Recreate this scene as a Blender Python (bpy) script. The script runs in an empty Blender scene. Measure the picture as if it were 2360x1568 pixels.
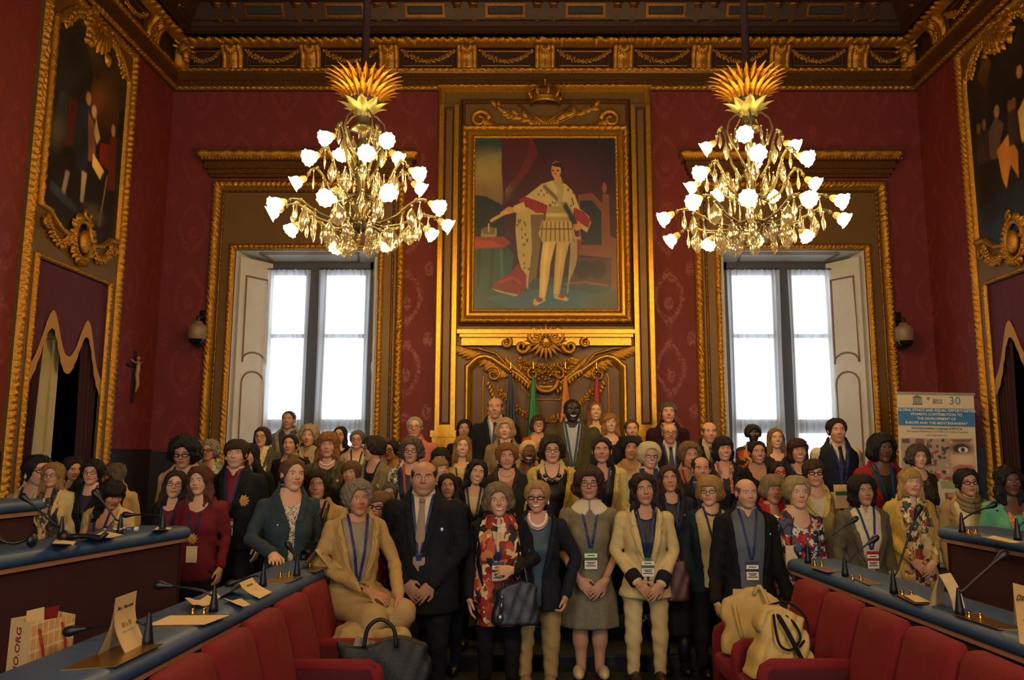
import bpy, math, random
import numpy as np
from mathutils import Vector, Matrix
random.seed(7)
RNG = np.random.default_rng(7)
SC = bpy.context.scene
COL = SC.collection
pi = math.pi

# ---------------------------------------------------------------- camera
CAM_Z, FPX, PITCH, VPX = 1.70, 1828.0, math.radians(8.13), 1225.0
cam = bpy.data.objects.new('camera', bpy.data.cameras.new('camera'))
COL.objects.link(cam)
cam.location = (0, 0, CAM_Z)
cam.rotation_euler = (math.radians(90) + PITCH, 0, 0)
cam.data.sensor_fit = 'HORIZONTAL'
cam.data.sensor_width = 36.0
cam.data.lens = 36.0 * FPX / 2360.0
cam.data.shift_x = (1180.0 - VPX) / 2360.0
cam.data.clip_start = 0.05
SC.camera = cam

# ---------------------------------------------------------------- light
w = bpy.data.worlds.new('overcast_sky')
SC.world = w
w.use_nodes = True
w.node_tree.nodes['Background'].inputs[0].default_value = (0.78, 0.89, 1.0, 1)
w.node_tree.nodes['Background'].inputs[1].default_value = 3.8
SC.view_settings.view_transform = 'Standard'
SC.view_settings.look = 'None'
SC.view_settings.gamma = 1.0
SC.view_settings.use_curve_mapping = False
SC.view_settings.exposure = 0.0
SC.cycles.use_denoising = True
SC.cycles.max_bounces = 7
SC.cycles.diffuse_bounces = 3
SC.cycles.glossy_bounces = 3
SC.cycles.transmission_bounces = 4
SC.cycles.transparent_max_bounces = 8
SC.cycles.sample_clamp_indirect = 3.0
SC.cycles.caustics_reflective = False
SC.cycles.caustics_refractive = False
LAMP_E = 60.0          # chandelier glass shades
REAR_W = 430.0          # two bare point lights added behind the camera for assumed chandeliers
ASSUMED_DAY_W = 120.0        # area lights added as daylight through assumed windows in the unseen rear wall

def area_light(name, loc, rot, sx, sz, power, col):
    l = bpy.data.lights.new(name, 'AREA')
    l.shape = 'RECTANGLE'; l.size = sx; l.size_y = sz; l.energy = power; l.color = col
    o = bpy.data.objects.new(name, l); COL.objects.link(o)
    o.location = loc; o.rotation_euler = rot
    return o
for i, x in enumerate((-1.55, 2.0)):  # added warm frontal light; no chandelier is built here
    l = bpy.data.lights.new('assumed_rear_point_light', 'POINT')
    l.energy = REAR_W; l.color = (1.0, 0.64, 0.31); l.shadow_soft_size = 0.55
    o = bpy.data.objects.new('assumed_rear_point_light', l); COL.objects.link(o)
    o.location = (x, -0.6, 4.3)
for i, x in enumerate((-2.9, 3.3)):  # added cool frontal light at the assumed rear windows
    area_light('assumed_rear_daylight', (x, -5.8, 3.0), (math.radians(90), 0, 0), 1.6, 3.2, ASSUMED_DAY_W, (0.80, 0.90, 1.0))
for i, x in enumerate((-2.9, 3.38)):
    o = area_light('window_portal', (x, 10.95, 2.6), (math.radians(-90), 0, 0), 1.8, 3.6, 1.0, (1, 1, 1))
    o.data.cycles.is_portal = True

# ---------------------------------------------------------------- camera maths (pixels of the 2360 x 1568 frame to places in the hall)
CP, SP = math.cos(PITCH), math.sin(PITCH)
def kz(py):
    a = (784.0 - py) / FPX
    return (a * CP + SP) / (CP - a * SP)
def at(px, py, Y):
    Z = kz(py) * Y
    d = Y * CP + Z * SP
    return Vector(((px - VPX) * d / FPX, Y, Z + CAM_Z))
def atx(px, py, X):
    d = X * FPX / (px - VPX)
    v = d * (784.0 - py) / FPX
    return Vector((X, d * CP - v * SP, d * SP + v * CP + CAM_Z))
def atz(px, py, z):
    Y = (z - CAM_Z) / kz(py)
    return at(px, py, Y)

# ---------------------------------------------------------------- materials
def lin(c):
    if isinstance(c, str):
        c = c.lstrip('#'); c = [int(c[i:i+2], 16) / 255 for i in (0, 2, 4)]
        return tuple(x / 12.92 if x <= 0.04045 else ((x + 0.055) / 1.055) ** 2.4 for x in c)
    return tuple(c[:3])
MATS = {}
def mat(name, col=(0.5, 0.5, 0.5), rough=0.6, metal=0.0, bump=0.0, scale=30.0, var=0.0, spec=0.5, emit=None, estr=0.0, attr=None, sheen=0.0, stretch=None, detail=3.0):
    if name in MATS: return MATS[name]
    m = bpy.data.materials.new(name); m.use_nodes = True
    nt = m.node_tree; N = nt.nodes; L = nt.links
    b = N['Principled BSDF']
    c = lin(col)
    b.inputs['Base Color'].default_value = (*c, 1)
    b.inputs['Roughness'].default_value = rough
    b.inputs['Metallic'].default_value = metal
    b.inputs['Specular IOR Level'].default_value = spec
    if sheen:
        b.inputs['Sheen Weight'].default_value = sheen
        b.inputs['Sheen Tint'].default_value = (*c, 1)
    if emit is not None:
        b.inputs['Emission Color'].default_value = (*lin(emit), 1)
        b.inputs['Emission Strength'].default_value = estr
    src = None
    if attr:
        a = N.new('ShaderNodeAttribute'); a.attribute_name = attr
        src = a.outputs['Color']
        L.new(src, b.inputs['Base Color'])
    if bump or var:
        tc = N.new('ShaderNodeTexCoord')
        co = tc.outputs['Object']
        if stretch:
            mp = N.new('ShaderNodeMapping'); mp.inputs['Scale'].default_value = stretch
            L.new(co, mp.inputs['Vector']); co = mp.outputs['Vector']
        nz = N.new('ShaderNodeTexNoise'); nz.inputs['Scale'].default_value = scale; nz.inputs['Detail'].default_value = detail
        L.new(co, nz.inputs['Vector'])
        if var:
            mx = N.new('ShaderNodeMixRGB'); mx.blend_type = 'MULTIPLY'; mx.inputs['Fac'].default_value = 1.0
            rp = N.new('ShaderNodeValToRGB')
            rp.color_ramp.elements[0].position = 0.3; rp.color_ramp.elements[1].position = 0.7
            lo = 1 - var; rp.color_ramp.elements[0].color = (lo, lo, lo, 1); rp.color_ramp.elements[1].color = (1, 1, 1, 1)
            L.new(nz.outputs['Fac'], rp.inputs['Fac'])
            if src is not None: L.new(src, mx.inputs['Color1'])
            else: mx.inputs['Color1'].default_value = (*c, 1)
            L.new(rp.outputs['Color'], mx.inputs['Color2'])
            L.new(mx.outputs['Color'], b.inputs['Base Color'])
        if bump:
            bp = N.new('ShaderNodeBump'); bp.inputs['Strength'].default_value = bump; bp.inputs['Distance'].default_value = 0.01
            L.new(nz.outputs['Fac'], bp.inputs['Height']); L.new(bp.outputs['Normal'], b.inputs['Normal'])
    MATS[name] = m
    return m

def print_mat(name, cols, scale=14.0, kind='voronoi', rough=0.7, bounds=None, metric=None):
    """a printed cloth: patches of several colours, set by a cell or noise pattern"""
    if name in MATS: return MATS[name]
    m = bpy.data.materials.new(name); m.use_nodes = True
    nt = m.node_tree; N = nt.nodes; L = nt.links
    b = N['Principled BSDF']; b.inputs['Roughness'].default_value = rough
    tc = N.new('ShaderNodeTexCoord')
    nz = N.new('ShaderNodeTexNoise'); nz.inputs['Scale'].default_value = scale * 0.8; nz.inputs['Detail'].default_value = 2
    L.new(tc.outputs['Object'], nz.inputs['Vector'])
    if kind == 'voronoi':
        ad = N.new('ShaderNodeMixRGB'); ad.blend_type = 'ADD'; ad.inputs['Fac'].default_value = 0.12
        L.new(tc.outputs['Object'], ad.inputs['Color1']); L.new(nz.outputs['Color'], ad.inputs['Color2'])
        vo = N.new('ShaderNodeTexVoronoi'); vo.inputs['Scale'].default_value = scale
        L.new(ad.outputs['Color'], vo.inputs['Vector'])
        sp = N.new('ShaderNodeSeparateColor'); L.new(vo.outputs['Color'], sp.inputs['Color'])
        fac = sp.outputs[0]
    elif kind == 'stripe':
        wv = N.new('ShaderNodeTexWave'); wv.inputs['Scale'].default_value = scale; wv.inputs['Distortion'].default_value = 1.0
        wv.bands_direction = 'DIAGONAL'
        L.new(tc.outputs['Object'], wv.inputs['Vector']); fac = wv.outputs['Fac']
    else:
        fac = nz.outputs['Fac']
    rp = N.new('ShaderNodeValToRGB'); cr = rp.color_ramp; cr.interpolation = 'CONSTANT'
    n = len(cols)
    if bounds is None:
        bounds = [i / n for i in range(n)] if kind == 'voronoi' else [0.0] + [0.36 + 0.28 * (i - 1) / max(1, n - 2) for i in range(1, n)]
        if kind == 'stripe': bounds = [i / n for i in range(n)]
    while len(cr.elements) < n: cr.elements.new(0.5)
    for e, p, c in zip(cr.elements, bounds, cols):
        e.position = p; e.color = (*lin(c), 1)
    L.new(fac, rp.inputs['Fac']); L.new(rp.outputs['Color'], b.inputs['Base Color'])
    MATS[name] = m
    return m

# ---------------------------------------------------------------- meshes and objects
def link(name, me, m=None, parent=None, smooth=True):
    o = bpy.data.objects.new(name, me); COL.objects.link(o)
    if m is not None and len(me.materials) == 0: me.materials.append(m)
    if smooth and len(me.polygons): me.shade_smooth()
    if parent is not None: o.parent = parent
    return o
def mesh_np(name, V, F, col=None):
    """F: list of index lists, or an (n,4)/(n,3) array"""
    me = bpy.data.meshes.new(name)
    V = np.asarray(V, dtype=np.float32)
    if isinstance(F, np.ndarray):
        k = F.shape[1]; n = len(F)
        me.vertices.add(len(V)); me.vertices.foreach_set('co', V.ravel())
        me.loops.add(n * k); me.loops.foreach_set('vertex_index', F.astype(np.int32).ravel())
        me.polygons.add(n)
        me.polygons.foreach_set('loop_start', np.arange(0, n * k, k, dtype=np.int32))
        me.update(calc_edges=True)
    else:
        me.from_pydata([tuple(map(float, v)) for v in V], [], F)
    if col is not None:
        ca = me.color_attributes.new('col', 'FLOAT_COLOR', 'POINT')
        c4 = np.ones((len(V), 4), dtype=np.float32); c4[:, :3] = col
        ca.data.foreach_set('color', c4.ravel())
    return me
def empty(name, loc=(0, 0, 0), rz=0.0):
    o = bpy.data.objects.new(name, None); COL.objects.link(o)
    o.location = loc; o.rotation_euler = (0, 0, rz); o.empty_display_size = 0.1
    return o
def tag(o, label=None, cat=None, group=None, kind=None):
    if label: o['label'] = label
    if cat: o['category'] = cat
    if group: o['group'] = group
    if kind: o['kind'] = kind
    return o
def copy_tree(o, parent=None):
    c = o.copy(); COL.objects.link(c); c.parent = parent
    for ch in list(o.children): copy_tree(ch, c)
    return c

class MB:
    """collects simple shapes and links them as one mesh"""
    def __init__(s): s.V = []; s.F = []; s.M = []; s.mi = 0
    def add(s, V, F):
        k = len(s.V); s.V.extend([tuple(v) for v in V]); s.F.extend([[i + k for i in f] for f in F]); s.M.extend([s.mi] * len(F))
        return s
    def box(s, lo, hi):
        x0, y0, z0 = lo; x1, y1, z1 = hi
        return s.add([(x0,y0,z0),(x1,y0,z0),(x1,y1,z0),(x0,y1,z0),(x0,y0,z1),(x1,y0,z1),(x1,y1,z1),(x0,y1,z1)],
                     [[0,3,2,1],[4,5,6,7],[0,1,5,4],[1,2,6,5],[2,3,7,6],[3,0,4,7]])
    def obox(s, o, ex, ey, ez):
        o, ex, ey, ez = Vector(o), Vector(ex), Vector(ey), Vector(ez)
        P = [o + ex * a + ey * b + ez * c for c in (0, 1) for a, b in ((0, 0), (1, 0), (1, 1), (0, 1))]
        return s.add(P, [[0,3,2,1],[4,5,6,7],[0,1,5,4],[1,2,6,5],[2,3,7,6],[3,0,4,7]])
    def tube(s, pts, r, n=8, cap=True, flat=None):
        pts = [Vector(p) for p in pts]; m = len(pts)
        rs = r if hasattr(r, '__len__') else [r] * m
        up = None; V = []; F = []
        for i, p in enumerate(pts):
            t = (pts[min(i + 1, m - 1)] - pts[max(i - 1, 0)])
            if t.length < 1e-9: t = Vector((0, 0, 1))
            t.normalize()
            if up is None:
                up = t.orthogonal().normalized()
            else:
                up = (up - t * up.dot(t))
                if up.length < 1e-6: up = t.orthogonal()
                up.normalize()
            b = t.cross(up)
            for j in range(n):
                a = 2 * pi * j / n
                V.append(p + (up * math.cos(a) + b * math.sin(a)) * rs[i])
        for i in range(m - 1):
            for j in range(n):
                F.append([i * n + j, i * n + (j + 1) % n, (i + 1) * n + (j + 1) % n, (i + 1) * n + j])
        if cap:
            F.append(list(range(n))[::-1]); F.append(list(range((m - 1) * n, m * n)))
        return s.add(V, F)
    def lathe(s, prof, n=16, o=(0, 0, 0), axis=None, ripple=None):
        """prof: (radius, height) pairs; axis: unit direction of the height"""
        o = Vector(o); ax = Vector(axis or (0, 0, 1)).normalized(); u = ax.orthogonal().normalized(); v = ax.cross(u)
        V = []; F = []
        for i, (r, h) in enumerate(prof):
            for j in range(n):
                a = 2 * pi * j / n
                rr = r * (1 + (ripple[1] * math.cos(ripple[0] * a) * i / (len(prof) - 1) if ripple else 0))
                V.append(o + ax * h + (u * math.cos(a) + v * math.sin(a)) * rr)
        for i in range(len(prof) - 1):
            for j in range(n):
                F.append([i * n + j, i * n + (j + 1) % n, (i + 1) * n + (j + 1) % n, (i + 1) * n + j])
        return s.add(V, F)
    def ball(s, c, r, n=6, m=4, sc=(1, 1, 1)):
        c = Vector(c); V = [c + Vector((0, 0, r * sc[2]))]; F = []
        for i in range(1, m):
            t = pi * i / m
            for j in range(n):
                a = 2 * pi * j / n
                V.append(c + Vector((r * sc[0] * math.sin(t) * math.cos(a), r * sc[1] * math.sin(t) * math.sin(a), r * sc[2] * math.cos(t))))
        V.append(c - Vector((0, 0, r * sc[2])))
        for j in range(n): F.append([0, 1 + j, 1 + (j + 1) % n])
        for i in range(m - 2):
            for j in range(n):
                a = 1 + i * n
                F.append([a + j, a + n + j, a + n + (j + 1) % n, a + (j + 1) % n])
        a = 1 + (m - 2) * n
        for j in range(n): F.append([a + j, len(V) - 1, a + (j + 1) % n])
        return s.add(V, F)
    def ribbon(s, pts, nrm, prof, closed=False, step=None, carve=None):
        """sweep an open profile (side, out) along a planar polyline with mitred corners; carve=(period, depth) cuts leaf bumps in it"""
        nrm = Vector(nrm).normalized(); pts = [Vector(p) for p in pts]; n = len(pts)
        mit = []
        for i in range(n):
            a = pts[i - 1] if (i > 0 or closed) else None
            c = pts[(i + 1) % n] if (i < n - 1 or closed) else None
            t1 = (pts[i] - a).normalized() if a is not None else None
            t2 = (c - pts[i]).normalized() if c is not None else None
            t1 = t1 or t2; t2 = t2 or t1
            s1 = nrm.cross(t1); s2 = nrm.cross(t2)
            mm = s1 + s2
            d = mm.length_squared
            mit.append(mm * (2 / d) if d > 0.3 else s1)
        seg = n if closed else n - 1
        R = []; acc = 0.0
        for i in range(seg):
            p, q = pts[i], pts[(i + 1) % n]; l = (q - p).length
            k = max(1, int(round(l / step))) if step else 1
            for j in range(k):
                f = j / k
                R.append((p.lerp(q, f), mit[i].lerp(mit[(i + 1) % n], f), acc + l * f))
            acc += l
        if not closed: R.append((pts[-1], mit[-1], acc))
        V = []; F = []; m = len(prof)
        for (p, mi, u) in R:
            for k, (a, h) in enumerate(prof):
                e = 0.0
                if carve and 0 < k < m - 1:
                    v = k / (m - 1)
                    e = 0.7 * carve[1] * (abs(math.sin(pi * (u / carve[0] + 0.30 * math.cos(2 * pi * v)))) - 0.5) + 0.7 * carve[1] * math.sin(u / carve[0] * 9.1 + k * 2.4 + 2.0 * math.sin(u * 7.3)) * math.cos(u / carve[0] * 3.7 + k * 1.3)
                V.append(p + mi * a + nrm * (h + e))
        cnt = len(R)
        for i in range(cnt if closed else cnt - 1):
            i2 = (i + 1) % cnt
            for k in range(m - 1):
                F.append([i * m + k, i2 * m + k, i2 * m + k + 1, i * m + k + 1])
        return s.add(V, F)
    def build(s, name, m=None, parent=None, smooth=True, mats=None):
        me = bpy.data.meshes.new(name); me.from_pydata([tuple(v) for v in s.V], [], s.F); me.update()
        if mats:
            for q in mats: me.materials.append(q)
            me.polygons.foreach_set('material_index', s.M)
        o = link(name, me, m, parent, smooth)
        if smooth == 'angle': me.set_sharp_from_angle(angle=math.radians(38))
        return o

def halfround(w_, h, k=7):
    return [(w_ * i / (k - 1), h * math.sin(pi * i / (k - 1)) ** 0.7 if 0 < i < k - 1 else 0.0) for i in range(k)]
def rect_pts(x0, z0, x1, z1, T):
    return [T(x0, z0), T(x1, z0), T(x1, z1), T(x0, z1)]

# ---------------------------------------------------------------- painted surfaces: polygons of colour on a fine grid
class Paint:
    def __init__(s, nx, ny, base):
        s.nx, s.ny = nx, ny
        u, v = np.meshgrid(np.linspace(0, 1, nx), np.linspace(0, 1, ny), indexing='ij')
        s.u, s.v = u.ravel(), v.ravel()
        s.c = np.tile(np.array(lin(base), dtype=np.float64), (nx * ny, 1))
    def mix(s, m, col):
        c = np.array(lin(col)); s.c = s.c * (1 - m[:, None]) + c * m[:, None]; return s
    def poly(s, pts, col, a=1.0):
        n = len(pts); acc = np.zeros(len(s.u))
        for du, dv in ((0, 0), (.38, .16), (-.38, -.16), (.16, -.38), (-.16, .38)):      # soft edges
            U, V = s.u + du / s.nx, s.v + dv / s.ny; ins = np.zeros(len(s.u), bool)
            for i in range(n):
                (x0, y0), (x1, y1) = pts[i], pts[(i + 1) % n]
                if y0 == y1: continue
                c = (y0 > V) != (y1 > V)
                ins ^= c & (U < (x1 - x0) * (V - y0) / (y1 - y0) + x0)
            acc += ins
        return s.mix(acc / 5 * float(a), col)
    def ell(s, cx, cy, rx, ry, col, a=1.0, soft=0.15):
        r = np.sqrt(((s.u - cx) / rx) ** 2 + ((s.v - cy) / ry) ** 2)
        return s.mix(np.clip((1 + soft - r) / (2 * soft), 0, 1) * a, col)
    def line(s, pts, w_, col, a=1.0):
        d = np.full(len(s.u), 9.0)
        for (x0, y0), (x1, y1) in zip(pts[:-1], pts[1:]):
            l2 = (x1 - x0) ** 2 + (y1 - y0) ** 2 + 1e-12
            t = np.clip(((s.u - x0) * (x1 - x0) + (s.v - y0) * (y1 - y0)) / l2, 0, 1)
            d = np.minimum(d, np.hypot(s.u - x0 - t * (x1 - x0), s.v - y0 - t * (y1 - y0)))
        return s.mix(np.clip(1.5 - d / w_, 0, 1) * a, col)
    def noise(s, amt, fx=9.0, fy=7.0, seed=0):
        r = np.random.default_rng(seed); n = np.zeros(len(s.u))
        for k in range(7):
            a, b, p = r.normal(0, fx), r.normal(0, fy), r.uniform(0, 6.3)
            n += np.sin(a * s.u + b * s.v + p)
        s.c = np.clip(s.c * (1 + amt * n[:, None] / 2.6), 0, 1); return s
    def mesh(s, name, P, mask=None):
        """P(u, v) -> Vector; v runs downwards"""
        o, a, b = np.array(P(0, 0)), np.array(P(1, 0)), np.array(P(0, 1))
        V = o + np.outer(s.u, a - o) + np.outer(s.v, b - o)
        i = np.arange(s.nx * s.ny).reshape(s.nx, s.ny)
        F = np.stack([i[:-1, :-1], i[:-1, 1:], i[1:, 1:], i[1:, :-1]], -1).reshape(-1, 4)
        if mask is not None:
            cu = s.u[F].mean(1); cv = s.v[F].mean(1); F = F[mask(cu, cv)]
        return mesh_np(name, V, F, s.c)
# ================================================================ ROOM
WL, WR, YB, YR, AX = -4.77, 5.13, 10.0, -6.0, 0.18
ZC, ZT = 6.47, 7.75
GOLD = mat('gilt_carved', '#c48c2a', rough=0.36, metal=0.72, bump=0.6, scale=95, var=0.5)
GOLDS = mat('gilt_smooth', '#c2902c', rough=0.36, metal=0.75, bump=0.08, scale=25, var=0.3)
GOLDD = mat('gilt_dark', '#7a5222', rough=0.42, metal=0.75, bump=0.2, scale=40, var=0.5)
OLIVE = mat('olive_gold_paint', '#6a4d1c', rough=0.5, metal=0.25, bump=0.05, scale=8, var=0.15)
BROWN = mat('cornice_brown', '#3b2414', rough=0.5, metal=0.25, bump=0.1, scale=20, var=0.3)
DADO = mat('dark_wainscot', '#190d12', rough=0.6, var=0.2, scale=5)
WHITEP = mat('shutter_paint', '#b9b4a4', rough=0.5, var=0.08, scale=6)
WLINE = mat('shutter_line', '#6b4a34', rough=0.5)
WFRAME = mat('casement_paint', '#39424f', rough=0.45)

def damask():
    m = bpy.data.materials.new('red_damask'); m.use_nodes = True
    nt = m.node_tree; N = nt.nodes; L = nt.links; b = N['Principled BSDF']
    g = N.new('ShaderNodeNewGeometry'); sp = N.new('ShaderNodeSeparateXYZ'); L.new(g.outputs['Position'], sp.inputs[0])
    def mth(op, a, c=None, d=None):
        n = N.new('ShaderNodeMath'); n.operation = op
        for i, x in enumerate((a, c, d)):
            if x is None: continue
            if hasattr(x, 'is_linked'): L.new(x, n.inputs[i])
            else: n.inputs[i].default_value = x
        return n.outputs[0]
    nz = N.new('ShaderNodeTexNoise'); nz.inputs['Scale'].default_value = 7.0; nz.inputs['Detail'].default_value = 3
    L.new(g.outputs['Position'], nz.inputs['Vector'])
    wob = mth('MULTIPLY', mth('SUBTRACT', nz.outputs['Fac'], 0.5), 0.9)
    h = mth('ADD', sp.outputs['X'], sp.outputs['Y'])
    u = mth('MULTIPLY', h, 2 * pi / 0.56)
    v = mth('MULTIPLY', sp.outputs['Z'], 2 * pi / 0.92)
    lat = mth('ADD', mth('COSINE', mth('ADD', u, wob)), mth('MULTIPLY', mth('COSINE', mth('ADD', v, wob)), 0.9))
    lat2 = mth('ADD', mth('COSINE', mth('MULTIPLY', u, 2.0)), mth('COSINE', mth('ADD', mth('MULTIPLY', v, 2.0), 1.3)))
    rib = mth('SMOOTH_MAX', mth('SUBTRACT', 0.42, mth('ABSOLUTE', mth('SUBTRACT', lat, 0.55))), mth('SUBTRACT', mth('ABSOLUTE', mth('MULTIPLY', lat2, lat)), 1.75), 0.1)
    f = mth('MULTIPLY', rib, 4.0); f = mth('MINIMUM', mth('MAXIMUM', f, 0.0), 1.0)
    n2 = N.new('ShaderNodeTexNoise'); n2.inputs['Scale'].default_value = 26.0; n2.inputs['Detail'].default_value = 2
    L.new(g.outputs['Position'], n2.inputs['Vector'])
    f = mth('MULTIPLY', f, mth('MINIMUM', mth('MAXIMUM', mth('MULTIPLY', mth('SUBTRACT', n2.outputs['Fac'], 0.38), 6.0), 0.0), 1.0))
    mx = N.new('ShaderNodeMixRGB'); L.new(f, mx.inputs['Fac'])
    mx.inputs['Color1'].default_value = (*lin('#631a17'), 1); mx.inputs['Color2'].default_value = (*lin('#71241b'), 1)
    L.new(mx.outputs['Color'], b.inputs['Base Color'])
    r = mth('SUBTRACT', 0.75, mth('MULTIPLY', f, 0.25)); L.new(r, b.inputs['Roughness'])
    return m
DAMASK = damask()

def planeT(side):
    if side == 'back': return (lambda u, z, n=0.0: Vector((u, YB - n, z))), Vector((0, -1, 0))
    if side == 'left': return (lambda u, z, n=0.0: Vector((WL + n, u, z))), Vector((1, 0, 0))
    return (lambda u, z, n=0.0: Vector((WR - n, -u, z))), Vector((-1, 0, 0))
TB, NB = planeT('back')
def bw(px, py):
    p = at(px, py, YB); return (p.x, p.z)

# window openings of the back wall (x0, x1), sill, head
WIN = [(-3.82, -1.98), (2.44, 4.30)]
WZ0, WZ1 = 0.75, 4.30
m = MB()
xs = [WL - 0.7, WIN[0][0], WIN[0][1], WIN[1][0], WIN[1][1], WR + 0.7]
for i in range(5):
    if i in (1, 3):
        m.box((xs[i], YB, -0.1), (xs[i+1], YB + 0.6, WZ0)); m.box((xs[i], YB, WZ1), (xs[i+1], YB + 0.6, ZT))
    else:
        m.box((xs[i], YB, -0.1), (xs[i+1], YB + 0.6, ZT))
tag(m.build('wall_back', DAMASK, smooth=False), kind='structure')
# side walls with a doorway each
DY0, DY1, DZ = 7.40, 8.72, 3.58
for side, X0, X1 in (('left', WL - 0.5, WL), ('right', WR, WR + 0.5)):
    m = MB()
    m.box((X0, YR, -0.1), (X1, DY0, ZT)); m.box((X0, DY1, -0.1), (X1, YB, ZT)); m.box((X0, DY0, DZ), (X1, DY1, ZT))
    tag(m.build('wall_' + side, DAMASK, smooth=False), kind='structure')
m = MB()
for a, b in ((WL - 0.5, -3.7), (-2.1, 2.5), (4.1, WR + 0.5)): m.box((a, YR - 0.4, -0.1), (b, YR, ZT))
for a, b in ((-3.7, -2.1), (2.5, 4.1)): m.box((a, YR - 0.4, -0.1), (b, YR, 1.4)); m.box((a, YR - 0.4, 4.6), (b, YR, ZT))  # window openings assumed in the unseen rear wall, left unglazed
tag(m.build('wall_rear', DAMASK, smooth=False), kind='structure')
FLOORM = mat('dark_carpet', '#15181c', rough=0.85, bump=0.2, scale=120, var=0.3)
m = MB(); m.box((WL - 0.5, YR - 0.4, -0.1), (WR + 0.5, YB, 0.0))
tag(m.build('floor', FLOORM, smooth=False), kind='structure')
m = MB(); m.box((WL - 0.7, YR - 0.4, ZT), (WR + 0.7, YB + 0.6, ZT + 0.1))
for k in range(-4, 5):
    m.box((AX + k * 1.04 - 0.09, YR, ZT - 0.14), (AX + k * 1.04 + 0.09, YB, ZT))
for k in range(15): m.box((WL, YR + 0.5 + k * 1.04, ZT - 0.14), (WR, YR + 0.66 + k * 1.04, ZT))
tag(m.build('ceiling', BROWN, smooth=False), kind='structure')
# dado
m = MB(); m.box((WL, YB - 0.03, 0), (WIN[0][0] - 0.34, YB, 1.72)); m.box((WIN[1][1] + 0.34, YB - 0.03, 0), (WR, YB, 1.72))
m.box((-1.62, YB - 0.03, 0), (-1.12, YB, 1.72)); m.box((1.75, YB - 0.03, 0), (2.1, YB, 1.72))
tag(m.build('baseboard_back', DADO, smooth=False), kind='structure')
for s, X0, X1 in (('left', WL, WL + 0.03), ('right', WR - 0.03, WR)):
    m = MB(); m.box((X0, DY1 + 0.24, 0), (X1, YB, 1.72)); m.box((X0, YR, 0), (X1, DY0 - 0.24, 1.72))
    m.box((X0 - (0.0), DY1 + 0.24, 1.72), (X1, YB, 1.75))
    tag(m.build('baseboard_' + s, DADO, smooth=False), kind='structure')

# risers of the platform the group stands on
LV = [(6.55, 0.12), (7.05, 0.24), (7.55, 0.36), (8.10, 0.48)]
def level(y):
    z = 0.0
    for a, h in LV:
        if y >= a - 1e-6: z = h
    return z
NOSE = mat('step_nosing', '#3a4654', rough=0.35, metal=0.6)
for i, (a, h) in enumerate(LV):
    st = empty('platform_step', (AX, a, 0))
    m = MB(); z0 = h - 0.12
    m.box((WL + .035 - AX, 0, z0), (WR - .035 - AX, YB - .20 - a, h))
    m.build('tread', FLOORM, st, smooth=False)
    m = MB(); m.box((WL + .035 - AX, -0.006, h - 0.012), (WR - .035 - AX, 0.03, h + 0.003)); m.build('nosing', NOSE, st, smooth=False)
    tag(st, ['dark carpeted step with thin metal edge just behind the front row', 'second dark carpeted step up from the front row', 'third dark carpeted step up from the front row', 'highest dark carpeted platform level along the window wall'][i], 'step', 'platform steps')

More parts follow.
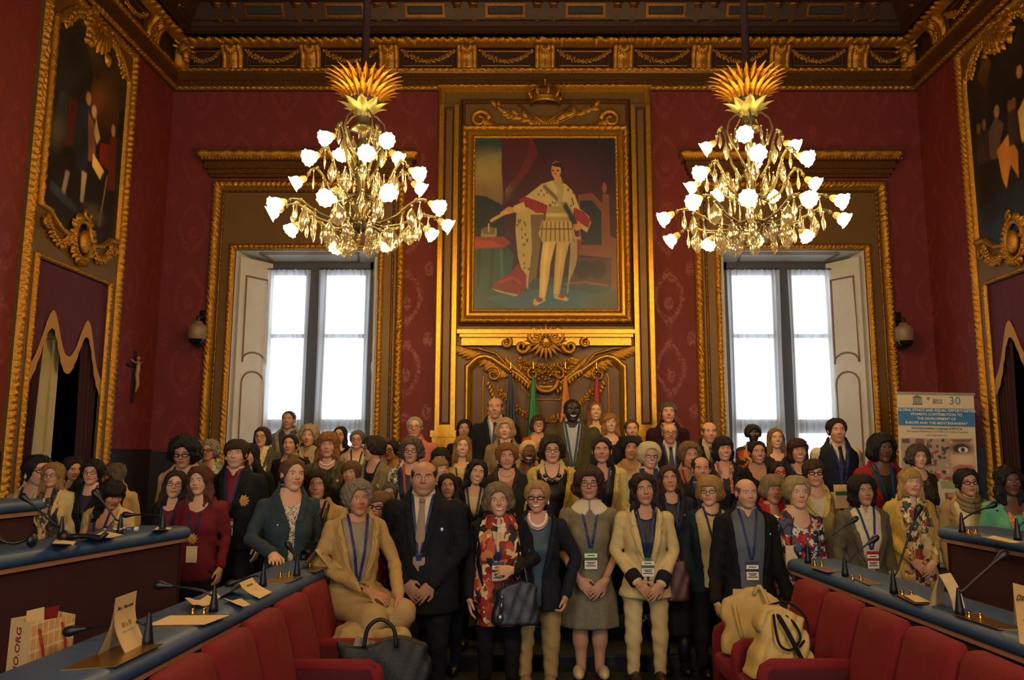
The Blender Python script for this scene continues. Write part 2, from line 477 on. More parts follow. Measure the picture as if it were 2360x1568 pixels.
# ---------------------------------------------------------------- ornament helpers (in a wall plane)
class Orn:
    """carved ornament in a plane: T(u, z, n) gives a place, pieces are added to one mesh"""
    def __init__(s, T): s.T = T; s.m = MB()
    def leaf(s, u, z, ang, l, w_, h=None, n0=0.01, bend=0.0):
        h = h or w_ * 0.5; k = 6; V = []; F = []
        for i in range(k + 1):
            t = i / k; a = ang + bend * t
            wd = w_ * 0.5 * math.sin(pi * min(1, t * 0.9 + 0.1)) ** 0.8 if i < k else 0.0008
            cu = u + l * t * math.cos(ang + bend * t * 0.5); cz = z + l * t * math.sin(ang + bend * t * 0.5)
            pu, pz = -math.sin(a), math.cos(a)
            hh = n0 + h * math.sin(pi * (0.12 + 0.8 * t))
            V += [s.T(cu + pu * wd, cz + pz * wd, n0 * 0.3), s.T(cu + pu * wd * .5, cz + pz * wd * .5, hh * 0.85), s.T(cu, cz, hh * 0.62), s.T(cu - pu * wd * .5, cz - pz * wd * .5, hh * 0.85), s.T(cu - pu * wd, cz - pz * wd, n0 * 0.3)]
        for i in range(k):
            for j in range(4):
                F.append([i * 5 + j, i * 5 + j + 1, i * 5 + j + 6, i * 5 + j + 5])
        s.m.add(V, F); return s
    def bead(s, u, z, r, n=0.01):
        s.m.ball(s.T(u, z, n), r, 7, 5); return s
    def tube(s, pts, r, n=6):
        s.m.tube([s.T(*p) for p in pts], r, n); return s
    def spiral(s, u, z, r0, a0, turns, r, dirn=1, out=0.03, k=22):
        pts = []; rs = []
        for i in range(k + 1):
            t = i / k; a = a0 + dirn * turns * 2 * pi * t; rr = r0 * (1 - 0.86 * t)
            pts.append((u + rr * math.cos(a), z + rr * math.sin(a), out * (0.6 + 0.6 * t))); rs.append(r * (1 - 0.5 * t))
        s.m.tube([s.T(*p) for p in pts], rs, 7); return s
    def shell(s, u, z, r, n=9, a0=pi * 1.08, a1=pi * 1.92, h=0.05):
        for i in range(n):
            a = a0 + (a1 - a0) * i / (n - 1)
            s.leaf(u + 0.12 * r * math.cos(a), z + 0.12 * r * math.sin(a), a, r * (1 - 0.12 * abs(2 * i / (n - 1) - 1)), r * 2.0 / n, h, 0.015)
        return s
    def garland(s, pts, n, size, rnd):
        """pts: polyline of (u, z); scatters leaves and berries along it"""
        L = [0]
        for a, b in zip(pts[:-1], pts[1:]): L.append(L[-1] + math.hypot(b[0] - a[0], b[1] - a[1]))
        for i in range(n):
            d = L[-1] * (i + 0.5) / n; k = max(j for j in range(len(L) - 1) if L[j] <= d)
            f = (d - L[k]) / (L[k + 1] - L[k]); a, b = pts[k], pts[k + 1]
            u, z = a[0] + (b[0] - a[0]) * f, a[1] + (b[1] - a[1]) * f; ta = math.atan2(b[1] - a[1], b[0] - a[0])
            for sg in (1, -1):
                s.leaf(u, z, ta + sg * rnd.uniform(0.5, 1.2) + (0 if i % 2 else pi * 0.15), size * rnd.uniform(0.8, 1.3), size * 0.55, size * 0.4, 0.012)
            s.bead(u + rnd.uniform(-.2, .2) * size, z + rnd.uniform(-.2, .2) * size, size * rnd.uniform(0.22, 0.36), 0.025)
        return s
    def build(s, name, m, parent): 
        o = s.m.build(name, m, parent); o['kind'] = 'stuff'; return o
def sag(u0, z0, u1, z1, d, k=12):
    return [(u0 + (u1 - u0) * i / k, z0 + (z1 - z0) * i / k - d * (1 - (2 * i / k - 1) ** 2)) for i in range(k + 1)]

# ---------------------------------------------------------------- cornice round the hall
cor = empty('cornice', (0, 0, 0)); tag(cor, kind='structure')
loop = [(WL, YR), (WR, YR), (WR, YB), (WL, YB)]
def ring(name, prof, m_, step=None, carve=None):
    q = MB(); q.ribbon([(x, y, 0) for x, y in loop], (0, 0, 1), prof, closed=True, step=step, carve=carve)
    return q.build(name, m_, cor, smooth=bool(carve))
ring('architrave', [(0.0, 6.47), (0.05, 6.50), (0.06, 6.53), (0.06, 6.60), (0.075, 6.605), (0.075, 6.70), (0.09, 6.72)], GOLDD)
ring('frieze', [(0.09, 6.72), (0.05, 6.775), (0.05, 7.04), (0.10, 7.05)], BROWN)
ring('upper_fascia', [(0.24, 7.165), (0.30, 7.18), (0.30, 7.225), (0.32, 7.23), (0.33, 7.29), (0.36, 7.30), (0.48, 7.47), (0.52, 7.48), (0.52, 7.52), (0.70, 7.53), (0.80, 7.60), (0.80, 7.74)], BROWN)
q = MB()
def hstrip(q, z, s0, w_, h, per, dep, down=False):
    """carved horizontal moulding along back and side walls"""
    pr = halfround(w_, h)
    P = [(WL + s0, YR + 0.1), (WL + s0, YB - s0), (WR - s0, YB - s0), (WR - s0, YR + 0.1)]
    for (a, b), n_, r0 in (((P[1], P[2]), (0, -1, 0), 0), ((P[1], (P[0][0], 4.0)), (1, 0, 0), 1), ((P[2], (P[3][0], 4.0)), (-1, 0, 0), 2)):
        A, B = Vector((*a, z)), Vector((*b, z))
        if r0 == 1: A, B = B, A
        q.ribbon([A, B], n_, pr, step=per / 7, carve=(per, dep))
hstrip(q, 6.475, 0.05, 0.055, 0.03, 0.075, 0.018); q.build('bead_moulding', GOLD, cor)
q = MB(); hstrip(q, 6.715, 0.07, 0.06, 0.035, 0.085, 0.02); q.build('leaf_moulding', GOLD, cor)
q = MB(); hstrip(q, 7.05, 0.10, 0.115, 0.13, 0.11, 0.045); q.build('egg_moulding', GOLD, cor)
# bays: console, festoon, panel, pair of modillions with a coffer between
def console_mesh():
    o = Orn(lambda u, z, n=0.0: Vector((u, -n, z)))
    prof = [(0.0, 0.0), (0.03, 0.0), (0.045, 0.02), (0.05, 0.10), (0.07, 0.17), (0.12, 0.225), (0.155, 0.25), (0.155, 0.285), (0.12, 0.30), (0.0, 0.30)]
    for u0, u1, sc in ((-0.135, 0.135, 0.82), (-0.13, -0.075, 1.0), (0.075, 0.13, 1.0)):
        V = [Vector((u, -n * sc, z)) for u in (u0, u1) for n, z in prof]; k = len(prof)
        o.m.add(V, [[i, i + 1, k + i + 1, k + i] for i in range(k - 1)] + [list(range(k))[::-1], list(range(k, 2 * k))])
    o.T = lambda u, z, n=0.0: Vector((u, -(0.05 + n + 0.09 * max(0, (z - 0.1) / 0.2)), z))
    o.shell(0, 0.265, 0.10, 7)
    for i in range(4): o.leaf(0, 0.13 - i * 0.03, -pi / 2 + (-1) ** i * 0.5, 0.045, 0.03, 0.02)
    o.bead(0, 0.10, 0.014, 0.02); o.bead(0, 0.05, 0.012, 0.015)
    return o.m
CONS = console_mesh()
def modillion():
    q = MB(); V = []
    pr = [(0.0, 0.0), (0.04, 0.0), (0.07, 0.05), (0.10, 0.10), (0.17, 0.165), (0.19, 0.17), (0.19, 0.205), (0.0, 0.205)]
    V = [Vector((u, -n, z)) for u in (-0.05, 0.05) for n, z in pr]; k = len(pr)
    q.add(V, [[i, i + 1, k + i + 1, k + i] for i in range(k - 1)] + [list(range(k))[::-1], list(range(k, 2 * k))])
    q.box((-0.068, -0.20, 0.17), (0.068, 0, 0.19))
    for i in range(5): q.ball((-0.034 + i * 0.017, -0.155, 0.145), 0.009, 5, 4)
    for i in range(4): q.ball(((-1) ** i * 0.015, -0.055 - i * 0.015, 0.03 + i * 0.025), 0.016, 5, 4)
    return q
MODI = modillion()
rnd = random.Random(3)
def festoon():
    o = Orn(lambda u, z, n=0.0: Vector((u, -n, z)))
    o.garland(sag(-0.35, 0.22, 0.35, 0.22, 0.15), 26, 0.045, rnd); o.bead(-0.35, 0.225, 0.022); o.bead(0.35, 0.225, 0.022)
    return o.m
FEST = festoon()
def bay_panel():
    q = MB(); T = lambda u, z: Vector((u, 0, z))
    q.ribbon(rect_pts(-0.335, 0.02, 0.335, 0.25, T), (0, -1, 0), [(0, 0), (0, 0.022), (0.012, 0.026), (0.026, 0.018), (0.03, 0.0)], closed=True)
    return q
BPAN = bay_panel()
def coffer():
    q = MB(); T = lambda u, t: Vector((u, -0.12 * t, 0.17 * t))
    n = Vector((0, -0.17, -0.12)).normalized()
    q.ribbon([T(-0.26, 0.12), T(0.26, 0.12), T(0.26, 0.95), T(-0.26, 0.95)], n, [(0, 0), (0, 0.02), (0.035, 0.022), (0.045, 0.004)], closed=True)
    return q
COFF = coffer()
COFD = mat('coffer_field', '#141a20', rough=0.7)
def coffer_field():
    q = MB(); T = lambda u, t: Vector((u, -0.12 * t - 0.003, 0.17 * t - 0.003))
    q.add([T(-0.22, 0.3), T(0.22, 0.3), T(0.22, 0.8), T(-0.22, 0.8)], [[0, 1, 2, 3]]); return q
protos = {}
def put(name, q, m_, loc, rz):
    if name not in protos:
        o = q.build(name, m_, cor, smooth=False if name in ('frieze_panel', 'coffer_frame', 'coffer_panel') else True); protos[name] = o
        if name == 'festoon': o['kind'] = 'stuff'
    else:
        o = protos[name].copy(); COL.objects.link(o)
    o.location = loc; o.rotation_euler = (0, 0, rz)
    return o
def bays(T, n, rz, us, full=True):
    """us: places of the consoles along the wall; T(u, out) -> x, y"""
    for i, u in enumerate(us):
        x, y = T(u, 0.05); put('console', CONS, GOLD, (x, y, 6.76), rz)
        for d in (-0.105, 0.105):
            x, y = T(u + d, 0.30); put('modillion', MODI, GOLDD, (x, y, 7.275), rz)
        if i + 1 < len(us):
            c = (u + us[i + 1]) / 2
            x, y = T(c, 0.055); put('frieze_panel', BPAN, GOLDD, (x, y, 6.775), rz)
            x, y = T(c, 0.06); put('festoon', FEST, GOLD, (x, y, 6.80), rz)
            x, y = T(c, 0.36); put('coffer_frame', COFF, GOLDD, (x, y, 7.30), rz)
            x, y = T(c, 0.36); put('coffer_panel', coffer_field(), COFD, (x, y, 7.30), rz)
usb = [AX + 1.04 * k for k in range(-4, 5)]
bays(lambda u, n: (u, YB - n), NB, 0, usb)
# the bays that run into the corners
for sx in (-1, 1):
    c = AX + sx * (4.16 + 0.40)
    o = put('festoon', FEST, GOLD, (c, YB - 0.06, 6.80), 0); o.scale = (0.68, 1, 1)
    o = put('frieze_panel', BPAN, GOLDD, (c, YB - 0.055, 6.775), 0); o.scale = (0.68, 1, 1)
usl = [5.06 + 1.04 * k for k in range(5)]
bays(lambda u, n: (WL + n, u), None, pi / 2, usl)
bays(lambda u, n: (WR - n, u), None, -pi / 2, usl)
for sx, X in ((1, WL), (-1, WR)):     # bull heads in the corners
    o = Orn(lambda u, z, n=0.0: Vector((u, -n, z))); q = o.m
    q.ball((0, -0.10, 0.22), 0.09, 12, 8, (1, 1, 1.0)); q.ball((0, -0.16, 0.13), 0.06, 10, 8, (0.9, 0.9, 1.4)); q.ball((0, -0.185, 0.045), 0.048, 10, 6, (1.1, 0.9, 0.7))
    for s_ in (-1, 1):
        q.tube([(s_ * 0.05, -0.1, 0.28), (s_ * 0.12, -0.1, 0.30), (s_ * 0.14, -0.12, 0.35)], [0.025, 0.018, 0.005], 7)
        q.ball((s_ * 0.11, -0.09, 0.24), 0.035, 7, 5, (1.5, 0.5, 0.7)); q.ball((s_ * 0.042, -0.165, 0.20), 0.016, 6, 5)
    q.box((-0.09, -0.06, 0.0), (0.09, 0.06, 0.34))
    oo = q.build('bull_head_bracket', GOLD, cor); oo.location = (X + sx * 0.13, YB - 0.13, 6.74); oo.rotation_euler = (0, 0, sx * pi / 4)

# ---------------------------------------------------------------- windows
CURT = bpy.data.materials.new('sheer_curtain'); CURT.use_nodes = True
nt = CURT.node_tree; N = nt.nodes; L = nt.links; N.remove(N['Principled BSDF'])
tr = N.new('ShaderNodeBsdfTranslucent'); tr.inputs[0].default_value = (0.86, 0.88, 0.90, 1)
df = N.new('ShaderNodeBsdfDiffuse'); df.inputs[0].default_value = (0.80, 0.80, 0.78, 1)
tp = N.new('ShaderNodeBsdfTransparent'); m1 = N.new('ShaderNodeMixShader'); m2 = N.new('ShaderNodeMixShader')
m1.inputs[0].default_value = 0.6; m2.inputs[0].default_value = 0.35
L.new(df.outputs[0], m1.inputs[1]); L.new(tr.outputs[0], m1.inputs[2]); L.new(m1.outputs[0], m2.inputs[1]); L.new(tp.outputs[0], m2.inputs[2])
L.new(m2.outputs[0], N['Material Output'].inputs[0])
GLASSM = bpy.data.materials.new('window_glass'); GLASSM.use_nodes = True
nt = GLASSM.node_tree; N = nt.nodes; L = nt.links; N.remove(N['Principled BSDF'])
tp = N.new('ShaderNodeBsdfTransparent'); tp.inputs[0].default_value = (0.96, 0.98, 1, 1); gl = N.new('ShaderNodeBsdfGlossy'); gl.inputs['Roughness'].default_value = 0.05
mx = N.new('ShaderNodeMixShader'); mx.inputs[0].default_value = 0.05
L.new(tp.outputs[0], mx.inputs[1]); L.new(gl.outputs[0], mx.inputs[2]); L.new(mx.outputs[0], N['Material Output'].inputs[0])

def build_window(idx, x0, x1, shut):
    W = empty('window_%d' % idx, ((x0 + x1) / 2, YB, WZ0)); tag(W, kind='structure')
    ox, oy, oz = W.location
    Tl = lambda x, z, n=0.0: Vector((x - ox, -n, z - oz))
    f0, f1, top = x0 - 0.34, x1 + 0.34, 5.23
    # painted surround
    q = MB()
    for a, b, c, d in ((f0 + .02, x0 - .05, WZ0, top), (x1 + .05, f1 - .02, WZ0, top), (x0 - .05, x1 + .05, WZ1 + .05, top)):
        q.obox(Tl(a, c, 0.0), (b - a, 0, 0), (0, -0.03, 0), (0, 0, d - c))
    q.build('surround_panel', OLIVE, W, smooth=False)
    U = lambda a, b, z0, z1: [Tl(a, z0, 0.03), Tl(a, z1, 0.03), Tl(b, z1, 0.03), Tl(b, z0, 0.03)]
    q = MB(); q.ribbon(U(f0, f1, WZ0, top), NB, [(-s, h) for s, h in halfround(0.105, 0.045, 9)], step=0.012, carve=(0.065, 0.020)); q.build('outer_gilt_frame', GOLD, W)
    q = MB(); q.ribbon(U(f0 + 0.13, f1 - 0.13, WZ0, top - 0.13), NB, [(-s, h) for s, h in halfround(0.035, 0.02, 5)], step=0.016, carve=(0.07, 0.012)); q.build('bead_moulding', GOLDD, W)
    q = MB(); q.ribbon(U(x0 - 0.085, x1 + 0.085, WZ0, WZ1 + 0.085), NB, [(-s, h) for s, h in halfround(0.085, 0.04, 7)], step=0.012, carve=(0.055, 0.016)); q.build('inner_gilt_frame', GOLD, W)
    # cornice over the window
    q = MB(); c0, c1 = f0 - 0.16, f1 + 0.16
    for a, zz, zh, n in ((0.13, 5.27, 5.31, 0.06), (0.10, 5.31, 5.37, 0.09), (0.07, 5.37, 5.46, 0.12), (0.03, 5.46, 5.50, 0.17)):
        q.obox(Tl(c0 + a, zz, 0), (c1 - c0 - 2 * a, 0, 0), (0, -n, 0), (0, 0, zh - zz))
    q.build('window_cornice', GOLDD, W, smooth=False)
    q = MB(); q.ribbon([Tl(c0, 5.59, 0), Tl(c0, 5.59, 0.2), Tl(c1, 5.59, 0.2), Tl(c1, 5.59, 0)], (0, 0, 1), [(0.03, -0.10), (0.0, -0.07), (-0.01, -0.04), (0.0, -0.01), (0.04, 0.0), (0.2, 0.0)], step=0.03, carve=(0.16, 0.025)); q.build('egg_moulding', GOLD, W)
    q = MB()
    for i in range(int((c1 - c0) / 0.045)): q.ball(Tl(c0 + 0.06 + i * 0.045, 5.482, 0.175), 0.014, 6, 4)
    o = q.build('bead_row', GOLD, W); o['kind'] = 'stuff'
    # reveal
    q = MB()
    yb = 0.55
    q.add([Tl(x0, WZ0, 0), Tl(x0, WZ1, 0), Tl(x0 + .12, WZ1 - .05, -yb), Tl(x0 + .12, WZ0, -yb)], [[0, 1, 2, 3]])
    q.add([Tl(x1, WZ0, 0), Tl(x1, WZ1, 0), Tl(x1 - .12, WZ1 - .05, -yb), Tl(x1 - .12, WZ0, -yb)], [[3, 2, 1, 0]])
    q.add([Tl(x0, WZ1, 0), Tl(x1, WZ1, 0), Tl(x1 - .12, WZ1 - .05, -yb), Tl(x0 + .12, WZ1 - .05, -yb)], [[0, 1, 2, 3]])
    q.add([Tl(x0, WZ0, 0), Tl(x1, WZ0, 0), Tl(x1 - .12, WZ0, -yb), Tl(x0 + .12, WZ0, -yb)], [[3, 2, 1, 0]])
    rv = q.build('reveal', WHITEP, W, smooth=False)
    q = MB(); q.ribbon([Tl(x0 + .3, WZ1 - .02, -.1), Tl(x1 - .3, WZ1 - .02, -.1), Tl(x1 - .36, WZ1 - .045, -.42), Tl(x0 + .36, WZ1 - .045, -.42)], (0, 0, -1), [(0, 0), (0.0, 0.01), (0.025, 0.01), (0.025, 0)], closed=True); q.build('soffit_moulding', WLINE, rv, smooth=False)
    # casements
    yc = -0.5; a0, a1 = x0 + 0.12, x1 - 0.12; mid = (a0 + a1) / 2
    zt = WZ1 - 0.05
    def bar(q, xa, xb, za, zb, t=0.05): q.obox(Tl(xa, za, yc + t), (xb - xa, 0, 0), (0, t * 1.2, 0), (0, 0, zb - za))
    q = MB(); bar(q, a0, a0 + .07, WZ0, zt); bar(q, a1 - .07, a1, WZ0, zt); bar(q, a0, a1, zt - .10, zt); bar(q, a0, a1, WZ0, WZ0 + .08)
    q.build('window_frame', WFRAME, W, smooth=False)
    zr = [2.05, 3.25]
    for k, (ca, cb) in enumerate(((a0 + .075, mid - .075), (mid + .075, a1 - .075))):
        q = MB(); bar(q, ca, ca + .06, WZ0 + .08, zt - .10, .04); bar(q, cb - .06, cb, WZ0 + .08, zt - .10, .04)
        bar(q, ca, cb, WZ0 + .08, WZ0 + .22, .04); bar(q, ca, cb, zt - .17, zt - .10, .04)
        bar(q, ca, cb, zr[0] - .09, zr[0] + .09, .04); bar(q, ca, cb, zr[1] - .025, zr[1] + .025, .04)
        cs = q.build('casement', WFRAME, W, smooth=False)
        for za, zb in ((WZ0 + .22, zr[0] - .09), (zr[0] + .09, zr[1] - .025), (zr[1] + .025, zt - .17)):
            q = MB(); q.obox(Tl(ca + .05, za, yc + .02), (cb - ca - .10, 0, 0), (0, .006, 0), (0, 0, zb - za)); q.build('pane', GLASSM, cs, smooth=False)
        # curtain gathered on a rod
        nx, nz = 90, 14; V = []; rr = random.Random(idx * 10 + k); ph = [rr.uniform(0, 6.28) for _ in range(4)]
        ex = 0.05
        for j in range(nz + 1):
            z = zt - .11 - (zt - .11 - WZ0 - .1) * j / nz
            for i in range(nx + 1):
                t = i / nx; x = ca - ex * 0.4 + (cb - ca + ex * .8) * t + 0.012 * math.sin(9 * t + j * .3)
                n = yc + 0.11 + (0.016 * math.sin(60 * t + ph[0]) + 0.011 * math.sin(97 * t + ph[1]) + 0.006 * math.sin(23 * t + ph[2] + j * .1)) * (0.6 if j < 2 else 1)
                V.append(Tl(x, z, n))
        F = [[j * (nx + 1) + i, j * (nx + 1) + i + 1, (j + 1) * (nx + 1) + i + 1, (j + 1) * (nx + 1) + i] for j in range(nz) for i in range(nx)]
        me = bpy.data.meshes.new('curtain'); me.from_pydata(V, [], F); link('curtain', me, CURT, cs)
        q = MB(); q.tube([Tl(ca - .03, zt - .105, yc + .11), Tl(cb + .03, zt - .105, yc + .11)], 0.012, 8); q.build('curtain_rod', WFRAME, cs)
    q = MB(); bar(q, mid - .075, mid + .075, WZ0, zt - .08, .06); q.build('meeting_stile', WFRAME, W, smooth=False)
    # folding shutters against the reveals
    for s_, xe, big in ((1, x0, shut == 'left'), (-1, x1, shut == 'right')):
        A = Tl(xe + s_ * 0.05, WZ0, -0.05); dx, dy = (0.30, 0.42) if big else (0.10, 0.40)
        D = Vector((s_ * dx, dy, 0)); Lh = D.length; D.normalize(); nn = Vector((D.y, -D.x, 0)) if s_ > 0 else Vector((-D.y, D.x, 0))
        if nn.y > 0: nn = -nn
        q = MB(); q.obox(A, D * Lh, -nn * 0.03, (0, 0, WZ1 - WZ0 - .07)); sh = q.build('shutter', WHITEP, W, smooth=False)
        S = lambda a, z: A + D * (a * Lh) + Vector((0, 0, z - WZ0)) + nn * 0.001
        arc = lambda zc, h: [S(0.5 + 0.34 * math.cos(t), zc + h * math.sin(t)) for t in [pi * i / 8 for i in range(9)]]
        dn = lambda zc, h: [S(0.5 - 0.34 * math.cos(t), zc + h * math.sin(t)) for t in [pi * i / 8 for i in range(9)]]
        up = [S(.16, 4.0)] + dn(2.86, 0.13) + [S(.84, 4.0)]
        lo = [S(.16, 1.0), S(.84, 1.0)] + arc(2.60, 0.16)
        for P in (up, lo):
            q = MB(); q.ribbon(P if s_ > 0 else P[::-1], nn, [(0, 0), (0, .008), (.018, .008), (.022, 0)], closed=True); q.build('shutter_moulding', WLINE, sh, smooth=False)
    return W
build_window(1, *WIN[0], 'left')
build_window(2, *WIN[1], 'right')

# ---------------------------------------------------------------- gilded centre panel with the portrait
OV = empty('gilded_wall_panel', (AX, YB, 0)); tag(OV, 'tall gilded wall panel with pilasters round the standing portrait', 'wall panel')
TO = lambda x, z, n=0.0: Vector((x - AX, -n, z))
PX0, PX1, PT = -1.22, 1.57, 6.50
q = MB(); q.obox(TO(PX0, 0.48, 0), (PX1 - PX0, 0, 0), (0, -0.06, 0), (0, 0, PT - 0.48)); q.build('backing', OLIVE, OV, smooth=False)
q = MB(); q.ribbon([TO(PX0, 0.5, .06), TO(PX0, PT, .06), TO(PX1, PT, .06), TO(PX1, 0.5, .06)], NB, [(0.0, -0.06), (0.0, 0.03), (-0.03, 0.045), (-0.05, 0.02), (-0.07, 0.02), (-0.08, 0.0)]); q.build('outer_moulding', GOLDS, OV, smooth=False)
q = MB(); q.ribbon([TO(PX0 - .01, PT - 0.0, .06), TO(PX1 + .01, PT, .06)], NB, [(s - 0.02, h) for s, h in halfround(0.06, 0.06)], step=0.02, carve=(0.08, 0.02)); q.build('top_leaf_moulding', GOLD, OV)
for s_ in (-1, 1):
    pil = None
    xa, xb = (PX0 + 0.02, PX0 + 0.27) if s_ < 0 else (PX1 - 0.27, PX1 - 0.02)
    q = MB(); q.obox(TO(xa, 1.98, .06), (xb - xa, 0, 0), (0, -.05, 0), (0, 0, 6.25 - 1.98)); pil = q.build('pilaster', OLIVE, OV, smooth=False)
    q = MB()
    for a, b in ((xa, xa + .055), (xb - .055, xb)): q.obox(TO(a, 1.98, .11), (b - a, 0, 0), (0, -.03, 0), (0, 0, 4.25))
    q.obox(TO(xa + .055, 1.98, .11), (xb - xa - .11, 0, 0), (0, -.028, 0), (0, 0, .07)); q.build('gilt_edge', GOLDS, pil, smooth=False)
    q = MB(); q.ribbon(rect_pts(xa + .055, 2.05, xb - .055, 6.2, lambda x, z: TO(x, z, .112)), NB, [(0, .02), (.012, .022), (.03, 0)], closed=True); q.build('panel_moulding', GOLDD, pil, smooth=False)
    q = MB()
    for e, za, zb in ((.05, 1.90, 1.98), (.03, 1.83, 1.90), (.06, 1.74, 1.83), (.02, 0.5, 1.74)): q.obox(TO(xa - e, za, .06), (xb - xa + 2 * e, 0, 0), (0, -.06 - e, 0), (0, 0, zb - za))
    q.build('pedestal', GOLDS, pil, smooth=False)
    q = MB(); q.ribbon(rect_pts(xa + .03, 0.9, xb - .03, 1.66, lambda x, z: TO(x, z, .145)), NB, [(0, 0), (0, .012), (.02, .012), (.02, 0)], closed=True); q.build('pedestal_moulding', GOLDD, pil, smooth=False)
# inner raised panel round the portrait
q = MB(); q.ribbon(rect_pts(-0.93, 3.30, 1.30, 6.33, lambda x, z: TO(x, z, .06)), NB, [(0, 0), (0, .03), (.02, .04), (.035, .02), (.05, .02), (.06, 0)], closed=True); q.build('panel_moulding', GOLDD, OV, smooth=False)

PIC = empty('framed_portrait', (AX, YB - .06, 0)); tag(PIC, 'large framed full-length portrait of a standing robed figure beside a throne', 'painting')
fx0, fz1 = bw(1072, 296); fx1, fz0 = bw(1453, 748)
fx1 = 1.27; fx0 = -0.91
ix0, iz1 = bw(1098, 315); ix1, iz0 = bw(1424, 733); ix0, ix1 = -0.735, 1.10
TP = lambda x, z, n=0.0: Vector((x - AX, -n, z))
q = MB(); q.ribbon(rect_pts(fx0, fz0, fx1, fz1, lambda x, z: TP(x, z, 0)), NB, [(0, 0), (0, .05)] + [(.0 + s, .05 + h) for s, h in halfround(.07, .03, 6)][1:], closed=True, step=0.022, carve=(0.09, 0.02)); q.build('outer_frame', GOLD, PIC)
q = MB(); q.ribbon(rect_pts(fx0 + .07, fz0 + .07, fx1 - .07, fz1 - .07, lambda x, z: TP(x, z, 0)), NB, [(0, .05), (.02, .085), (.05, .09), (.075, .06)], closed=True); q.build('frame_cove', GOLDS, PIC, smooth=False)
q = MB(); q.ribbon(rect_pts(fx0 + .14, fz0 + .14, fx1 - .14, fz1 - .14, lambda x, z: TP(x, z, 0)), NB, [(s, .04 + h) for s, h in halfround(.045, .022, 5)], closed=True, step=0.018, carve=(0.06, 0.014)); q.build('inner_frame', GOLD, PIC)
pt = Paint(270, 350, '#2a0d10')
K = lambda *a: [((x - 120) / 1015.0, (y - 110) / 1310.0) for x, y in a]      # pixels of a 1317 x 1568 sketch of the canvas
pt.poly([(0, 0), (1, 0), (1, .35), (.55, .2), (0.3, 0)], '#0f1016').ell(.62, .38, .36, .3, '#3d1013', .9, .5)
pt.poly(K((120,110),(320,110),(318,640),(120,640)), '#4d5040').poly(K((120,110),(310,110),(315,240),(120,300)), '#23362f').ell(.09, .22, .16, .10, '#8f7c35', .9, .6).ell(.06, .33, .14, .06, '#7a5b30', .8, .6)
pt.poly(K((120,560),(200,570),(330,640),(330,870),(120,870)), '#141a17')
pt.poly(K((310,110),(520,110),(490,300),(420,430),(340,520),(330,740),(400,870),(350,860),(312,400)), '#3f1012').poly(K((520,110),(575,250),(500,400),(360,520),(420,430),(490,280)), '#5a1618')
pt.poly(K((105,1270),(330,1180),(600,1150),(1140,1150),(1170,1425),(105,1425)), '#26403f').poly(K((200,1290),(700,1210),(1000,1270),(900,1390),(400,1380)), '#2b5560', .8).poly(K((900,1300),(1170,1200),(1170,1425),(900,1425)), '#3e4534', .7)
# throne
pt.poly(K((860,560),(960,545),(1030,620),(1035,555),(1080,555),(1085,850),(1135,880),(1140,1240),(1085,1240),(1085,1010),(860,990)), '#6a3b25').poly(K((870,600),(960,600),(1025,680),(1025,920),(880,920)), '#161c26').ell(.915, .305, .016, .03, '#7a4429')
pt.poly(K((840,1010),(1090,1010),(1090,1200),(780,1200)), '#402a20').ell(.76, .75, .06, .05, '#201512').ell(.86, .75, .06, .05, '#201512').line(K((760,1195),(900,1180),(1060,1205)), .006, '#6a4a30')
# table with cushion and crown
pt.poly(K((110,940),(350,930),(400,990),(380,1200),(110,1260)), '#1d3f37').line(K((160,960),(150,1200)), .012, '#0f2a25').line(K((250,960),(240,1200)), .012, '#0f2a25').line(K((310,960),(320,1150)), .01, '#2c5a4c')
pt.poly(K((112,860),(330,860),(380,900),(330,940),(112,945)), '#7a2b18').poly(K((112,880),(250,890),(330,930),(112,940)), '#96371c').line(K((180,820),(175,850),(270,850),(270,810)), .008, '#8d7a48').ell(.10, .54, .05, .022, '#6a5a38', .8).line(K((222,820),(222,770)), .005, '#b09a60')
# ermine robe
pt.poly(K((420,680),(520,640),(620,700),(570,900),(520,1060),(500,1240),(470,1150),(430,1000),(412,820)), '#9c8a52').poly(K((520,700),(620,700),(590,900),(560,1150),(500,1200),(530,950)), '#5d4f30')
pt.poly(K((430,1050),(490,1130),(490,1220),(440,1275),(340,1240),(245,1230),(270,1180),(380,1120)), '#6f171a').poly(K((245,1225),(340,1250),(440,1268),(410,1280),(280,1245)), '#9c8a52').line(K((300,1180),(400,1150),(450,1190)), .008, '#8f2a24')
pt.poly(K((800,860),(880,860),(840,1060),(790,1190),(800,1000)), '#8a7a4a').poly(K((850,880),(890,880),(850,1000)), '#6f171a')
# cape and arms
pt.poly(K((600,480),(680,455),(770,480),(830,540),(870,660),(900,680),(940,720),(950,760),(920,830),(880,800),(800,670),(640,640),(520,650),(440,600),(500,560)), '#a8965c')
pt.poly(K((430,600),(480,570),(560,600),(650,640),(630,690),(560,690),(500,650)), '#7c1a1a').poly(K((830,650),(900,680),(950,740),(930,800),(870,760),(820,720)), '#7c1a1a').poly(K((400,640),(470,610),(490,660),(420,690),(390,680)), '#a8935a')
pt.poly(K((300,690),(360,645),(400,650),(395,690),(330,705)), '#a9764a').line(K((345,685),(240,745)), .008, '#b08a60').poly(K((820,770),(870,760),(890,800),(840,820)), '#a9764a')
for i in range(26): pt.ell(*K((rnd.uniform(520, 850), rnd.uniform(520, 640)))[0], .005, .007, '#2a2418', .9, .4)
for i in range(20):
    yy = rnd.uniform(720, 1180); pt.ell(*K((rnd.uniform(425, 540) + (yy - 900) * .05, yy))[0], .005, .007, '#2a2418', .9, .4)
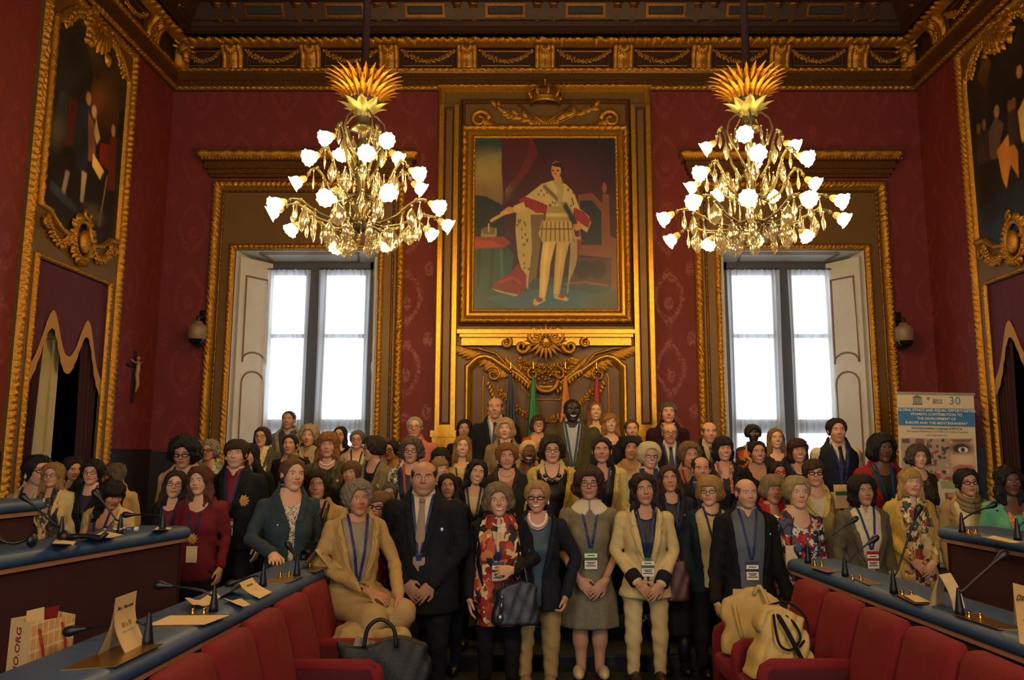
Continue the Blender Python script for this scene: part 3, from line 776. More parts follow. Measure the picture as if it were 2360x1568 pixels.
# doublet, hose, legs
pt.poly(K((640,640),(780,640),(800,760),(620,760)), '#8c7740').poly(K((600,745),(810,745),(840,870),(800,905),(600,895),(575,840)), '#a08a48')
for i in range(8): pt.line(K((605 + i * 30, 755), (595 + i * 33, 890)), .004, '#4f3f1e', .9)
pt.line(K((585,805),(830,805)), .005, '#4f3f1e', .8).line(K((640,705),(780,705)), .01, '#b7a56a', .8).line(K((770,640),(830,750)), .018, '#12282a').line(K((620,500),(740,620)), .012, '#5f5230')
pt.poly(K((608,895),(700,895),(660,1050),(650,1150),(622,1290),(580,1290),(588,1060)), '#b39a58').poly(K((705,900),(795,900),(765,1020),(750,1120),(722,1270),(680,1265),(690,1080)), '#a68d50').line(K((640,910),(620,1050),(605,1270)), .012, '#c6ae6c', .8).line(K((740,920),(725,1060),(700,1250)), .012, '#b9a060', .7)
pt.poly(K((545,1300),(620,1285),(625,1310),(560,1345),(535,1335)), '#a89058').poly(K((680,1270),(750,1270),(790,1300),(770,1315),(690,1295)), '#a89058').ell(.455, .912, .025, .012, '#7c1a1a').ell(.61, .892, .022, .012, '#7c1a1a').line(K((825,800),(780,1250)), .005, '#8a8070')
# head
pt.poly(K((690,460),(690,420),(740,430),(745,470),(720,500)), '#a5804a').ell(.575, .205, .034, .048, '#b07a4c', 1, .1).poly(K((668,345),(700,318),(745,330),(755,380),(745,400),(735,360),(680,350)), '#14100e').ell(.553, .208, .01, .004, '#2a1a12').ell(.588, .208, .01, .004, '#2a1a12').line(K((690,405),(706,408)), .003, '#7a3a2a').poly(K((680,460),(745,450),(760,520),(740,640),(715,620),(710,520)), '#8f8254')
pt.noise(.07, 25, 20, 4)
me = pt.mesh('canvas', lambda u, v: TP(ix0 + (ix1 - ix0) * u, iz1 - (iz1 - iz0) * v, .045))
link('canvas', me, mat('oil_paint', rough=0.42, attr='col', bump=0.06, scale=180), PIC)

rnd = random.Random(11)
# crown, branches and sceptres over the portrait
o = Orn(lambda u, z, n=0.0: TO(AX + u, z, .06 + n))
z0 = 6.05
cr = MB(); cr.lathe([(0.19, 0), (0.20, .02), (0.19, .05), (0.195, .07)], 24, TO(AX, z0 + .17, .12))
for i in range(9):
    a = 2 * pi * i / 9; c = Vector((math.cos(a), math.sin(a), 0)); b0 = TO(AX, z0 + .24, .12)
    cr.ball(b0 + c * 0.2 + Vector((0, 0, .03)), .03, 7, 5)
    cr.tube([b0 + c * .19, b0 + c * .235 + Vector((0, 0, .08)), b0 + c * .15 + Vector((0, 0, .16)), b0 + c * .03 + Vector((0, 0, .19))], [.022, .02, .018, .012], 6)
cr.ball(TO(AX, z0 + .46, .12), .035, 10, 7); cr.tube([TO(AX, z0 + .48, .12), TO(AX, z0 + .58, .12)], [.012, .006], 6); cr.ball(TO(AX, z0 + .53, .12), .02, 8, 6)
cr.build('crown_ornament', GOLD, OV)
for s_ in (-1, 1):
    o.tube([(s_ * -.22, z0 - .22, .03), (s_ * .36, z0 + .20, .04)], .012)
    for k in range(14):
        t = k / 13; u = s_ * (.12 + .52 * t); z = z0 - .07 + .26 * t + .03 * math.sin(6 * t)
        o.leaf(u, z, (0 if s_ > 0 else pi) + s_ * (.45 + rnd.uniform(-.9, .9)), .14, .065, .04); o.bead(u + rnd.uniform(-.05, .05), z + rnd.uniform(-.05, .05), .016, .03)
    o.tube([(s_ * .08, z0 - .1, .02), (s_ * .35, z0 + .03, .03), (s_ * .66, z0 + .2, .03)], .01)
    # corner scroll with ribs
    o.spiral(s_ * .86, z0 + .0, .13, pi if s_ > 0 else 0, 1.35, .042, -s_); 
    for k in range(7): o.leaf(s_ * (.80 - k * .03), z0 - .10 - .012 * k, (pi * .52 + .1 * k) if s_ > 0 else (pi * .48 - .1 * k), .15 - k * .008, .055, .045)
    o.garland(sag(s_ * .66, z0 - .10, s_ * .12, z0 - .14, .05), 18, .07, rnd)
for k in range(9): o.leaf((k - 4) * .028, z0 + .06, -pi / 2 + (k - 4) * .10, .2, .045, .03)
o.garland([(-.9, z0 - .215), (.9, z0 - .215)], 34, .035, rnd)
o.build('carved_trophy', GOLD, OV)

# shelf and rococo carving under the portrait
q = MB()
for e, za, zb, n in ((0, 3.18, 3.23, .17), (.03, 3.14, 3.18, .14), (.05, 3.04, 3.14, .09)): q.obox(TO(-.93 + e, za, .06), (2.23 - 2 * e, 0, 0), (0, -n, 0), (0, 0, zb - za))
q.build('shelf_moulding', GOLDS, OV, smooth=False)
o = Orn(lambda u, z, n=0.0: TO(AX + u, z, .06 + n))
o.T = lambda u, z, n=0.0: TO(AX + u, z + .14, .14 + n)
o.shell(0, 2.97, .27, 11, pi * 1.02, pi * 1.98, .07); o.shell(0, 2.97, .19, 7, pi * .1, pi * .9, .06)
for s_ in (-1, 1):
    o.spiral(s_ * .12, 3.00, .11, pi * .5, 1.2, .040, -s_, .05); o.spiral(s_ * .30, 2.88, .09, pi * .9 if s_ > 0 else pi * .1, 1.2, .036, s_, .04)
    o.spiral(s_ * .50, 2.93, .07, pi * .4, 1.2, .032, s_, .04)
for k in range(10): o.bead(.07 * math.cos(k * .63), 2.95 + .07 * math.sin(k * .63), .022, .06)
o.T = lambda u, z, n=0.0: TO(AX + u, z + .14, .06 + n)
for s_ in (-1, 1):
    # long feathered leaves reaching outwards
    for k in range(13):
        t = k / 12; u = s_ * (.46 + .62 * t); z = 2.62 + .26 * t ** .6
        o.leaf(u, z, (0.15 if s_ > 0 else pi - .15) - s_ * .75 * (1 - t) , .24 - .05 * t, .085, .05, .02, -s_ * .5)
    o.tube([(s_ * .40, 2.50, .03), (s_ * .46, 2.62, .05), (s_ * .62, 2.80, .05), (s_ * .85, 2.87, .04), (s_ * 1.08, 2.88, .02)], .018)
    o.spiral(s_ * .40, 2.55, .06, 0 if s_ < 0 else pi, 1.1, .022, -s_, .04)
    for k in range(6): o.leaf(s_ * (.44 + .035 * k), 2.55 + .03 * k, (-.5 if s_ > 0 else pi + .5), .19, .06, .04, .02, s_ * .6)
o.garland(sag(-.36, 2.72, 0, 2.58, .06), 18, .08, rnd); o.garland(sag(0, 2.58, .36, 2.72, .06), 18, .08, rnd)
o.build('rococo_carving', GOLD, OV)
# serpentine arch moulding over the niche
def arch(h=1.0, d=0.0):
    half = [(-1.02, 1.0), (-1.02, 2.80), (-.97, 2.82), (-.93, 2.87), (-.86, 2.92), (-.76, 2.94), (-.66, 2.91), (-.55, 2.83), (-.45, 2.76), (-.36, 2.72), (-.29, 2.67), (-.22, 2.60), (-.14, 2.56), (-.05, 2.55)]
    full = half + [(-x, z) for x, z in half[::-1]]
    return [(x * (1 - d), z - d * 1.2) for x, z in full]
A = arch()
q = MB(); q.ribbon([TO(AX + x, z, .06) for x, z in A], NB, [(0.0, 0.0), (0.0, .06), (-.03, .085), (-.05, .06), (-.075, .055), (-.085, .02), (-.10, .02), (-.10, -.03)]); q.build('arch_moulding', GOLDS, OV)
NICH = mat('niche_paint', '#5a3c16', rough=.5, metal=.25, var=.1, scale=6)
q = MB(); B = [(x * .96, z - .03) for x, z in A]; 
V = [TO(AX + x, z, .064) for x, z in B] + [TO(AX + x, 1.0, .064) for x, z in B]; k = len(B)
q.add(V, [[i, i + 1, k + i + 1, k + i] for i in range(k - 1)]); q.build('niche_panel', NICH, OV, smooth=False)
C2 = [(-.80, 1.0), (-.80, 2.40), (-.74, 2.52), (-.62, 2.54), (-.50, 2.45), (-.40, 2.38), (-.33, 2.36), (-.24, 2.22), (-.16, 2.13), (-.08, 2.14)]
C2 = C2 + [(-x, z) for x, z in C2[::-1]]
q = MB(); q.ribbon([TO(AX + x, z + (.24 if z > 1.1 else 0), .066) for x, z in C2], NB, [(0, 0), (-.005, .015), (-.02, .015), (-.025, 0)]); q.build('niche_moulding', GOLD, OV)
o.m = MB(); o.T = lambda u, z, n=0.0: TO(AX + u, z + .24, .07 + n)
o.garland(sag(-.62, 2.28, 0, 1.86, .10) + sag(0, 1.86, .62, 2.28, .10)[1:], 64, .055, rnd)
for s_ in (-1, 1):
    o.spiral(s_ * .66, 2.44, .11, pi * .1 if s_ > 0 else pi * .9, 1.4, .026, s_, .04)
    for k in range(8): o.leaf(s_ * (.70 - .015 * k), 2.36 - .045 * k, -pi / 2 + s_ * (.6 - .1 * k), .09, .045, .035)
    for k in range(7): o.bead(s_ * (.66 + .012 * k), 2.10 - .03 * k, .022, .02)
o.build('niche_garland', GOLD, OV)
o.m = MB(); o.T = lambda u, z, n=0.0: TO(AX + u, z + .28, .12 + n)
for s_ in (-1, 1):
    for k in range(9):
        t = k / 8; o.leaf(s_ * (.46 - .30 * t), 2.50 - .24 * t, (pi * .62 if s_ < 0 else pi * .38) - s_ * .3 * t, .14 - .05 * t, .05, .04)
        o.leaf(s_ * (.44 - .30 * t), 2.46 - .24 * t, (-pi * .55 if s_ < 0 else -pi * .45), .08, .04, .03)
    o.spiral(s_ * .16, 2.40, .08, pi * .5, 1.2, .024, -s_, .05)
o.m.tube([o.T(.15 * math.cos(t), 2.33 + .15 * math.sin(t), .03) for t in [pi + pi * i / 12 for i in range(13)]], .032, 8)
for k in range(14): o.bead(.05 * math.cos(k * .9) * (1 + k % 2), 2.38 + .05 * math.sin(k * .9) * (1 + k % 2), .022, .05)
o.garland(sag(-.3, 2.56, .3, 2.56, .07), 16, .05, rnd)
o.build('keystone_carving', GOLD, OV)

# ---------------------------------------------------------------- side doors with a painting over each
FRINGE = mat('gold_fringe', '#a4793f', rough=.8, bump=.5, scale=160, stretch=(1, 1, .05))
VELV = mat('maroon_velvet', '#4a1426', rough=.85, sheen=.4, bump=.2, scale=50, var=.2)
DRAPE = mat('dark_maroon_drape', '#2c0714', rough=.9, sheen=.2)
DOORP = mat('cream_door_paint', '#a3986a', rough=.55, var=.08)
BLACK = mat('painted_room_dark', '#0b0d10', rough=.9)  # darkness beyond the doorways, put into the colour
PSH_T = [(0, .13), (.05, .12), (.09, .085), (.16, .045), (.26, .015), (.36, .0), (.5, .0)]
PSH_B = [(0, .93), (.10, .935), (.14, .955), (.22, .985), (.34, 1.0), (.42, .99), (.5, .97)]
PSH_T = PSH_T + [(1 - a, b) for a, b in PSH_T[::-1][1:]]; PSH_B = PSH_B + [(1 - a, b) for a, b in PSH_B[::-1][1:]]
def door_case(side, n):
    s_ = 1 if side == 'left' else -1
    T, NN = planeT(side)
    yc = (DY0 + DY1) / 2; hw = (DY1 - DY0) / 2
    U = lambda u, z, n_=0.0: T((yc + u) if s_ > 0 else (-yc + u), z, n_)     # u along the wall, seen from the hall
    D = empty('door_%d' % n, (0, 0, 0)); tag(D, kind='structure')
    ow = hw + 0.22
    q = MB()
    for a, b, c, d in ((-ow, -hw, 0, 6.42), (hw, ow, 0, 6.42), (-hw, hw, DZ, 6.42)): 
        P0 = U(a, c, 0); q.obox(P0, U(b, c, 0) - P0, NN * .04, (0, 0, d - c))
    q.build('door_surround', OLIVE, D, smooth=False)
    q = MB(); q.ribbon([U(-ow, 0, .04), U(-ow, 6.43, .04), U(ow, 6.43, .04), U(ow, 0, .04)], NN, [(-a, h) for a, h in halfround(.085, .045, 9)], step=.012, carve=(.065, .020)); q.build('outer_gilt_frame', GOLD, D)
    q = MB(); q.ribbon([U(-hw - .03, 0, .04), U(-hw - .03, DZ + .03, .04), U(hw + .03, DZ + .03, .04), U(hw + .03, 0, .04)], NN, [(-a, h) for a, h in halfround(.05, .03, 7)], step=.012, carve=(.055, .014)); q.build('inner_gilt_frame', GOLD, D)
    # near-black block with the unlit room's darkness in its colour, door leaf ajar
    P = lambda u, z, dep: U(u, z, -dep)
    q = MB()
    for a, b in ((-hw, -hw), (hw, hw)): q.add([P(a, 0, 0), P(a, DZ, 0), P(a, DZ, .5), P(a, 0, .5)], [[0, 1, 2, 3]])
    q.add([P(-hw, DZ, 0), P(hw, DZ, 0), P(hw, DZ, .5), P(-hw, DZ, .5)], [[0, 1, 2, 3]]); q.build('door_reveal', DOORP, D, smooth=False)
    q = MB(); q.obox(P(-hw - .8, 0, .5), P(hw + .8, 0, .5) - P(-hw - .8, 0, .5), -NN * 1.2, (0, 0, DZ + .2)); me = q.build('passage_dark_block', BLACK, D, smooth=False)
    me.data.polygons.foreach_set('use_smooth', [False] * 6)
    h0, h1 = ((-.50, -.02) if s_ > 0 else (.02, .50))
    q = MB(); A0 = P(h0, 0.02, .12); A1 = P(h1, 0.02, .05); q.obox(A0, A1 - A0, -NN * .04, (0, 0, 3.0)); leaf = q.build('door_leaf', DOORP, D, smooth=False)
    ed = (A1 - A0)
    for za, zb in ((.2, 1.5), (1.65, 2.85)):
        q = MB(); q.ribbon([A0 + ed * a + Vector((0, 0, z)) + NN * .002 for a, z in ((.15, za), (.85, za), (.85, zb), (.15, zb))], NN, [(0, 0), (0, .015), (.03, .012), (.035, -.004)], closed=True); q.build('door_moulding', DOORP, leaf, smooth=False)
    # drapes
    for e in (-1, 1):
        V = []; F = []; nx, nz = 26, 12
        for j in range(nz + 1):
            z = 3.3 * (1 - j / nz) + .02
            for i in range(nx + 1):
                t = i / nx; wd = .22 + .10 * (1 - j / nz) ** 2
                V.append(U(e * (hw - .01 - t * wd), z, -.03 - .03 * math.sin(t * 26 + e) ))
        F = [[j * (nx + 1) + i, j * (nx + 1) + i + 1, (j + 1) * (nx + 1) + i + 1, (j + 1) * (nx + 1) + i] for j in range(nz) for i in range(nx)]
        me = bpy.data.meshes.new('drape'); me.from_pydata(V, [], F); link('drape', me, DRAPE, D)
    # valance with a waved fringe
    hang = lambda u: 2.82 - .28 * abs(math.sin((u / hw) * pi * 1.0 + pi / 2)) ** 1.5 * (1 if abs(u) < hw * .5 else 2.0) + (.0 if abs(u) < .5 * hw else .18) + .05
    def zed(u):
        x = abs(u) / hw; xs_ = np.linspace(x - .09, x + .09, 9)
        return float(np.interp(np.abs(xs_), [0, .12, .25, .38, .5, .62, .8, 1.0, 1.1], [2.64, 2.67, 2.84, 3.05, 3.12, 2.94, 2.60, 2.45, 2.42]).mean())
    V = []; W_ = []; k = 64
    for i in range(k + 1):
        u = -hw + 2 * hw * i / k; z = zed(u)
        V += [U(u, DZ - .01, .01 + .004 * math.sin(i)), U(u, z, .02 + .006 * math.sin(i * .9))]
        W_ += [U(u, z + .03, .03), U(u, z - .06, .035), U(u, z - .15, .03 + .004 * math.sin(i * 2.1))]
    q = MB(); q.add(V, [[2 * i, 2 * i + 1, 2 * i + 3, 2 * i + 2] for i in range(k)]); va = q.build('valance', VELV, D)
    q = MB(); q.add(W_, [[3 * i + j, 3 * i + j + 1, 3 * i + j + 4, 3 * i + j + 3] for i in range(k) for j in (0, 1)]); q.build('fringe', FRINGE, va)
    # overdoor painting
    PN = empty('overdoor_painting', (0, 0, 0))
    z0, z1 = 3.93, 6.30
    pw = hw + .03
    mp = lambda u, v: U(-pw + 2 * pw * u, z1 - (z1 - z0) * v, .05)
    g = Paint(90, 160, '#131316')
    if side == 'left':
        g.ell(.62, .22, .35, .18, '#3a2a1c', .9, .8).ell(.6, .30, .2, .10, '#6b3f20', .8, .8).poly([(0, 0), (.35, 0), (.5, .25), (.45, .42), (.12, .55), (0, .6)], '#20211f').line([(.3, .02), (.55, .22)], .03, '#383022')
        for x, c in ((.1, '#2a2f33'), (.22, '#4a2018'), (.33, '#1c2a30')): g.poly([(x, .42), (x + .1, .40), (x + .12, .62), (x - .02, .64)], c)
        g.poly([(.40, .36), (.52, .40), (.55, .58), (.50, .72), (.36, .70), (.36, .48)], '#1d2836').poly([(.47, .42), (.58, .46), (.62, .62), (.52, .64)], '#7a4a34').ell(.46, .36, .035, .03, '#a87a58').ell(.55, .40, .035, .03, '#b08a60').poly([(.58, .42), (.66, .50), (.62, .54), (.57, .50)], '#b9a06a')
        g.poly([(.58, .59), (.75, .64), (.70, .69), (.58, .65)], '#d8b45c').poly([(.66, .52), (.80, .50), (.82, .62), (.68, .62)], '#6a1c1c').poly([(.80, .46), (.90, .44), (.93, .70), (.82, .72)], '#5a2020').ell(.84, .42, .03, .03, '#a07858').poly([(.9, .30), (1, .26), (1, .55), (.94, .5)], '#0f0f12')
        g.poly([(.45, .70), (.52, .70), (.50, .84), (.46, .84)], '#b09a80').poly([(.25, .74), (.30, .74), (.26, .86), (.22, .84)], '#8a8070').line([(.80, .66), (.74, .90)], .008, '#8a6a40').ell(.10, .60, .08, .07, '#4a4636', .8, .6).ell(.65, .86, .14, .04, '#4b4433', .8, .5).line([(.1, .84), (.5, .90), (.7, .97)], .02, '#2a3844')
    else:
        g.poly([(.16, .16), (.30, .05), (.36, .14), (.26, .24)], '#5a3a24').ell(.3, .25, .2, .1, '#241a16', .9, .7).poly([(.22, .46), (.36, .40), (.46, .46), (.40, .52), (.34, .60), (.24, .58)], '#4a3c34').ell(.38, .38, .035, .03, '#8a6848')
        g.poly([(.34, .56), (.50, .52), (.60, .62), (.58, .74), (.50, .66), (.42, .76), (.38, .70)], '#a86c30').poly([(.62, .46), (.80, .38), (.84, .54), (.66, .60)], '#c9a85a').poly([(.75, .3), (.9, .28), (.95, .6), (.8, .62)], '#5a2424').ell(.70, .28, .035, .03, '#9a7050').poly([(0, .78), (1, .74), (1, 1), (0, 1)], '#16222c', .8).ell(.5, .92, .3, .05, '#22405a', .8, .6)
        for x in (.12, .2, .55, .6): g.ell(x, .40, .03, .028, '#6a4a34', .9); g.poly([(x - .04, .43), (x + .04, .43), (x + .05, .58), (x - .05, .58)], '#2c2224')
    g.noise(.25, 16, 14, 5 + n)
    tx, tv = zip(*PSH_T); bx, bv = zip(*PSH_B)
    me = g.mesh('canvas', mp, mask=lambda u, v: (v > np.interp(u, tx, tv) - .004) & (v < np.interp(u, bx, bv) + .004))
    link('canvas', me, MATS['oil_paint'], PN)
    out = [mp(a, b) for a, b in PSH_T] + [mp(a, b) for a, b in PSH_B[::-1]]
    q = MB(); q.ribbon([p - NN * .01 for p in out][::-1], NN, [(-.05, 0), (-.045, .04), (-.02, .055), (0, .03), (.01, 0)], closed=True, step=.03, carve=(.08, .012)); q.build('shaped_frame', GOLD, PN)
    r2 = random.Random(n)
    o = Orn(lambda u, z, n_=0.0: U(u, z, .05 + n_))
    zt = z1 + .0
    for k_ in range(46): o.leaf(r2.uniform(-.22, .22), zt - .02 + r2.uniform(-.22, .10), r2.uniform(0, 6.3), r2.uniform(.06, .15), .055, .05, .03)
    o.shell(0, zt + .03, .30, 9, pi * 1.15, pi * 1.85, .07)
    for e in (-1, 1):
        o.garland([(e * .2, zt + .02), (e * .42, zt - .06), (e * .58, zt - .28)], 20, .07, r2)
    o.build('top_cartouche', GOLD, PN)
    o.m = MB(); zb = z0 - .02
    o.T = lambda u, z, n_=0.0: U(u, z, .06 + n_)
    o.m.ball(U(0, zb - .02, .10), .085, 12, 8, (.6, 1, 1.5) if True else None)
    o.m.tube([U(.15 * math.cos(t), zb + .20 * math.sin(t), .08) for t in [2 * pi * i / 20 for i in range(21)]], .03, 7)
    for k_ in range(28):
        t = 2 * pi * k_ / 28; o.leaf(.15 * math.cos(t), zb + .20 * math.sin(t), t + r2.uniform(-.6, .6), .09, .05, .04, .03)
    o.spiral(0, zb + .26, .06, pi * .5, 1.2, .022, 1, .07)
    for e in (-1, 1): o.garland(sag(e * .18, zb + .0, e * .60, zb + .06, .16), 22, .065, r2); o.spiral(e * .62, zb + .02, .07, 0, 1.2, .02, e, .03)
    o.build('bottom_cartouche', GOLD, PN)
    tag(PN, 'shaped historical painting over the doorway of the %s' % ('crucifix wall' if side == 'left' else 'wall beside the roll-up banner'), 'painting', 'overdoor paintings')
door_case('left', 1)
door_case('right', 2)

# crucifix, dome cameras
c = atx(305, 880, WL)
CR = empty('crucifix', (WL, c.y, c.z - .25)); tag(CR, 'small dark wooden crucifix with pale figure on the red damask wall', 'crucifix')
q = MB(); q.box((.0, -.02, 0), (.025, .02, .62)); q.box((.0, -.17, .42), (.025, .17, .455)); q.build('cross', mat('dark_wood', '#1f120d', rough=.5), CR, smooth=False)
q = MB(); q.tube([(.05, 0, .50), (.055, .01, .42), (.05, .0, .33), (.06, .015, .22), (.045, -.005, .12)], [.018, .03, .026, .024, .012], 8); q.ball((.06, -.01, .53), .025, 8, 6)
for e in (-1, 1): q.tube([(.05, e * .02, .46), (.04, e * .14, .50)], [.013, .008], 6)
q.build('figure', mat('ivory', '#8e6a48', rough=.5), CR)
for k, (px, py) in enumerate(((455, 768), (2084, 772))):
    p = at(px, py, 9.80)
    D = empty('dome_camera', (p.x, YB, p.z)); dy = p.y - YB
    q = MB(); q.lathe([(.0, .15), (.05, .15), (.06, .12), (.10, .10), (.115, .06), (.115, -.05), (.10, -.08)], 20, (0, dy, 0)); q.build('housing', mat('dome_housing', '#7a6248', rough=.45), D)
    q = MB(); q.lathe([(.10, -.08), (.095, -.11), (.07, -.145), (.03, -.165), (.0, -.17)], 20, (0, dy, 0)); q.build('dome', mat('smoked_dome', '#101216', rough=.08, spec=.8), D)
    q = MB(); q.tube([(0, dy, .14), (0, dy, .20), (0, -.02, .22)], .025, 8); q.box((-.06, -.02, .14), (.06, 0, .32)); q.build('bracket', mat('camera_bracket', '#171a1e', rough=.5), D)
    tag(D, ['dome security camera on the red wall between crucifix and window', 'dome security camera on the red wall above the roll-up banner'][k], 'camera', 'dome cameras')
# ================================================================ CHANDELIERS
BRASS = mat('chandelier_brass', '#6e674c', rough=.25, metal=.6)
LEAFG = mat('gilt_leaf', '#b07a28', rough=.38, metal=.8, bump=.3, scale=60)
LEAFP = mat('pale_gilt_leaf', '#8f8a58', rough=.35, metal=.5)
RODM = mat('maroon_rod_sleeve', '#2a0f14', rough=.8)
SHADE = mat('lit_glass_shade', '#fff0c0', rough=.4, emit='#ffcc78', estr=LAMP_E)
HOLD = mat('lamp_holder_porcelain', '#b0a070', rough=.35)
CRYS = bpy.data.materials.new('crystal'); CRYS.use_nodes = True
nt = CRYS.node_tree; N = nt.nodes; L = nt.links; N.remove(N['Principled BSDF'])
tp = N.new('ShaderNodeBsdfTransparent'); tp.inputs[0].default_value = (.93, .90, .80, 1); gl = N.new('ShaderNodeBsdfGlossy'); gl.inputs['Roughness'].default_value = .12; gl.inputs[0].default_value = (1, .95, .8, 1)
mx = N.new('ShaderNodeMixShader'); mx.inputs[0].default_value = .6
df = N.new('ShaderNodeBsdfTranslucent'); df.inputs[0].default_value = (1, .96, .85, 1); mx2 = N.new('ShaderNodeMixShader'); mx2.inputs[0].default_value = .18
L.new(tp.outputs[0], mx.inputs[1]); L.new(gl.outputs[0], mx.inputs[2]); L.new(mx.outputs[0], mx2.inputs[1]); L.new(df.outputs[0], mx2.inputs[2]); L.new(mx2.outputs[0], N['Material Output'].inputs[0])

def feather(l, w_, curl, notch=True):
    q = MB(); k = 12; V = []; F = []
    for i in range(k + 1):
        t = i / k
        wd = w_ * .5 * (math.sin(pi * (t * .86 + .14)) ** .7) * ((.82 + .18 * (i % 2)) if notch else 1)
        if i == k: wd = .001
        out = curl * t ** 1.8; z = l * (t - .18 * t ** 3)
        for j, (f, b) in enumerate(((-1, -.012), (-.5, 0), (0, .010), (.5, 0), (1, -.012))): V.append((wd * f, -(out + b), z))
    for i in range(k):
        for j in range(4): F.append([i * 5 + j, i * 5 + j + 1, i * 5 + j + 6, i * 5 + j + 5])
    return q.add(V, F)
def drop(kind):
    q = MB()
    if kind == 0: q.lathe([(.001, 0), (.006, -.012), (.004, -.02), (.016, -.06), (.018, -.085), (.010, -.11), (.001, -.125)], 8)
    elif kind == 1: q.lathe([(.001, 0), (.012, -.02), (.034, -.065), (.038, -.09), (.022, -.125), (.001, -.15)], 6)
    else: q.lathe([(.001, 0), (.010, -.015), (.045, -.05), (.055, -.085), (.045, -.115), (.016, -.145), (.001, -.155)], 10)
    for i, v in enumerate(q.V): q.V[i] = (v[0], v[1] * .45, v[2])
    q.ball((0, 0, .008), .009, 6, 5)
    return q
def make_chandelier():
    R = empty('chandelier')
    Z0 = 3.80
    q = MB(); q.tube([(0, 0, 5.0), (0, 0, ZT - .14)], .036, 12); q.build('rod', RODM, R)
    q = MB(); q.lathe([(.0, 5.06), (.03, 5.05), (.05, 4.98), (.14, 4.93), (.17, 4.90), (.12, 4.86), (.07, 4.82), (.055, 4.72), (.06, 4.70), (.10, 4.665), (.115, 4.645), (.09, 4.64), (.035, 4.62), (.03, 4.52), (.05, 4.48), (.03, 4.42), (.028, 4.30), (.06, 4.26), (.065, 4.22), (.035, 4.16), (.03, 4.02), (.07, 3.96), (.085, 3.90), (.05, 3.85), (.075, 3.79), (.09, 3.75), (.06, 3.70), (.02, 3.67), (.0, 3.66)], 20); q.build('stem', BRASS, R)
    f1 = feather(.27, .065, .20).build('crown_leaf', LEAFG, R); f2 = feather(.17, .060, .17)
    f2 = f2.build('crown_leaf', LEAFG, R); f3 = feather(.17, .11, .16, False).build('cup_leaf', LEAFP, R)
    for pr, n, r, z, rz0, ins in ((f1, 26, .13, 4.95, 0, 0), (f2, 22, .15, 4.91, .15, 0), (f3, 9, .07, 4.76, .1, 0)):
        for i in range(n):
            o = pr if i == 0 else pr.copy()
            if i: COL.objects.link(o)
            a = rz0 + 2 * pi * i / n
            o.location = (r * math.sin(a), -r * math.cos(a), z); o.rotation_euler = (0 if pr is not f1 else .12, 0, a)
    # shades and holders
    sq = MB(); sq.lathe([(.022, 0), (.044, .012), (.056, .034), (.056, .056), (.060, .072), (.074, .086)], 20, ripple=(10, .07)); sq.add([(0, 0, .03)], [])
    k = len(sq.V) - 1; sq.V[k] = (0, 0, .082); n = 20; b0 = 5 * n
    for j in range(n): sq.F.append([b0 + j, b0 + (j + 1) % n, k]); sq.M.append(0)
    hq = MB(); hq.lathe([(.0, -.05), (.012, -.05), (.02, -.045), (.028, -.03), (.034, -.012), (.030, .004), (.02, .008)], 14)
    smesh = sq.build('glass_shade', SHADE, R); hmesh = hq.build('lamp_holder', HOLD, R)
    first = [True]
    drops = [drop(i).build('crystal_drop', CRYS, R) for i in range(3)]; dfirst = [True, True, True]
    rr = random.Random(5)
    def hang(p, kind, sc=1.0):
        o = drops[kind] if dfirst[kind] else drops[kind].copy()
        if not dfirst[kind]: COL.objects.link(o)
        dfirst[kind] = False; o.location = p; o.scale = (sc,) * 3; o.rotation_euler = (0, 0, rr.uniform(0, 6.28))
    for n, rad, z, zh, rz0, sw in ((10, .70, 3.80, 3.78, .18, .07), (7, .48, 4.20, 4.02, .5, .12), (4, .29, 4.50, 4.24, .75, .16)):
        for i in range(n):
            a = rz0 + 2 * pi * i / n; rd = rad * (1 + .05 * math.sin(i * 2.3)); zz = z + .05 * math.sin(i * 1.7)
            c, s_ = math.cos(a), math.sin(a)
            P = [(.05, zh), (rd * .30, zh - .05), (rd * .55, zh - .02 + (zz - zh) * .4), (rd * .70, zz + sw * .4), (rd * .82, zz + sw), (rd * .93, zz + sw * .9), (rd, zz + .03)]
            pts = []
            for j in range(len(P) - 1):
                for t in (0, .5): pts.append((P[j][0] + (P[j+1][0] - P[j][0]) * t, P[j][1] + (P[j+1][1] - P[j][1]) * t))
            pts.append(P[-1])
            q = MB(); q.tube([(r * c, r * s_, h) for r, h in pts], [.013] * (len(pts) - 3) + [.011, .010, .009], 7)
            for j in range(2, len(pts), 3): q.ball((pts[j][0] * c, pts[j][0] * s_, pts[j][1]), .02, 7, 5)
            arm = q.build('arm', BRASS, R)
            d = Vector((c, s_, -.55)).normalized(); rot = d.to_track_quat('Z', 'Y')
            for pr in (hmesh, smesh):
                o = pr if first[0] else pr.copy()
                if not first[0]: COL.objects.link(o)
                o.parent = arm; o.rotation_mode = 'QUATERNION'; o.rotation_quaternion = rot
                o.location = Vector((rd * c, rd * s_, zz + .03)) + d * (.05 if pr is hmesh else .055); o.scale = (1.0,) * 3
            first[0] = False
            for j, kd in ((3, 2), (5, 0), (7, 2 if i % 2 else 1), (9, 0)) if n == 10 else ((3, 0), (6, 1), (9, 0)):
                hang((pts[j][0] * c, pts[j][0] * s_, pts[j][1] - .03), kd, 1.35)
    for i in range(8):
        a = 2 * pi * i / 8; hang((.16 * math.cos(a), .16 * math.sin(a), 4.62), 1 if i % 2 else 0, 1.0); hang((.11 * math.cos(a + .3), .11 * math.sin(a + .3), 3.72), (i * 2) % 3, 1.0)
        hang((.2 * math.cos(a + .2), .2 * math.sin(a + .2), 4.22), i % 2, 1.0)
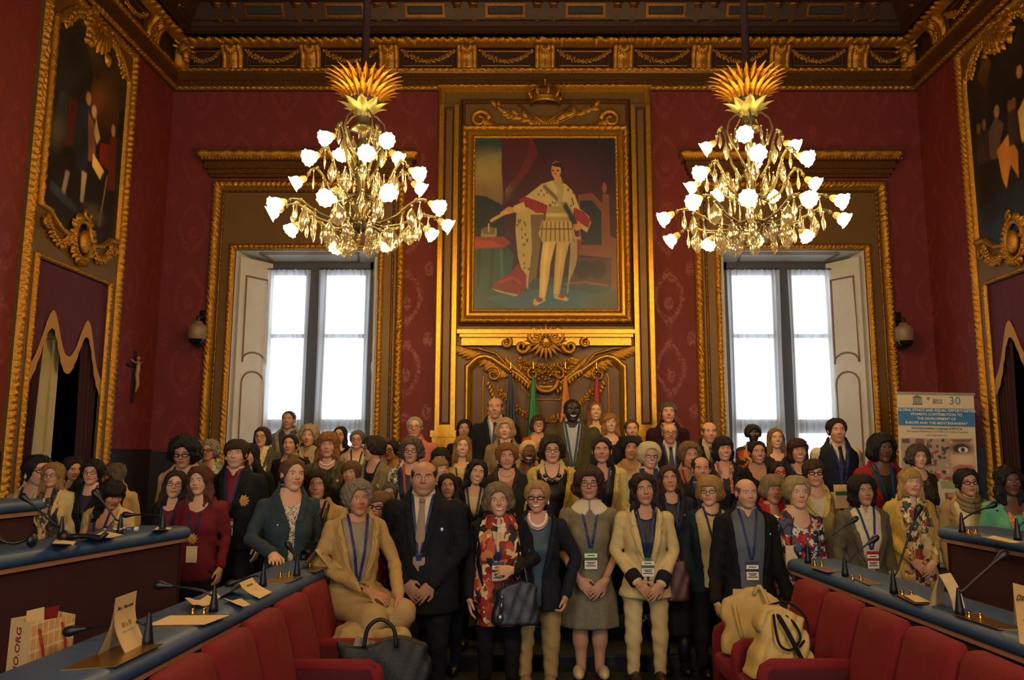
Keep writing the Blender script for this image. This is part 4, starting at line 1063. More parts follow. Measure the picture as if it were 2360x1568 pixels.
    # scrolls of the upper stem
    for i in range(5):
        a = 2 * pi * i / 5 + .3; c, s_ = math.cos(a), math.sin(a)
        q = MB(); q.tube([(r * c, r * s_, z) for r, z in ((.05, 4.80), (.12, 4.79), (.19, 4.72), (.21, 4.62), (.17, 4.52), (.10, 4.40), (.06, 4.30))], .010, 7); q.build('glass_scroll', BRASS, R)
    return R
ch1 = make_chandelier(); ch1.location = (-1.55, 6.95, 0)
tag(ch1, 'lit crystal chandelier hanging in front of the crucifix-side window', 'chandelier', 'lit crystal chandeliers')
ch2 = copy_tree(ch1); ch2.location = (2.0, 6.95, 0); ch2.rotation_euler = (0, 0, .45)
ch2['label'] = 'lit crystal chandelier hanging in front of the banner-side window'
# ================================================================ DESKS, SEATS, THINGS ON THEM
BLUE = mat('blue_desk_leather', '#31527c', rough=.5, bump=.12, scale=140, var=.12)
MAROON = mat('maroon_desk_panel', '#37101d', rough=.7, bump=.15, scale=90, var=.15)
TRIMW = mat('pale_wood_trim', '#a97c5c', rough=.5)
REDV = mat('red_velvet', '#760816', rough=.85, sheen=.2, bump=.15, scale=90, var=.22)
REDD = mat('red_velvet_side', '#4a0814', rough=.85, sheen=.25, var=.2)
BRASSP = mat('brass_plate', '#a5813c', rough=.3, metal=.85, bump=.1, scale=12, var=.25)
PAPER = mat('cream_paper', '#d9bf8c', rough=.8)
BLK = mat('black_plastic', '#0d0f14', rough=.45)
MICM = mat('mic_stem', '#1c222c', rough=.3, metal=.5)
INK = mat('dark_ink', '#2a2320', rough=.8)

def lettering(txt, size, parent, M, m_, name='lettering', align='CENTER', bold=0.0):
    c = bpy.data.curves.new(name, 'FONT'); c.body = txt; c.size = size; c.align_x = align; c.align_y = 'CENTER'; c.offset = bold
    c.resolution_u = 2
    tmp = bpy.data.objects.new('lettering_curve', c); COL.objects.link(tmp)
    bpy.context.view_layer.update()
    me = bpy.data.meshes.new_from_object(tmp.evaluated_get(bpy.context.evaluated_depsgraph_get()))
    bpy.data.objects.remove(tmp); bpy.data.curves.remove(c)
    me.materials.clear(); me.materials.append(m_)
    o = bpy.data.objects.new(name, me); COL.objects.link(o)
    o.parent = parent; o.matrix_local = M; o['kind'] = 'stuff'
    return o
def frame_m(o, ex, ez):
    ex = Vector(ex).normalized(); ez = Vector(ez).normalized(); n = ex.cross(ez)
    M = Matrix((( ex.x, ez.x, n.x, o[0]), (ex.y, ez.y, n.y, o[1]), (ex.z, ez.z, n.z, o[2]), (0, 0, 0, 1)))
    return M

def desk(label, A, B, sgn, ztop, dep, shelf=False):
    """A, B: near and far ends of the front edge (x, y); sgn: which way the desk's back lies in x"""
    D = empty('council_desk', (A[0], A[1], 0)); tag(D, label, 'desk', 'curved council desks')
    a = Vector((0, 0, 0)); b = Vector((B[0] - A[0], B[1] - A[1], 0)); t = b.normalized(); s_ = Vector((sgn, 0, 0)); s_ = (s_ - t * s_.dot(t)).normalized()
    pr = [(0.03, -.055), (0.012, -.054), (.0, -.049), (-.008, -.040), (-.012, -.028), (-.012, -.015), (-.008, -.003), (.001, .008), (.014, .016), (.03, .020), (.05, .022), (dep - .02, .022), (dep, .01), (dep, -.05), (.03, -.055)]
    q = MB(); n = len(pr)
    V = [p + s_ * x + Vector((0, 0, ztop - .022 + z)) for p in (a, b) for x, z in pr]
    q.add(V, [[i, i + 1, n + i + 1, n + i] for i in range(n - 1)] + [list(range(n - 1)), list(range(n, 2 * n - 1))[::-1]])
    q.build('desk_top', BLUE, D, smooth='angle')
    q = MB(); q.obox(a + s_ * .012 + Vector((0, 0, ztop - .10)), b, s_ * .03, (0, 0, .028)); q.obox(b + s_ * .012 + Vector((0, 0, ztop - .10)) - t * .02, t * .02, s_ * (dep - .02), (0, 0, .028)); q.build('edge_trim', TRIMW, D, smooth=False)
    q = MB(); q.obox(a + s_ * .035, b - t * .03, s_ * .03, (0, 0, ztop - .06)); q.build('front_panel', MAROON, D, smooth=False)
    q = MB(); q.obox(b - t * .05 + s_ * .035, t * .03, s_ * (dep - .07), (0, 0, ztop - .06)); q.build('end_panel', MAROON, D, smooth=False)
    if shelf:
        q = MB(); q.obox(a + s_ * .07 + Vector((0, 0, .60)), b - t * .1, s_ * .62, (0, 0, .025)); q.build('inner_shelf', MAROON, D, smooth=False)
    return D
desk('long blue-topped council desk behind the red seats, bag standing at its near end', (-1.486, 1.4), (-1.335, 5.60), -1, .97, .36, True)
desk('long blue-topped council desk behind the red seats with the two cream totes', (2.07, 1.4), (1.795, 5.70), 1, .97, .34)
desk('upper blue-topped council desk with headphones and plastic bottle on it', (-2.95, 1.7), (-2.275, 5.40), -1, 1.22, .36)
desk('upper blue-topped council desk in front of the person in green', (2.95, 2.0), (2.70, 5.38), 1, 1.22, .36)
desk('short end of the highest council desk in front of the cream denim jacket', (-3.40, 2.0), (-3.06, 5.06), -1, 1.42, .34)

# red folding seats; local +x is where the sitter looks
def rounded_panel(w_, h, t, r, n=5):
    """upright slab in the local yz plane with rounded top corners, thickness t along x"""
    pts = [(-w_ / 2, 0), (w_ / 2, 0)] + [(w_ / 2 - r + r * math.cos(a), h - r + r * math.sin(a)) for a in [pi / 2 * i / n for i in range(n + 1)]] + [(-w_ / 2 + r - r * math.sin(a), h - r + r * math.cos(a)) for a in [pi / 2 * i / n for i in range(n + 1)]]
    return pts
def slab(pts, F3, t, puff=0.0):
    """pts in 2d, F3(a, b, c) -> place; slab of thickness t with a softened rim"""
    q = MB(); n = len(pts); cx = sum(p[0] for p in pts) / n; cy = sum(p[1] for p in pts) / n
    lay = [(0, 1.0), (t * .3, 1.0)] if not puff else []
    rows = [(0.0, .94), (t * .15, .99), (t * .5, 1.0), (t * .85, .98), (t, .93), (t + puff * .6, .6), (t + puff, .01)]
    V = []
    for c, k in rows: V += [F3(cx + (a - cx) * k, cy + (b - cy) * k, c) for a, b in pts]
    F = [[i * n + j, i * n + (j + 1) % n, (i + 1) * n + (j + 1) % n, (i + 1) * n + j] for i in range(len(rows) - 1) for j in range(n)]
    F.append(list(range(n))[::-1])
    return q.add(V, F)
def make_seat():
    S = empty('folding_seat')
    pts = rounded_panel(.445, .47, .07, .06)
    slab(pts, lambda a, b, c: (c - .055 - b * .28, a, .44 + b), .075, .02).build('backrest', REDV, S)
    pts = [(-.21, 0), (.21, 0)] + [(.21 - .08 + .08 * math.cos(t), .34 + .08 * math.sin(t)) for t in [pi / 2 * i / 4 for i in range(5)]] + [(-.21 + .08 - .08 * math.sin(t), .34 + .08 * math.cos(t)) for t in [pi / 2 * i / 4 for i in range(5)]]
    slab(pts, lambda a, b, c: (b + .02, a, .38 + c), .085, .02).build('seat_cushion', REDV, S)
    q = MB(); q.box((-.04, -.03, 0), (.10, .03, .38)); q.build('pedestal', mat('seat_iron', '#14100f', rough=.5, metal=.5), S, smooth=False)
    return S
def arm_panel(S, y):
    q = MB(); pts = [(-.10, .20), (.40, .20), (.40, .56)] + [(.36 + .04 * math.cos(t), .58 + .04 * math.sin(t)) for t in [pi / 2 * i / 4 for i in range(5)]] + [(-.10, .62)]
    V = [(a, yy, b) for yy in (y - .03, y + .03) for a, b in pts]; n = len(pts)
    q.add(V, [[j, (j + 1) % n, n + (j + 1) % n, n + j] for j in range(n)] + [list(range(n)), list(range(n, 2 * n))[::-1]])
    o = q.build('arm_panel', REDD, S, smooth=False)
    q = MB(); q.tube([(-.10, y, .605)] + [(.355, y, .605), (.385, y, .585), (.395, y, .55), (.395, y, .22)], .036, 8); q.build('arm_pad', REDV, o)
    return o
seat0 = make_seat(); arm_panel(seat0, -.24)
SL = [(-1.20 + .004 * k, 5.03 - .47 * k) for k in range(6)]
SR = [(1.58 + .02 * k, 5.03 - .46 * k) for k in range(6)]
labL = ['red velvet folding seat at the far end of the row under the seated person', 'red velvet folding seat with the black tote on it', 'third red velvet folding seat from the seated person', 'fourth red velvet folding seat from the seated person', 'fifth red velvet folding seat from the seated person, cut by the lower edge', None]
labR = ['red velvet folding seat holding the upright cream tote', 'red velvet folding seat holding the slumped cream tote with black cords', 'third red velvet folding seat from the person holding the tote', 'fourth red velvet folding seat from the person holding the tote', 'fifth red velvet folding seat from the person holding the tote', None]
k = 0
SEATS = []
for lst, labs, rz, grp in ((SL, labL, 0.0, 'seat row below the crucifix-side desk'), (SR, labR, pi, 'seat row below the banner-side desk')):
    for i, (x, y) in enumerate(lst[:5]):
        o = seat0 if k == 0 else copy_tree(seat0); k += 1
        o.location = (x, y, 0); o.rotation_euler = (0, 0, rz)
        tag(o, labs[i], 'seat', grp); SEATS.append(o)
        if rz:      # mirrored row: its arm stands on the other side
            pass
arm_panel(SEATS[0], .24); 
for o in SEATS[5:]:
    for c in o.children:
        if c.name.startswith('arm_panel'): c.location = (0, .48, 0)
far = [c for c in SEATS[5].children if c.name.startswith('arm_panel')][0]
o = copy_tree(far, SEATS[5]); o.location = (0, 0, 0)

# microphones: base on a desk, bent stem, foam head
def mic(label, z, base, path, head, yb=None):
    b = atz(*base, z) if yb is None else at(base[0], base[1], yb)
    M = empty('gooseneck_microphone', b); Y = b.y
    P = [at(px, py, Y) - b for px, py in path]; h = at(*head, Y) - b
    q = MB(); q.lathe([(.0, 0), (.022, 0), (.020, .02), (.014, .06), (.009, .10), (.006, .12)], 12); q.build('base', BLK, M)
    a = Vector((0, 0, .10))
    pts = [a] + [p for p in P] + [h]
    sm = []
    for i in range(len(pts) - 1):
        for t in (0, .34, .67): sm.append(pts[i].lerp(pts[i + 1], t))
    sm.append(pts[-1])
    for _ in range(2): sm = [sm[0]] + [(sm[i - 1] + sm[i] * 2 + sm[i + 1]) / 4 for i in range(1, len(sm) - 1)] + [sm[-1]]
    q = MB(); q.tube(sm, .0055, 8); q.build('stem', MICM, M)
    d = (h - pts[-2]).normalized()
    q = MB(); q.lathe([(.006, -.05), (.012, -.02), (.018, 0), (.021, .015), (.018, .032), (.008, .042), (.0, .044)], 12, h, d); q.build('foam_head', BLK, M)
    tag(M, label, 'microphone', 'gooseneck microphones')
mic('gooseneck microphone bent over the upright name card at the near desk end', .97, (340, 1486), [(336, 1445), (318, 1428)], (170, 1454))
mic('gooseneck microphone between the blank sheets and the dark suit', .97, (492, 1410), [(490, 1378), (474, 1360)], (374, 1350))
mic('gooseneck microphone just behind the flattened folded name card', .97, (606, 1352), [(604, 1334), (596, 1324)], (536, 1344))
mic('gooseneck microphone beside the hand resting on the desk', .97, (684, 1328), [(682, 1312), (684, 1290)], (668, 1262))
mic('gooseneck microphone leaning across the cream denim jacket', 1.22, (140, 1240), [(136, 1222), (100, 1185)], (60, 1150))
mic('gooseneck microphone leaning across the sequined top', 1.22, (276, 1232), [(272, 1205), (255, 1180)], (224, 1142))
mic('gooseneck microphone bent flat in front of the black blazer', 1.22, (374, 1222), [(373, 1196), (370, 1187)], (296, 1187))
mic('gooseneck microphone in front of the grey blazer, head below the red badge', .97, (1948, 1328), [(1952, 1300), (1975, 1272)], (2012, 1245))
mic('gooseneck microphone rising nearly straight in front of the yellow coat', .97, (2060, 1368), [(2064, 1330), (2085, 1265)], (2114, 1180))
mic('gooseneck microphone beside the blank folded name card', .97, (2212, 1418), [(2216, 1366), (2245, 1338)], (2306, 1284))
mic('gooseneck microphone leaning across the floral blouse', .97, (1862, 1298), [(1868, 1268), (1895, 1248)], (1966, 1200))
mic('gooseneck microphone between the tan jacket and the green top', 1.22, (2218, 1228), [(2219, 1200), (2230, 1188)], (2284, 1166))
mic('gooseneck microphone cut by the picture edge in front of the green top', 1.22, (2346, 1246), [(2346, 1222), (2352, 1206)], (2400, 1180))

# brass plates with two knobs
def plate(label, z, quad, knobs):
    c = atz(*quad[0], z); Pl = empty('brass_desk_plate', c)
    q = MB(); P = [atz(*p, z + .003) - c for p in quad]; q.add(P + [p - Vector((0, 0, .003)) for p in P], [[0, 1, 2, 3], [0, 4, 5, 1], [1, 5, 6, 2], [2, 6, 7, 3], [3, 7, 4, 0]]); q.build('plate', BRASSP, Pl, smooth=False)
    for kx in knobs:
        p = atz(*kx, z) - c; q = MB(); q.lathe([(.0, .03), (.008, .028), (.010, .02), (.006, .012), (.011, .008), (.012, 0.0)], 12, p); q.build('brass_knob', mat('polished_brass', '#c9a04a', rough=.15, metal=1.0), Pl)
    tag(Pl, label, 'desk plate', 'brass desk plates')
plate('brass desk plate under the upright name card', .97, [(140, 1544), (268, 1536), (376, 1484), (262, 1490)], [])
plate('brass desk plate with knobs beside the blank sheets', .97, [(356, 1446), (468, 1440), (532, 1416), (420, 1414)], [(444, 1416), (470, 1415)])
plate('brass desk plate with knobs beside the hand resting on the desk', .97, [(606, 1346), (668, 1342), (702, 1327), (640, 1326)], [(646, 1330), (666, 1329)])
plate('brass desk plate with knobs at the far desk end under a tented card', .97, [(706, 1318), (730, 1318), (762, 1304), (722, 1302)], [(714, 1306), (730, 1305)])
plate('brass desk plate with knobs in front of the floral blouse', .97, [(1862, 1306), (1906, 1320), (1940, 1318), (1900, 1306)], [(1878, 1304), (1894, 1305)])
plate('brass desk plate with knobs in front of the grey blazer', .97, [(1962, 1332), (2000, 1348), (2036, 1348), (1996, 1332)], [(1965, 1336), (1984, 1338)])
plate('brass desk plate with a yellow sheet in front of the yellow coat', .97, [(2062, 1370), (2104, 1390), (2140, 1392), (2090, 1370)], [(2079, 1372), (2101, 1374)])
plate('brass desk plate with knobs beside the blank folded name card', .97, [(2196, 1416), (2300, 1450), (2352, 1452), (2262, 1416)], [(2233, 1424), (2259, 1426)])
plate('brass desk plate with knobs in front of the tan jacket', 1.22, [(2206, 1228), (2246, 1236), (2262, 1232), (2230, 1226)], [(2232, 1230), (2249, 1231)])

def sheet(label, z, quad, lift=0.0, m_=PAPER, name='paper_sheet', grp='loose paper sheets'):
    c = atz(*quad[0], z); P = [atz(*p, z + .004) - c for p in quad]; q = MB(); V = []; n = 6
    for i in range(n + 1):
        t = i / n; e = lift * (math.cos(2 * pi * t) * .5 + .5) * (1 if t < .5 else .5)
        V += [P[0].lerp(P[3], t) + Vector((0, 0, e)), P[1].lerp(P[2], t) + Vector((0, 0, e * .8))]
    F = [[2 * i, 2 * i + 1, 2 * i + 3, 2 * i + 2] for i in range(n)]
    W_ = [v - Vector((0, 0, .002)) for v in V]; k = len(V)
    q.add(V + W_, F + [[a + k for a in f[::-1]] for f in F])
    o = q.build(name, m_, None); o.location = c; tag(o, label, 'paper', grp); return o
sheet('large blank cream sheet lying flat on the blue desk', .97, [(338, 1442), (472, 1440), (530, 1418), (392, 1419)])
sheet('cream sheet curling up at its far end behind the bent microphone', .97, [(424, 1398), (444, 1411), (508, 1384), (494, 1370)], .04)
sheet('small cream slip in front of the flattened name card', .97, [(514, 1386), (546, 1400), (577, 1397), (556, 1383)], .015)
sheet('yellow sheet lying on the brass plate before the yellow coat', .974, [(2082, 1372), (2110, 1388), (2146, 1388), (2112, 1372)])
sheet('open papers on the upper desk beside the headphones', 1.22, [(110, 1262), (160, 1262), (175, 1252), (128, 1248)], .02)
sheet('folded programme leaning open beside the headphones', 1.226, [(178, 1246), (225, 1244), (284, 1236), (240, 1228)], .02)
sheet('white papers at the far end of the upper desk', 1.22, [(348, 1226), (384, 1224), (396, 1218), (362, 1217)], .01)
sheet('loose papers on the upper desk before the green top', 1.22, [(2262, 1240), (2330, 1254), (2352, 1250), (2290, 1236)], .006)

def tent(label, z, fl, fr, bl, h, txt=None, bow=0.02):
    a, b, c = atz(*fl, z), atz(*fr, z), atz(*bl, z); o0 = a; T_ = empty('folded_name_card', o0)
    w_ = b - a; r = (a + c) / 2 + Vector((0, 0, h)) - o0; A = Vector((0, 0, 0)); Cc = c - o0
    n = 6; Vf = []; Vb = []
    for i in range(n + 1):
        t = i / n; e = bow * math.sin(pi * t)
        out = Vector((-(Cc.x), -Cc.y, 0)).normalized()
        p = A.lerp(r, t) - out * e; Vf += [p, p + w_]
        p2 = Cc.lerp(r, t) + out * e * .6; Vb += [p2, p2 + w_]
    for nm, V in (('front_leaf', Vf), ('back_leaf', Vb)):
        q = MB(); F = [[2 * i, 2 * i + 1, 2 * i + 3, 2 * i + 2] for i in range(n)]
        th = Vector((-(Cc.x), -Cc.y, 0)).normalized() * .0015; k = len(V)
        q.add([v + th for v in V] + [v - th for v in V], F + [[x + k for x in f[::-1]] for f in F]); q.build(nm, PAPER, T_)
    if txt:
        up = (r - A); ex = w_.normalized(); outn = ex.cross(up.normalized())
        for t, s_, tx, bd in txt:
            i = int(t * n); f = t * n - i; p = Vf[2 * i].lerp(Vf[2 * i + 2], f); d = (Vf[2 * i + 2] - Vf[2 * i]).normalized(); nn = ex.cross(d)
            lettering(tx, s_, T_, frame_m(p + w_ * .5 + nn * .004, ex, d), INK, bold=bd)
    tag(T_, label, 'name card', 'folded name cards')
tent('upright folded name card with two lines of print, nearest the picture corner', .97, (289, 1508), (336, 1484), (226, 1511), .20, [(.78, .019, 'Mrs   Maronitis', .0005), (.46, .026, 'III o 30', .0), (.34, .0075, 'UNESCO Centre Federation', 0)])
tent('flattened folded name card beyond the blank sheets', .97, (598, 1380), (626, 1365), (502, 1380), .075, [(.66, .015, 'Miss Svampa', .0005), (.35, .016, 'III o', 0)], .02)
tent('folded name card tented at the far desk end by the beige jacket', .97, (758, 1310), (773, 1302), (690, 1312), .115, [(.7, .014, 'Mrs Klein', .0004), (.35, .014, 'III o', 0)], .0)
tent('blank folded name card standing on the banner-side desk', .97, (2198, 1408), (2224, 1402), (2142, 1398), .155, None, -.012)
tent('folded name card cut by the picture edge on the banner-side desk', .97, (2350, 1482), (2400, 1502), (2338, 1440), .20, [(.78, .036, 'Dzm', .0008), (.42, .03, 'III', 0)], .02)

# headphones, bottle, sunglasses on the upper desk
h = atz(30, 1262, 1.22); H = empty('headphones', h)
q = MB(); q.tube([(.09 * math.cos(t), .02 * math.sin(t * 2), .035 + .015 * math.sin(3 * t)) for t in [pi * i / 14 for i in range(15)]], .009, 8); q.build('headband', BLK, H)
for e in (-1, 1):
    q = MB(); q.ball((e * .095, 0, .035), .035, 12, 8, (.7, 1, 1)); q.build('ear_cup', BLK, H)
tag(H, 'black headphones lying at the near end of the upper desk', 'headphones')
h = atz(190, 1250, 1.22); H = empty('phone_handset', h)
q = MB(); q.tube([(-.09, 0, .02), (-.04, .01, .03), (.03, .01, .03), (.10, 0, .02), (.13, .0, .05)], [.022, .015, .014, .018, .012], 10); q.build('grip', BLK, H)
q = MB(); q.ball((-.10, 0, .03), .034, 12, 8); q.build('ear_cup', BLK, H)
tag(H, 'black headset lying beside the open programme on the upper desk', 'headset')
b0 = atz(262, 1234, 1.22); Bt = empty('plastic_bottle', b0)
q = MB(); q.lathe([(.0, 0), (.030, .003), (.033, .02), (.033, .06), (.029, .07), (.033, .08), (.033, .15), (.022, .19), (.012, .205), (.012, .22)], 16, (-.10, 0, .034), (1, .08, 0)); q.build('bottle_body', GLASSM, Bt)
q = MB(); q.lathe([(.014, .0), (.014, .02), (.0, .02)], 12, (.115, .016, .034), (1, .08, 0)); q.build('cap', mat('white_plastic', '#c9c2b4', rough=.4), Bt)
q = MB(); q.lathe([(.034, .09), (.034, .145)], 16, (-.10, 0, .034), (1, .08, 0)); q.build('bottle_label', GLASSM, Bt)
tag(Bt, 'clear plastic bottle lying on its side on the upper desk', 'bottle')

# shopping bag with a street-map print at the near desk
bp = at(60, 1500, 3.22); BG = empty('shopping_bag', (bp.x, 3.22, .627)); tag(BG, 'cream paper shopping bag printed with a street map, red cord handles', 'bag')
BG.rotation_euler = (.03, 0, 1.08)
g = Paint(60, 70, '#b98a4e'); 
for i in range(26): 
    x, y = rnd.uniform(0, 1), rnd.uniform(0, 1); g.poly([(x, y), (x + rnd.uniform(.05, .16), y + rnd.uniform(-.02, .02)), (x + .1, y + rnd.uniform(.05, .14)), (x - .02, y + .08)], rnd.choice(['#c08a48', '#a98a58', '#8f8a58', '#b97a40']))
for i in range(8): g.line([(0, i * .13 + .03), (1, i * .13 - .05)], .01, '#cdb184'); g.line([(i * .13, 0), (i * .13 + .08, 1)], .009, '#cdb184')
W2, H2, D2 = .18, .42, .13
me = g.mesh('map_print', lambda u, v: Vector((.004 + (W2 - .004) * u, -.0015, .02 + (H2 - .02) * (1 - v)))); link('map_print', me, mat('printed_paper', rough=.6, attr='col'), BG)
q = MB(); q.box((0, .0, 0), (W2, D2, H2)); q.F = [f for f in q.F if f != [4, 5, 6, 7]]; q.M = q.M[:len(q.F)]; q.build('bag_body', mat('cream_card', '#b9a06e', rough=.6), BG, smooth=False)
q = MB(); q.tube([(.035, -.004, H2 - .03), (.045, -.02, H2 - .10), (.07, -.02, H2 - .24), (.09, -.008, H2 - .32)], .005, 6); q.build('cord_handle', mat('red_cord', '#7a0f18', rough=.7), BG)
q = MB(); q.tube([(.125, -.004, H2 - .02), (.135, -.02, H2 - .09), (.15, -.02, H2 - .22), (.16, -.008, H2 - .30)], .005, 6); q.build('cord_handle', MATS['red_cord'], BG)
q = MB(); q.obox((.01, .03, H2 - .10), (.08, .02, 0), (0, .002, 0), (-.01, 0, .14)); q.build('paper_insert', PAPER, BG, smooth=False)
q = MB(); q.obox((.08, .06, H2 - .10), (.07, .02, 0), (0, .002, 0), (.01, 0, .13)); q.build('red_folder', MATS['red_cord'], BG, smooth=False)
lettering('NOTORINO.ORG', .046, BG, frame_m((-.0015, .065, .215), (0, 0, 1), (0, 1, 0)), MATS['red_cord'], bold=.0008)

# flags in the niche
def flag(px, cols, label, tilt=0.0):
    b = at(px, 862, 9.62); F_ = empty('standing_flag', (b.x, 9.62, .481)); zt = b.z - .48
    q = MB(); q.tube([(0, 0, 0), (0, 0, zt)], .014, 8); q.build('pole', mat('flag_pole', '#6a5a40', rough=.35, metal=.7), F_)
    q = MB(); q.lathe([(.014, 0), (.022, .01), (.022, .03), (.010, .04), (.018, .09), (.006, .15), (.0, .17)], 10, (0, 0, zt)); q.build('finial', mat('polished_brass'), F_)
    q = MB(); q.lathe([(.0, .03), (.03, .03), (.10, .02), (.13, .0)], 16); q.build('stand', BLK, F_)
    n, m_ = 30, 16; V = []; C = []; Fc = []; ln = zt * .80; rp = random.Random(px)
    ph = rp.uniform(0, 6)
    cl = [lin(c) for c in cols]
    for j in range(m_ + 1):
        t = j / m_; rad = .018 + .125 * t ** .8
        for i in range(n):
            a = 2 * pi * i / n; r = rad * (1 + .35 * math.sin(5 * a + ph + t) * min(1, t * 3))
            V.append((r * math.cos(a) * .85, r * math.sin(a) * .5 - .01, zt - .03 - ln * t))
            f = (i / n * 1.0 + .3 * t + (0.0)) % 1.0
            C.append(cl[min(len(cl) - 1, int(t * len(cl) * 1.0 + .25 * math.sin(a + ph)))] if len(cl) > 1 else cl[0])
    for j in range(m_):
        for i in range(n): Fc.append([j * n + i, j * n + (i + 1) % n, (j + 1) * n + (i + 1) % n, (j + 1) * n + i])
    me = mesh_np('flag_cloth', V, Fc, np.array(C)); link('flag_cloth', me, mat('flag_silk', rough=.55, attr='col'), F_)
    tag(F_, label, 'flag', 'flags standing in the gilded niche')
flag(1177, ['#152744', '#142038'], 'furled dark blue flag on a pole beside the black suit with striped tie')
flag(1229, ['#0d6a2a', '#0e5a24'], 'furled green flag on a pole behind the orange top')
flag(1303, ['#b8692a', '#1a2a44', '#1a2a44'], 'furled orange and blue flag on a pole behind the olive suit')
flag(1375, ['#8a1a18', '#12141c', '#8a1a18', '#12141c'], 'furled red and black flag on a pole, nearest the maroon cardigan')

# roll-up banner
BX0, BX1, BY = 4.00, 4.80, 8.75
zb1 = at(2157, 912, BY).z; BN = empty('roll_up_banner', ((BX0 + BX1) / 2, BY, .495)); BN.rotation_euler = (0, math.radians(1.6), math.radians(-7))
tag(BN, 'white roll-up congress banner with blue title band beside the wall', 'banner')
Hb = zb1 - .48; Wb = (BX1 - BX0)
g = Paint(130, 250, '#c9bb98'); V_ = lambda y: (y - 150) / 2080.0    # pixels of a 1344-wide sketch, banner top at 150
g.poly([(0, V_(325)), (1, V_(325)), (1, V_(545)), (0, V_(545))], '#2a6ea0')
X_ = lambda x, y: (x - 62 - (y - 180) * .045) / 955.0
def BPoly(pts, c, a=1.0): g.poly([(X_(x, y), V_(y)) for x, y in pts], c, a)
BPoly([(110, 700), (720, 695), (760, 1195), (130, 1195)], '#a08a70'); BPoly([(125, 710), (220, 705), (225, 760), (125, 760)], '#4a4438'); BPoly([(300, 700), (400, 700), (410, 800), (330, 860), (290, 780)], '#6a4a40')
for i in range(60):
    x, y = rnd.uniform(420, 715), rnd.uniform(700, 1180); w2 = rnd.uniform(15, 60)
    BPoly([(x, y), (x + w2, y + rnd.uniform(-15, 15)), (x + w2 * .8, y + rnd.uniform(15, 55)), (x + rnd.uniform(-20, 10), y + 30)], rnd.choice(['#38302c', '#6a584c', '#a08a72', '#8a2a20', '#4a3a34', '#b8a488', '#2a2826']))
BPoly([(470, 870), (520, 865), (515, 905), (475, 905)], '#a02a1c'); BPoly([(510, 1120), (600, 1115), (610, 1180), (520, 1195)], '#a8281c'); BPoly([(660, 1160), (740, 1150), (745, 1195), (670, 1195)], '#a8281c')
BPoly([(720, 690), (1010, 685), (1050, 1150), (1050, 1195), (750, 1195)], '#bb9a7c'); BPoly([(720, 700), (1000, 690), (960, 730), (760, 735)], '#5a3a2c', .8)
g.ell(X_(860, 820), V_(810), .14, .035, '#1a1514', 1, .4); g.ell(X_(885, 825), V_(826), .062, .017, '#d8d4cc', 1, .1); g.ell(X_(880, 825), V_(826), .027, .015, '#3a3430'); g.ell(X_(880, 825), V_(826), .012, .007, '#0a0a0a')
g.ell(X_(880, 930), V_(940), .12, .03, '#d6b896', .8, .5); BPoly([(750, 1040), (850, 1005), (1000, 1010), (1040, 1080), (1000, 1150), (760, 1130)], '#a8643c'); BPoly([(760, 1090), (1040, 1080), (1040, 1130), (770, 1150)], '#6a2a20', .8)
BPoly([(600, 1205), (1060, 1205), (1060, 1300), (620, 1300)], '#8a9a5a'); BPoly([(660, 1350), (790, 1350), (800, 1450), (670, 1450)], '#8a3a2a'); BPoly([(700, 1360), (760, 1360), (760, 1400), (700, 1400)], '#b88a6a')
g.poly([(0, .62), (1, .62), (1, 1), (0, 1)], '#a9a084', .5)
me = g.mesh('banner_sheet', lambda u, v: Vector((-Wb / 2 + Wb * u, 0, Hb * (1 - v)))); link('banner_sheet', me, mat('banner_print', rough=.5, attr='col'), BN)
q = MB(); q.box((-Wb / 2, .004, .04), (Wb / 2, .010, Hb)); q.build('banner_backing', mat('white_plastic'), BN, smooth=False)
q = MB(); q.box((-Wb / 2 - .01, -.012, Hb - .005), (Wb / 2 + .01, .016, Hb + .02)); q.build('top_rail', mat('rail_metal', '#8d8468', rough=.4, metal=.3), BN, smooth=False)
q = MB(); q.box((-Wb / 2 - .02, -.06, 0), (Wb / 2 + .02, .08, .05)); q.build('base', MATS['rail_metal'], BN, smooth=False)
NAVY = mat('banner_navy', '#2a3a4c', rough=.6); WHT = mat('banner_white', '#d9d6c8', rough=.6); CYAN = mat('banner_cyan', '#3a7a9a', rough=.6); REDI = mat('banner_red', '#b03a24', rough=.6)
def bt(txt, y, size, m_, x=0.0, bold=0.0): return lettering(txt, size, BN, frame_m((x, -.004, Hb * (1 - V_(y))), (1, 0, 0), (0, 0, 1)), m_, bold=bold)
S_ = .053
for t, y in (('"GLOBAL ETHICS AND EQUAL OPPORTUNITIES:', 352), ("WOMEN'S CONTRIBUTION TO", 402), ('THE DEVELOPMENT OF', 455), ('EUROPE AND THE MEDITERRANEAN"', 508)): bt(t, y, .0385, WHT, 0, .0008)
bt('2nd Intermediate Congress of EFUCA', 572, .034, NAVY, 0, .0006); bt('(European Federation of UNESCO Clubs, Centres', 612, .031, NAVY); bt('and Associations)', 655, .031, NAVY)
bt('FEACU', 225, .033, NAVY, .02, .0004); bt('EFUCA', 257, .033, NAVY, .02, .0004); bt('30', 232, .125, CYAN, .20)
q = MB(); q.ribbon([Vector((-.075 + .02 * (1 - i / 30) * math.cos(i * .62), -.004, Hb * (1 - V_(208)) + .02 * (1 - i / 30) * math.sin(i * .62))) for i in range(28)], (0, -1, 0), [(-.0018, 0), (.0018, 0)]); q.build('spiral_logo', REDI, BN)
q = MB(); tz = Hb * (1 - V_(285)); 
q.box((-.245, -.004, tz), (-.135, -.002, tz + .008)); q.box((-.238, -.004, tz + .010), (-.142, -.002, tz + .016)); q.box((-.238, -.004, tz + .072), (-.142, -.002, tz + .078))
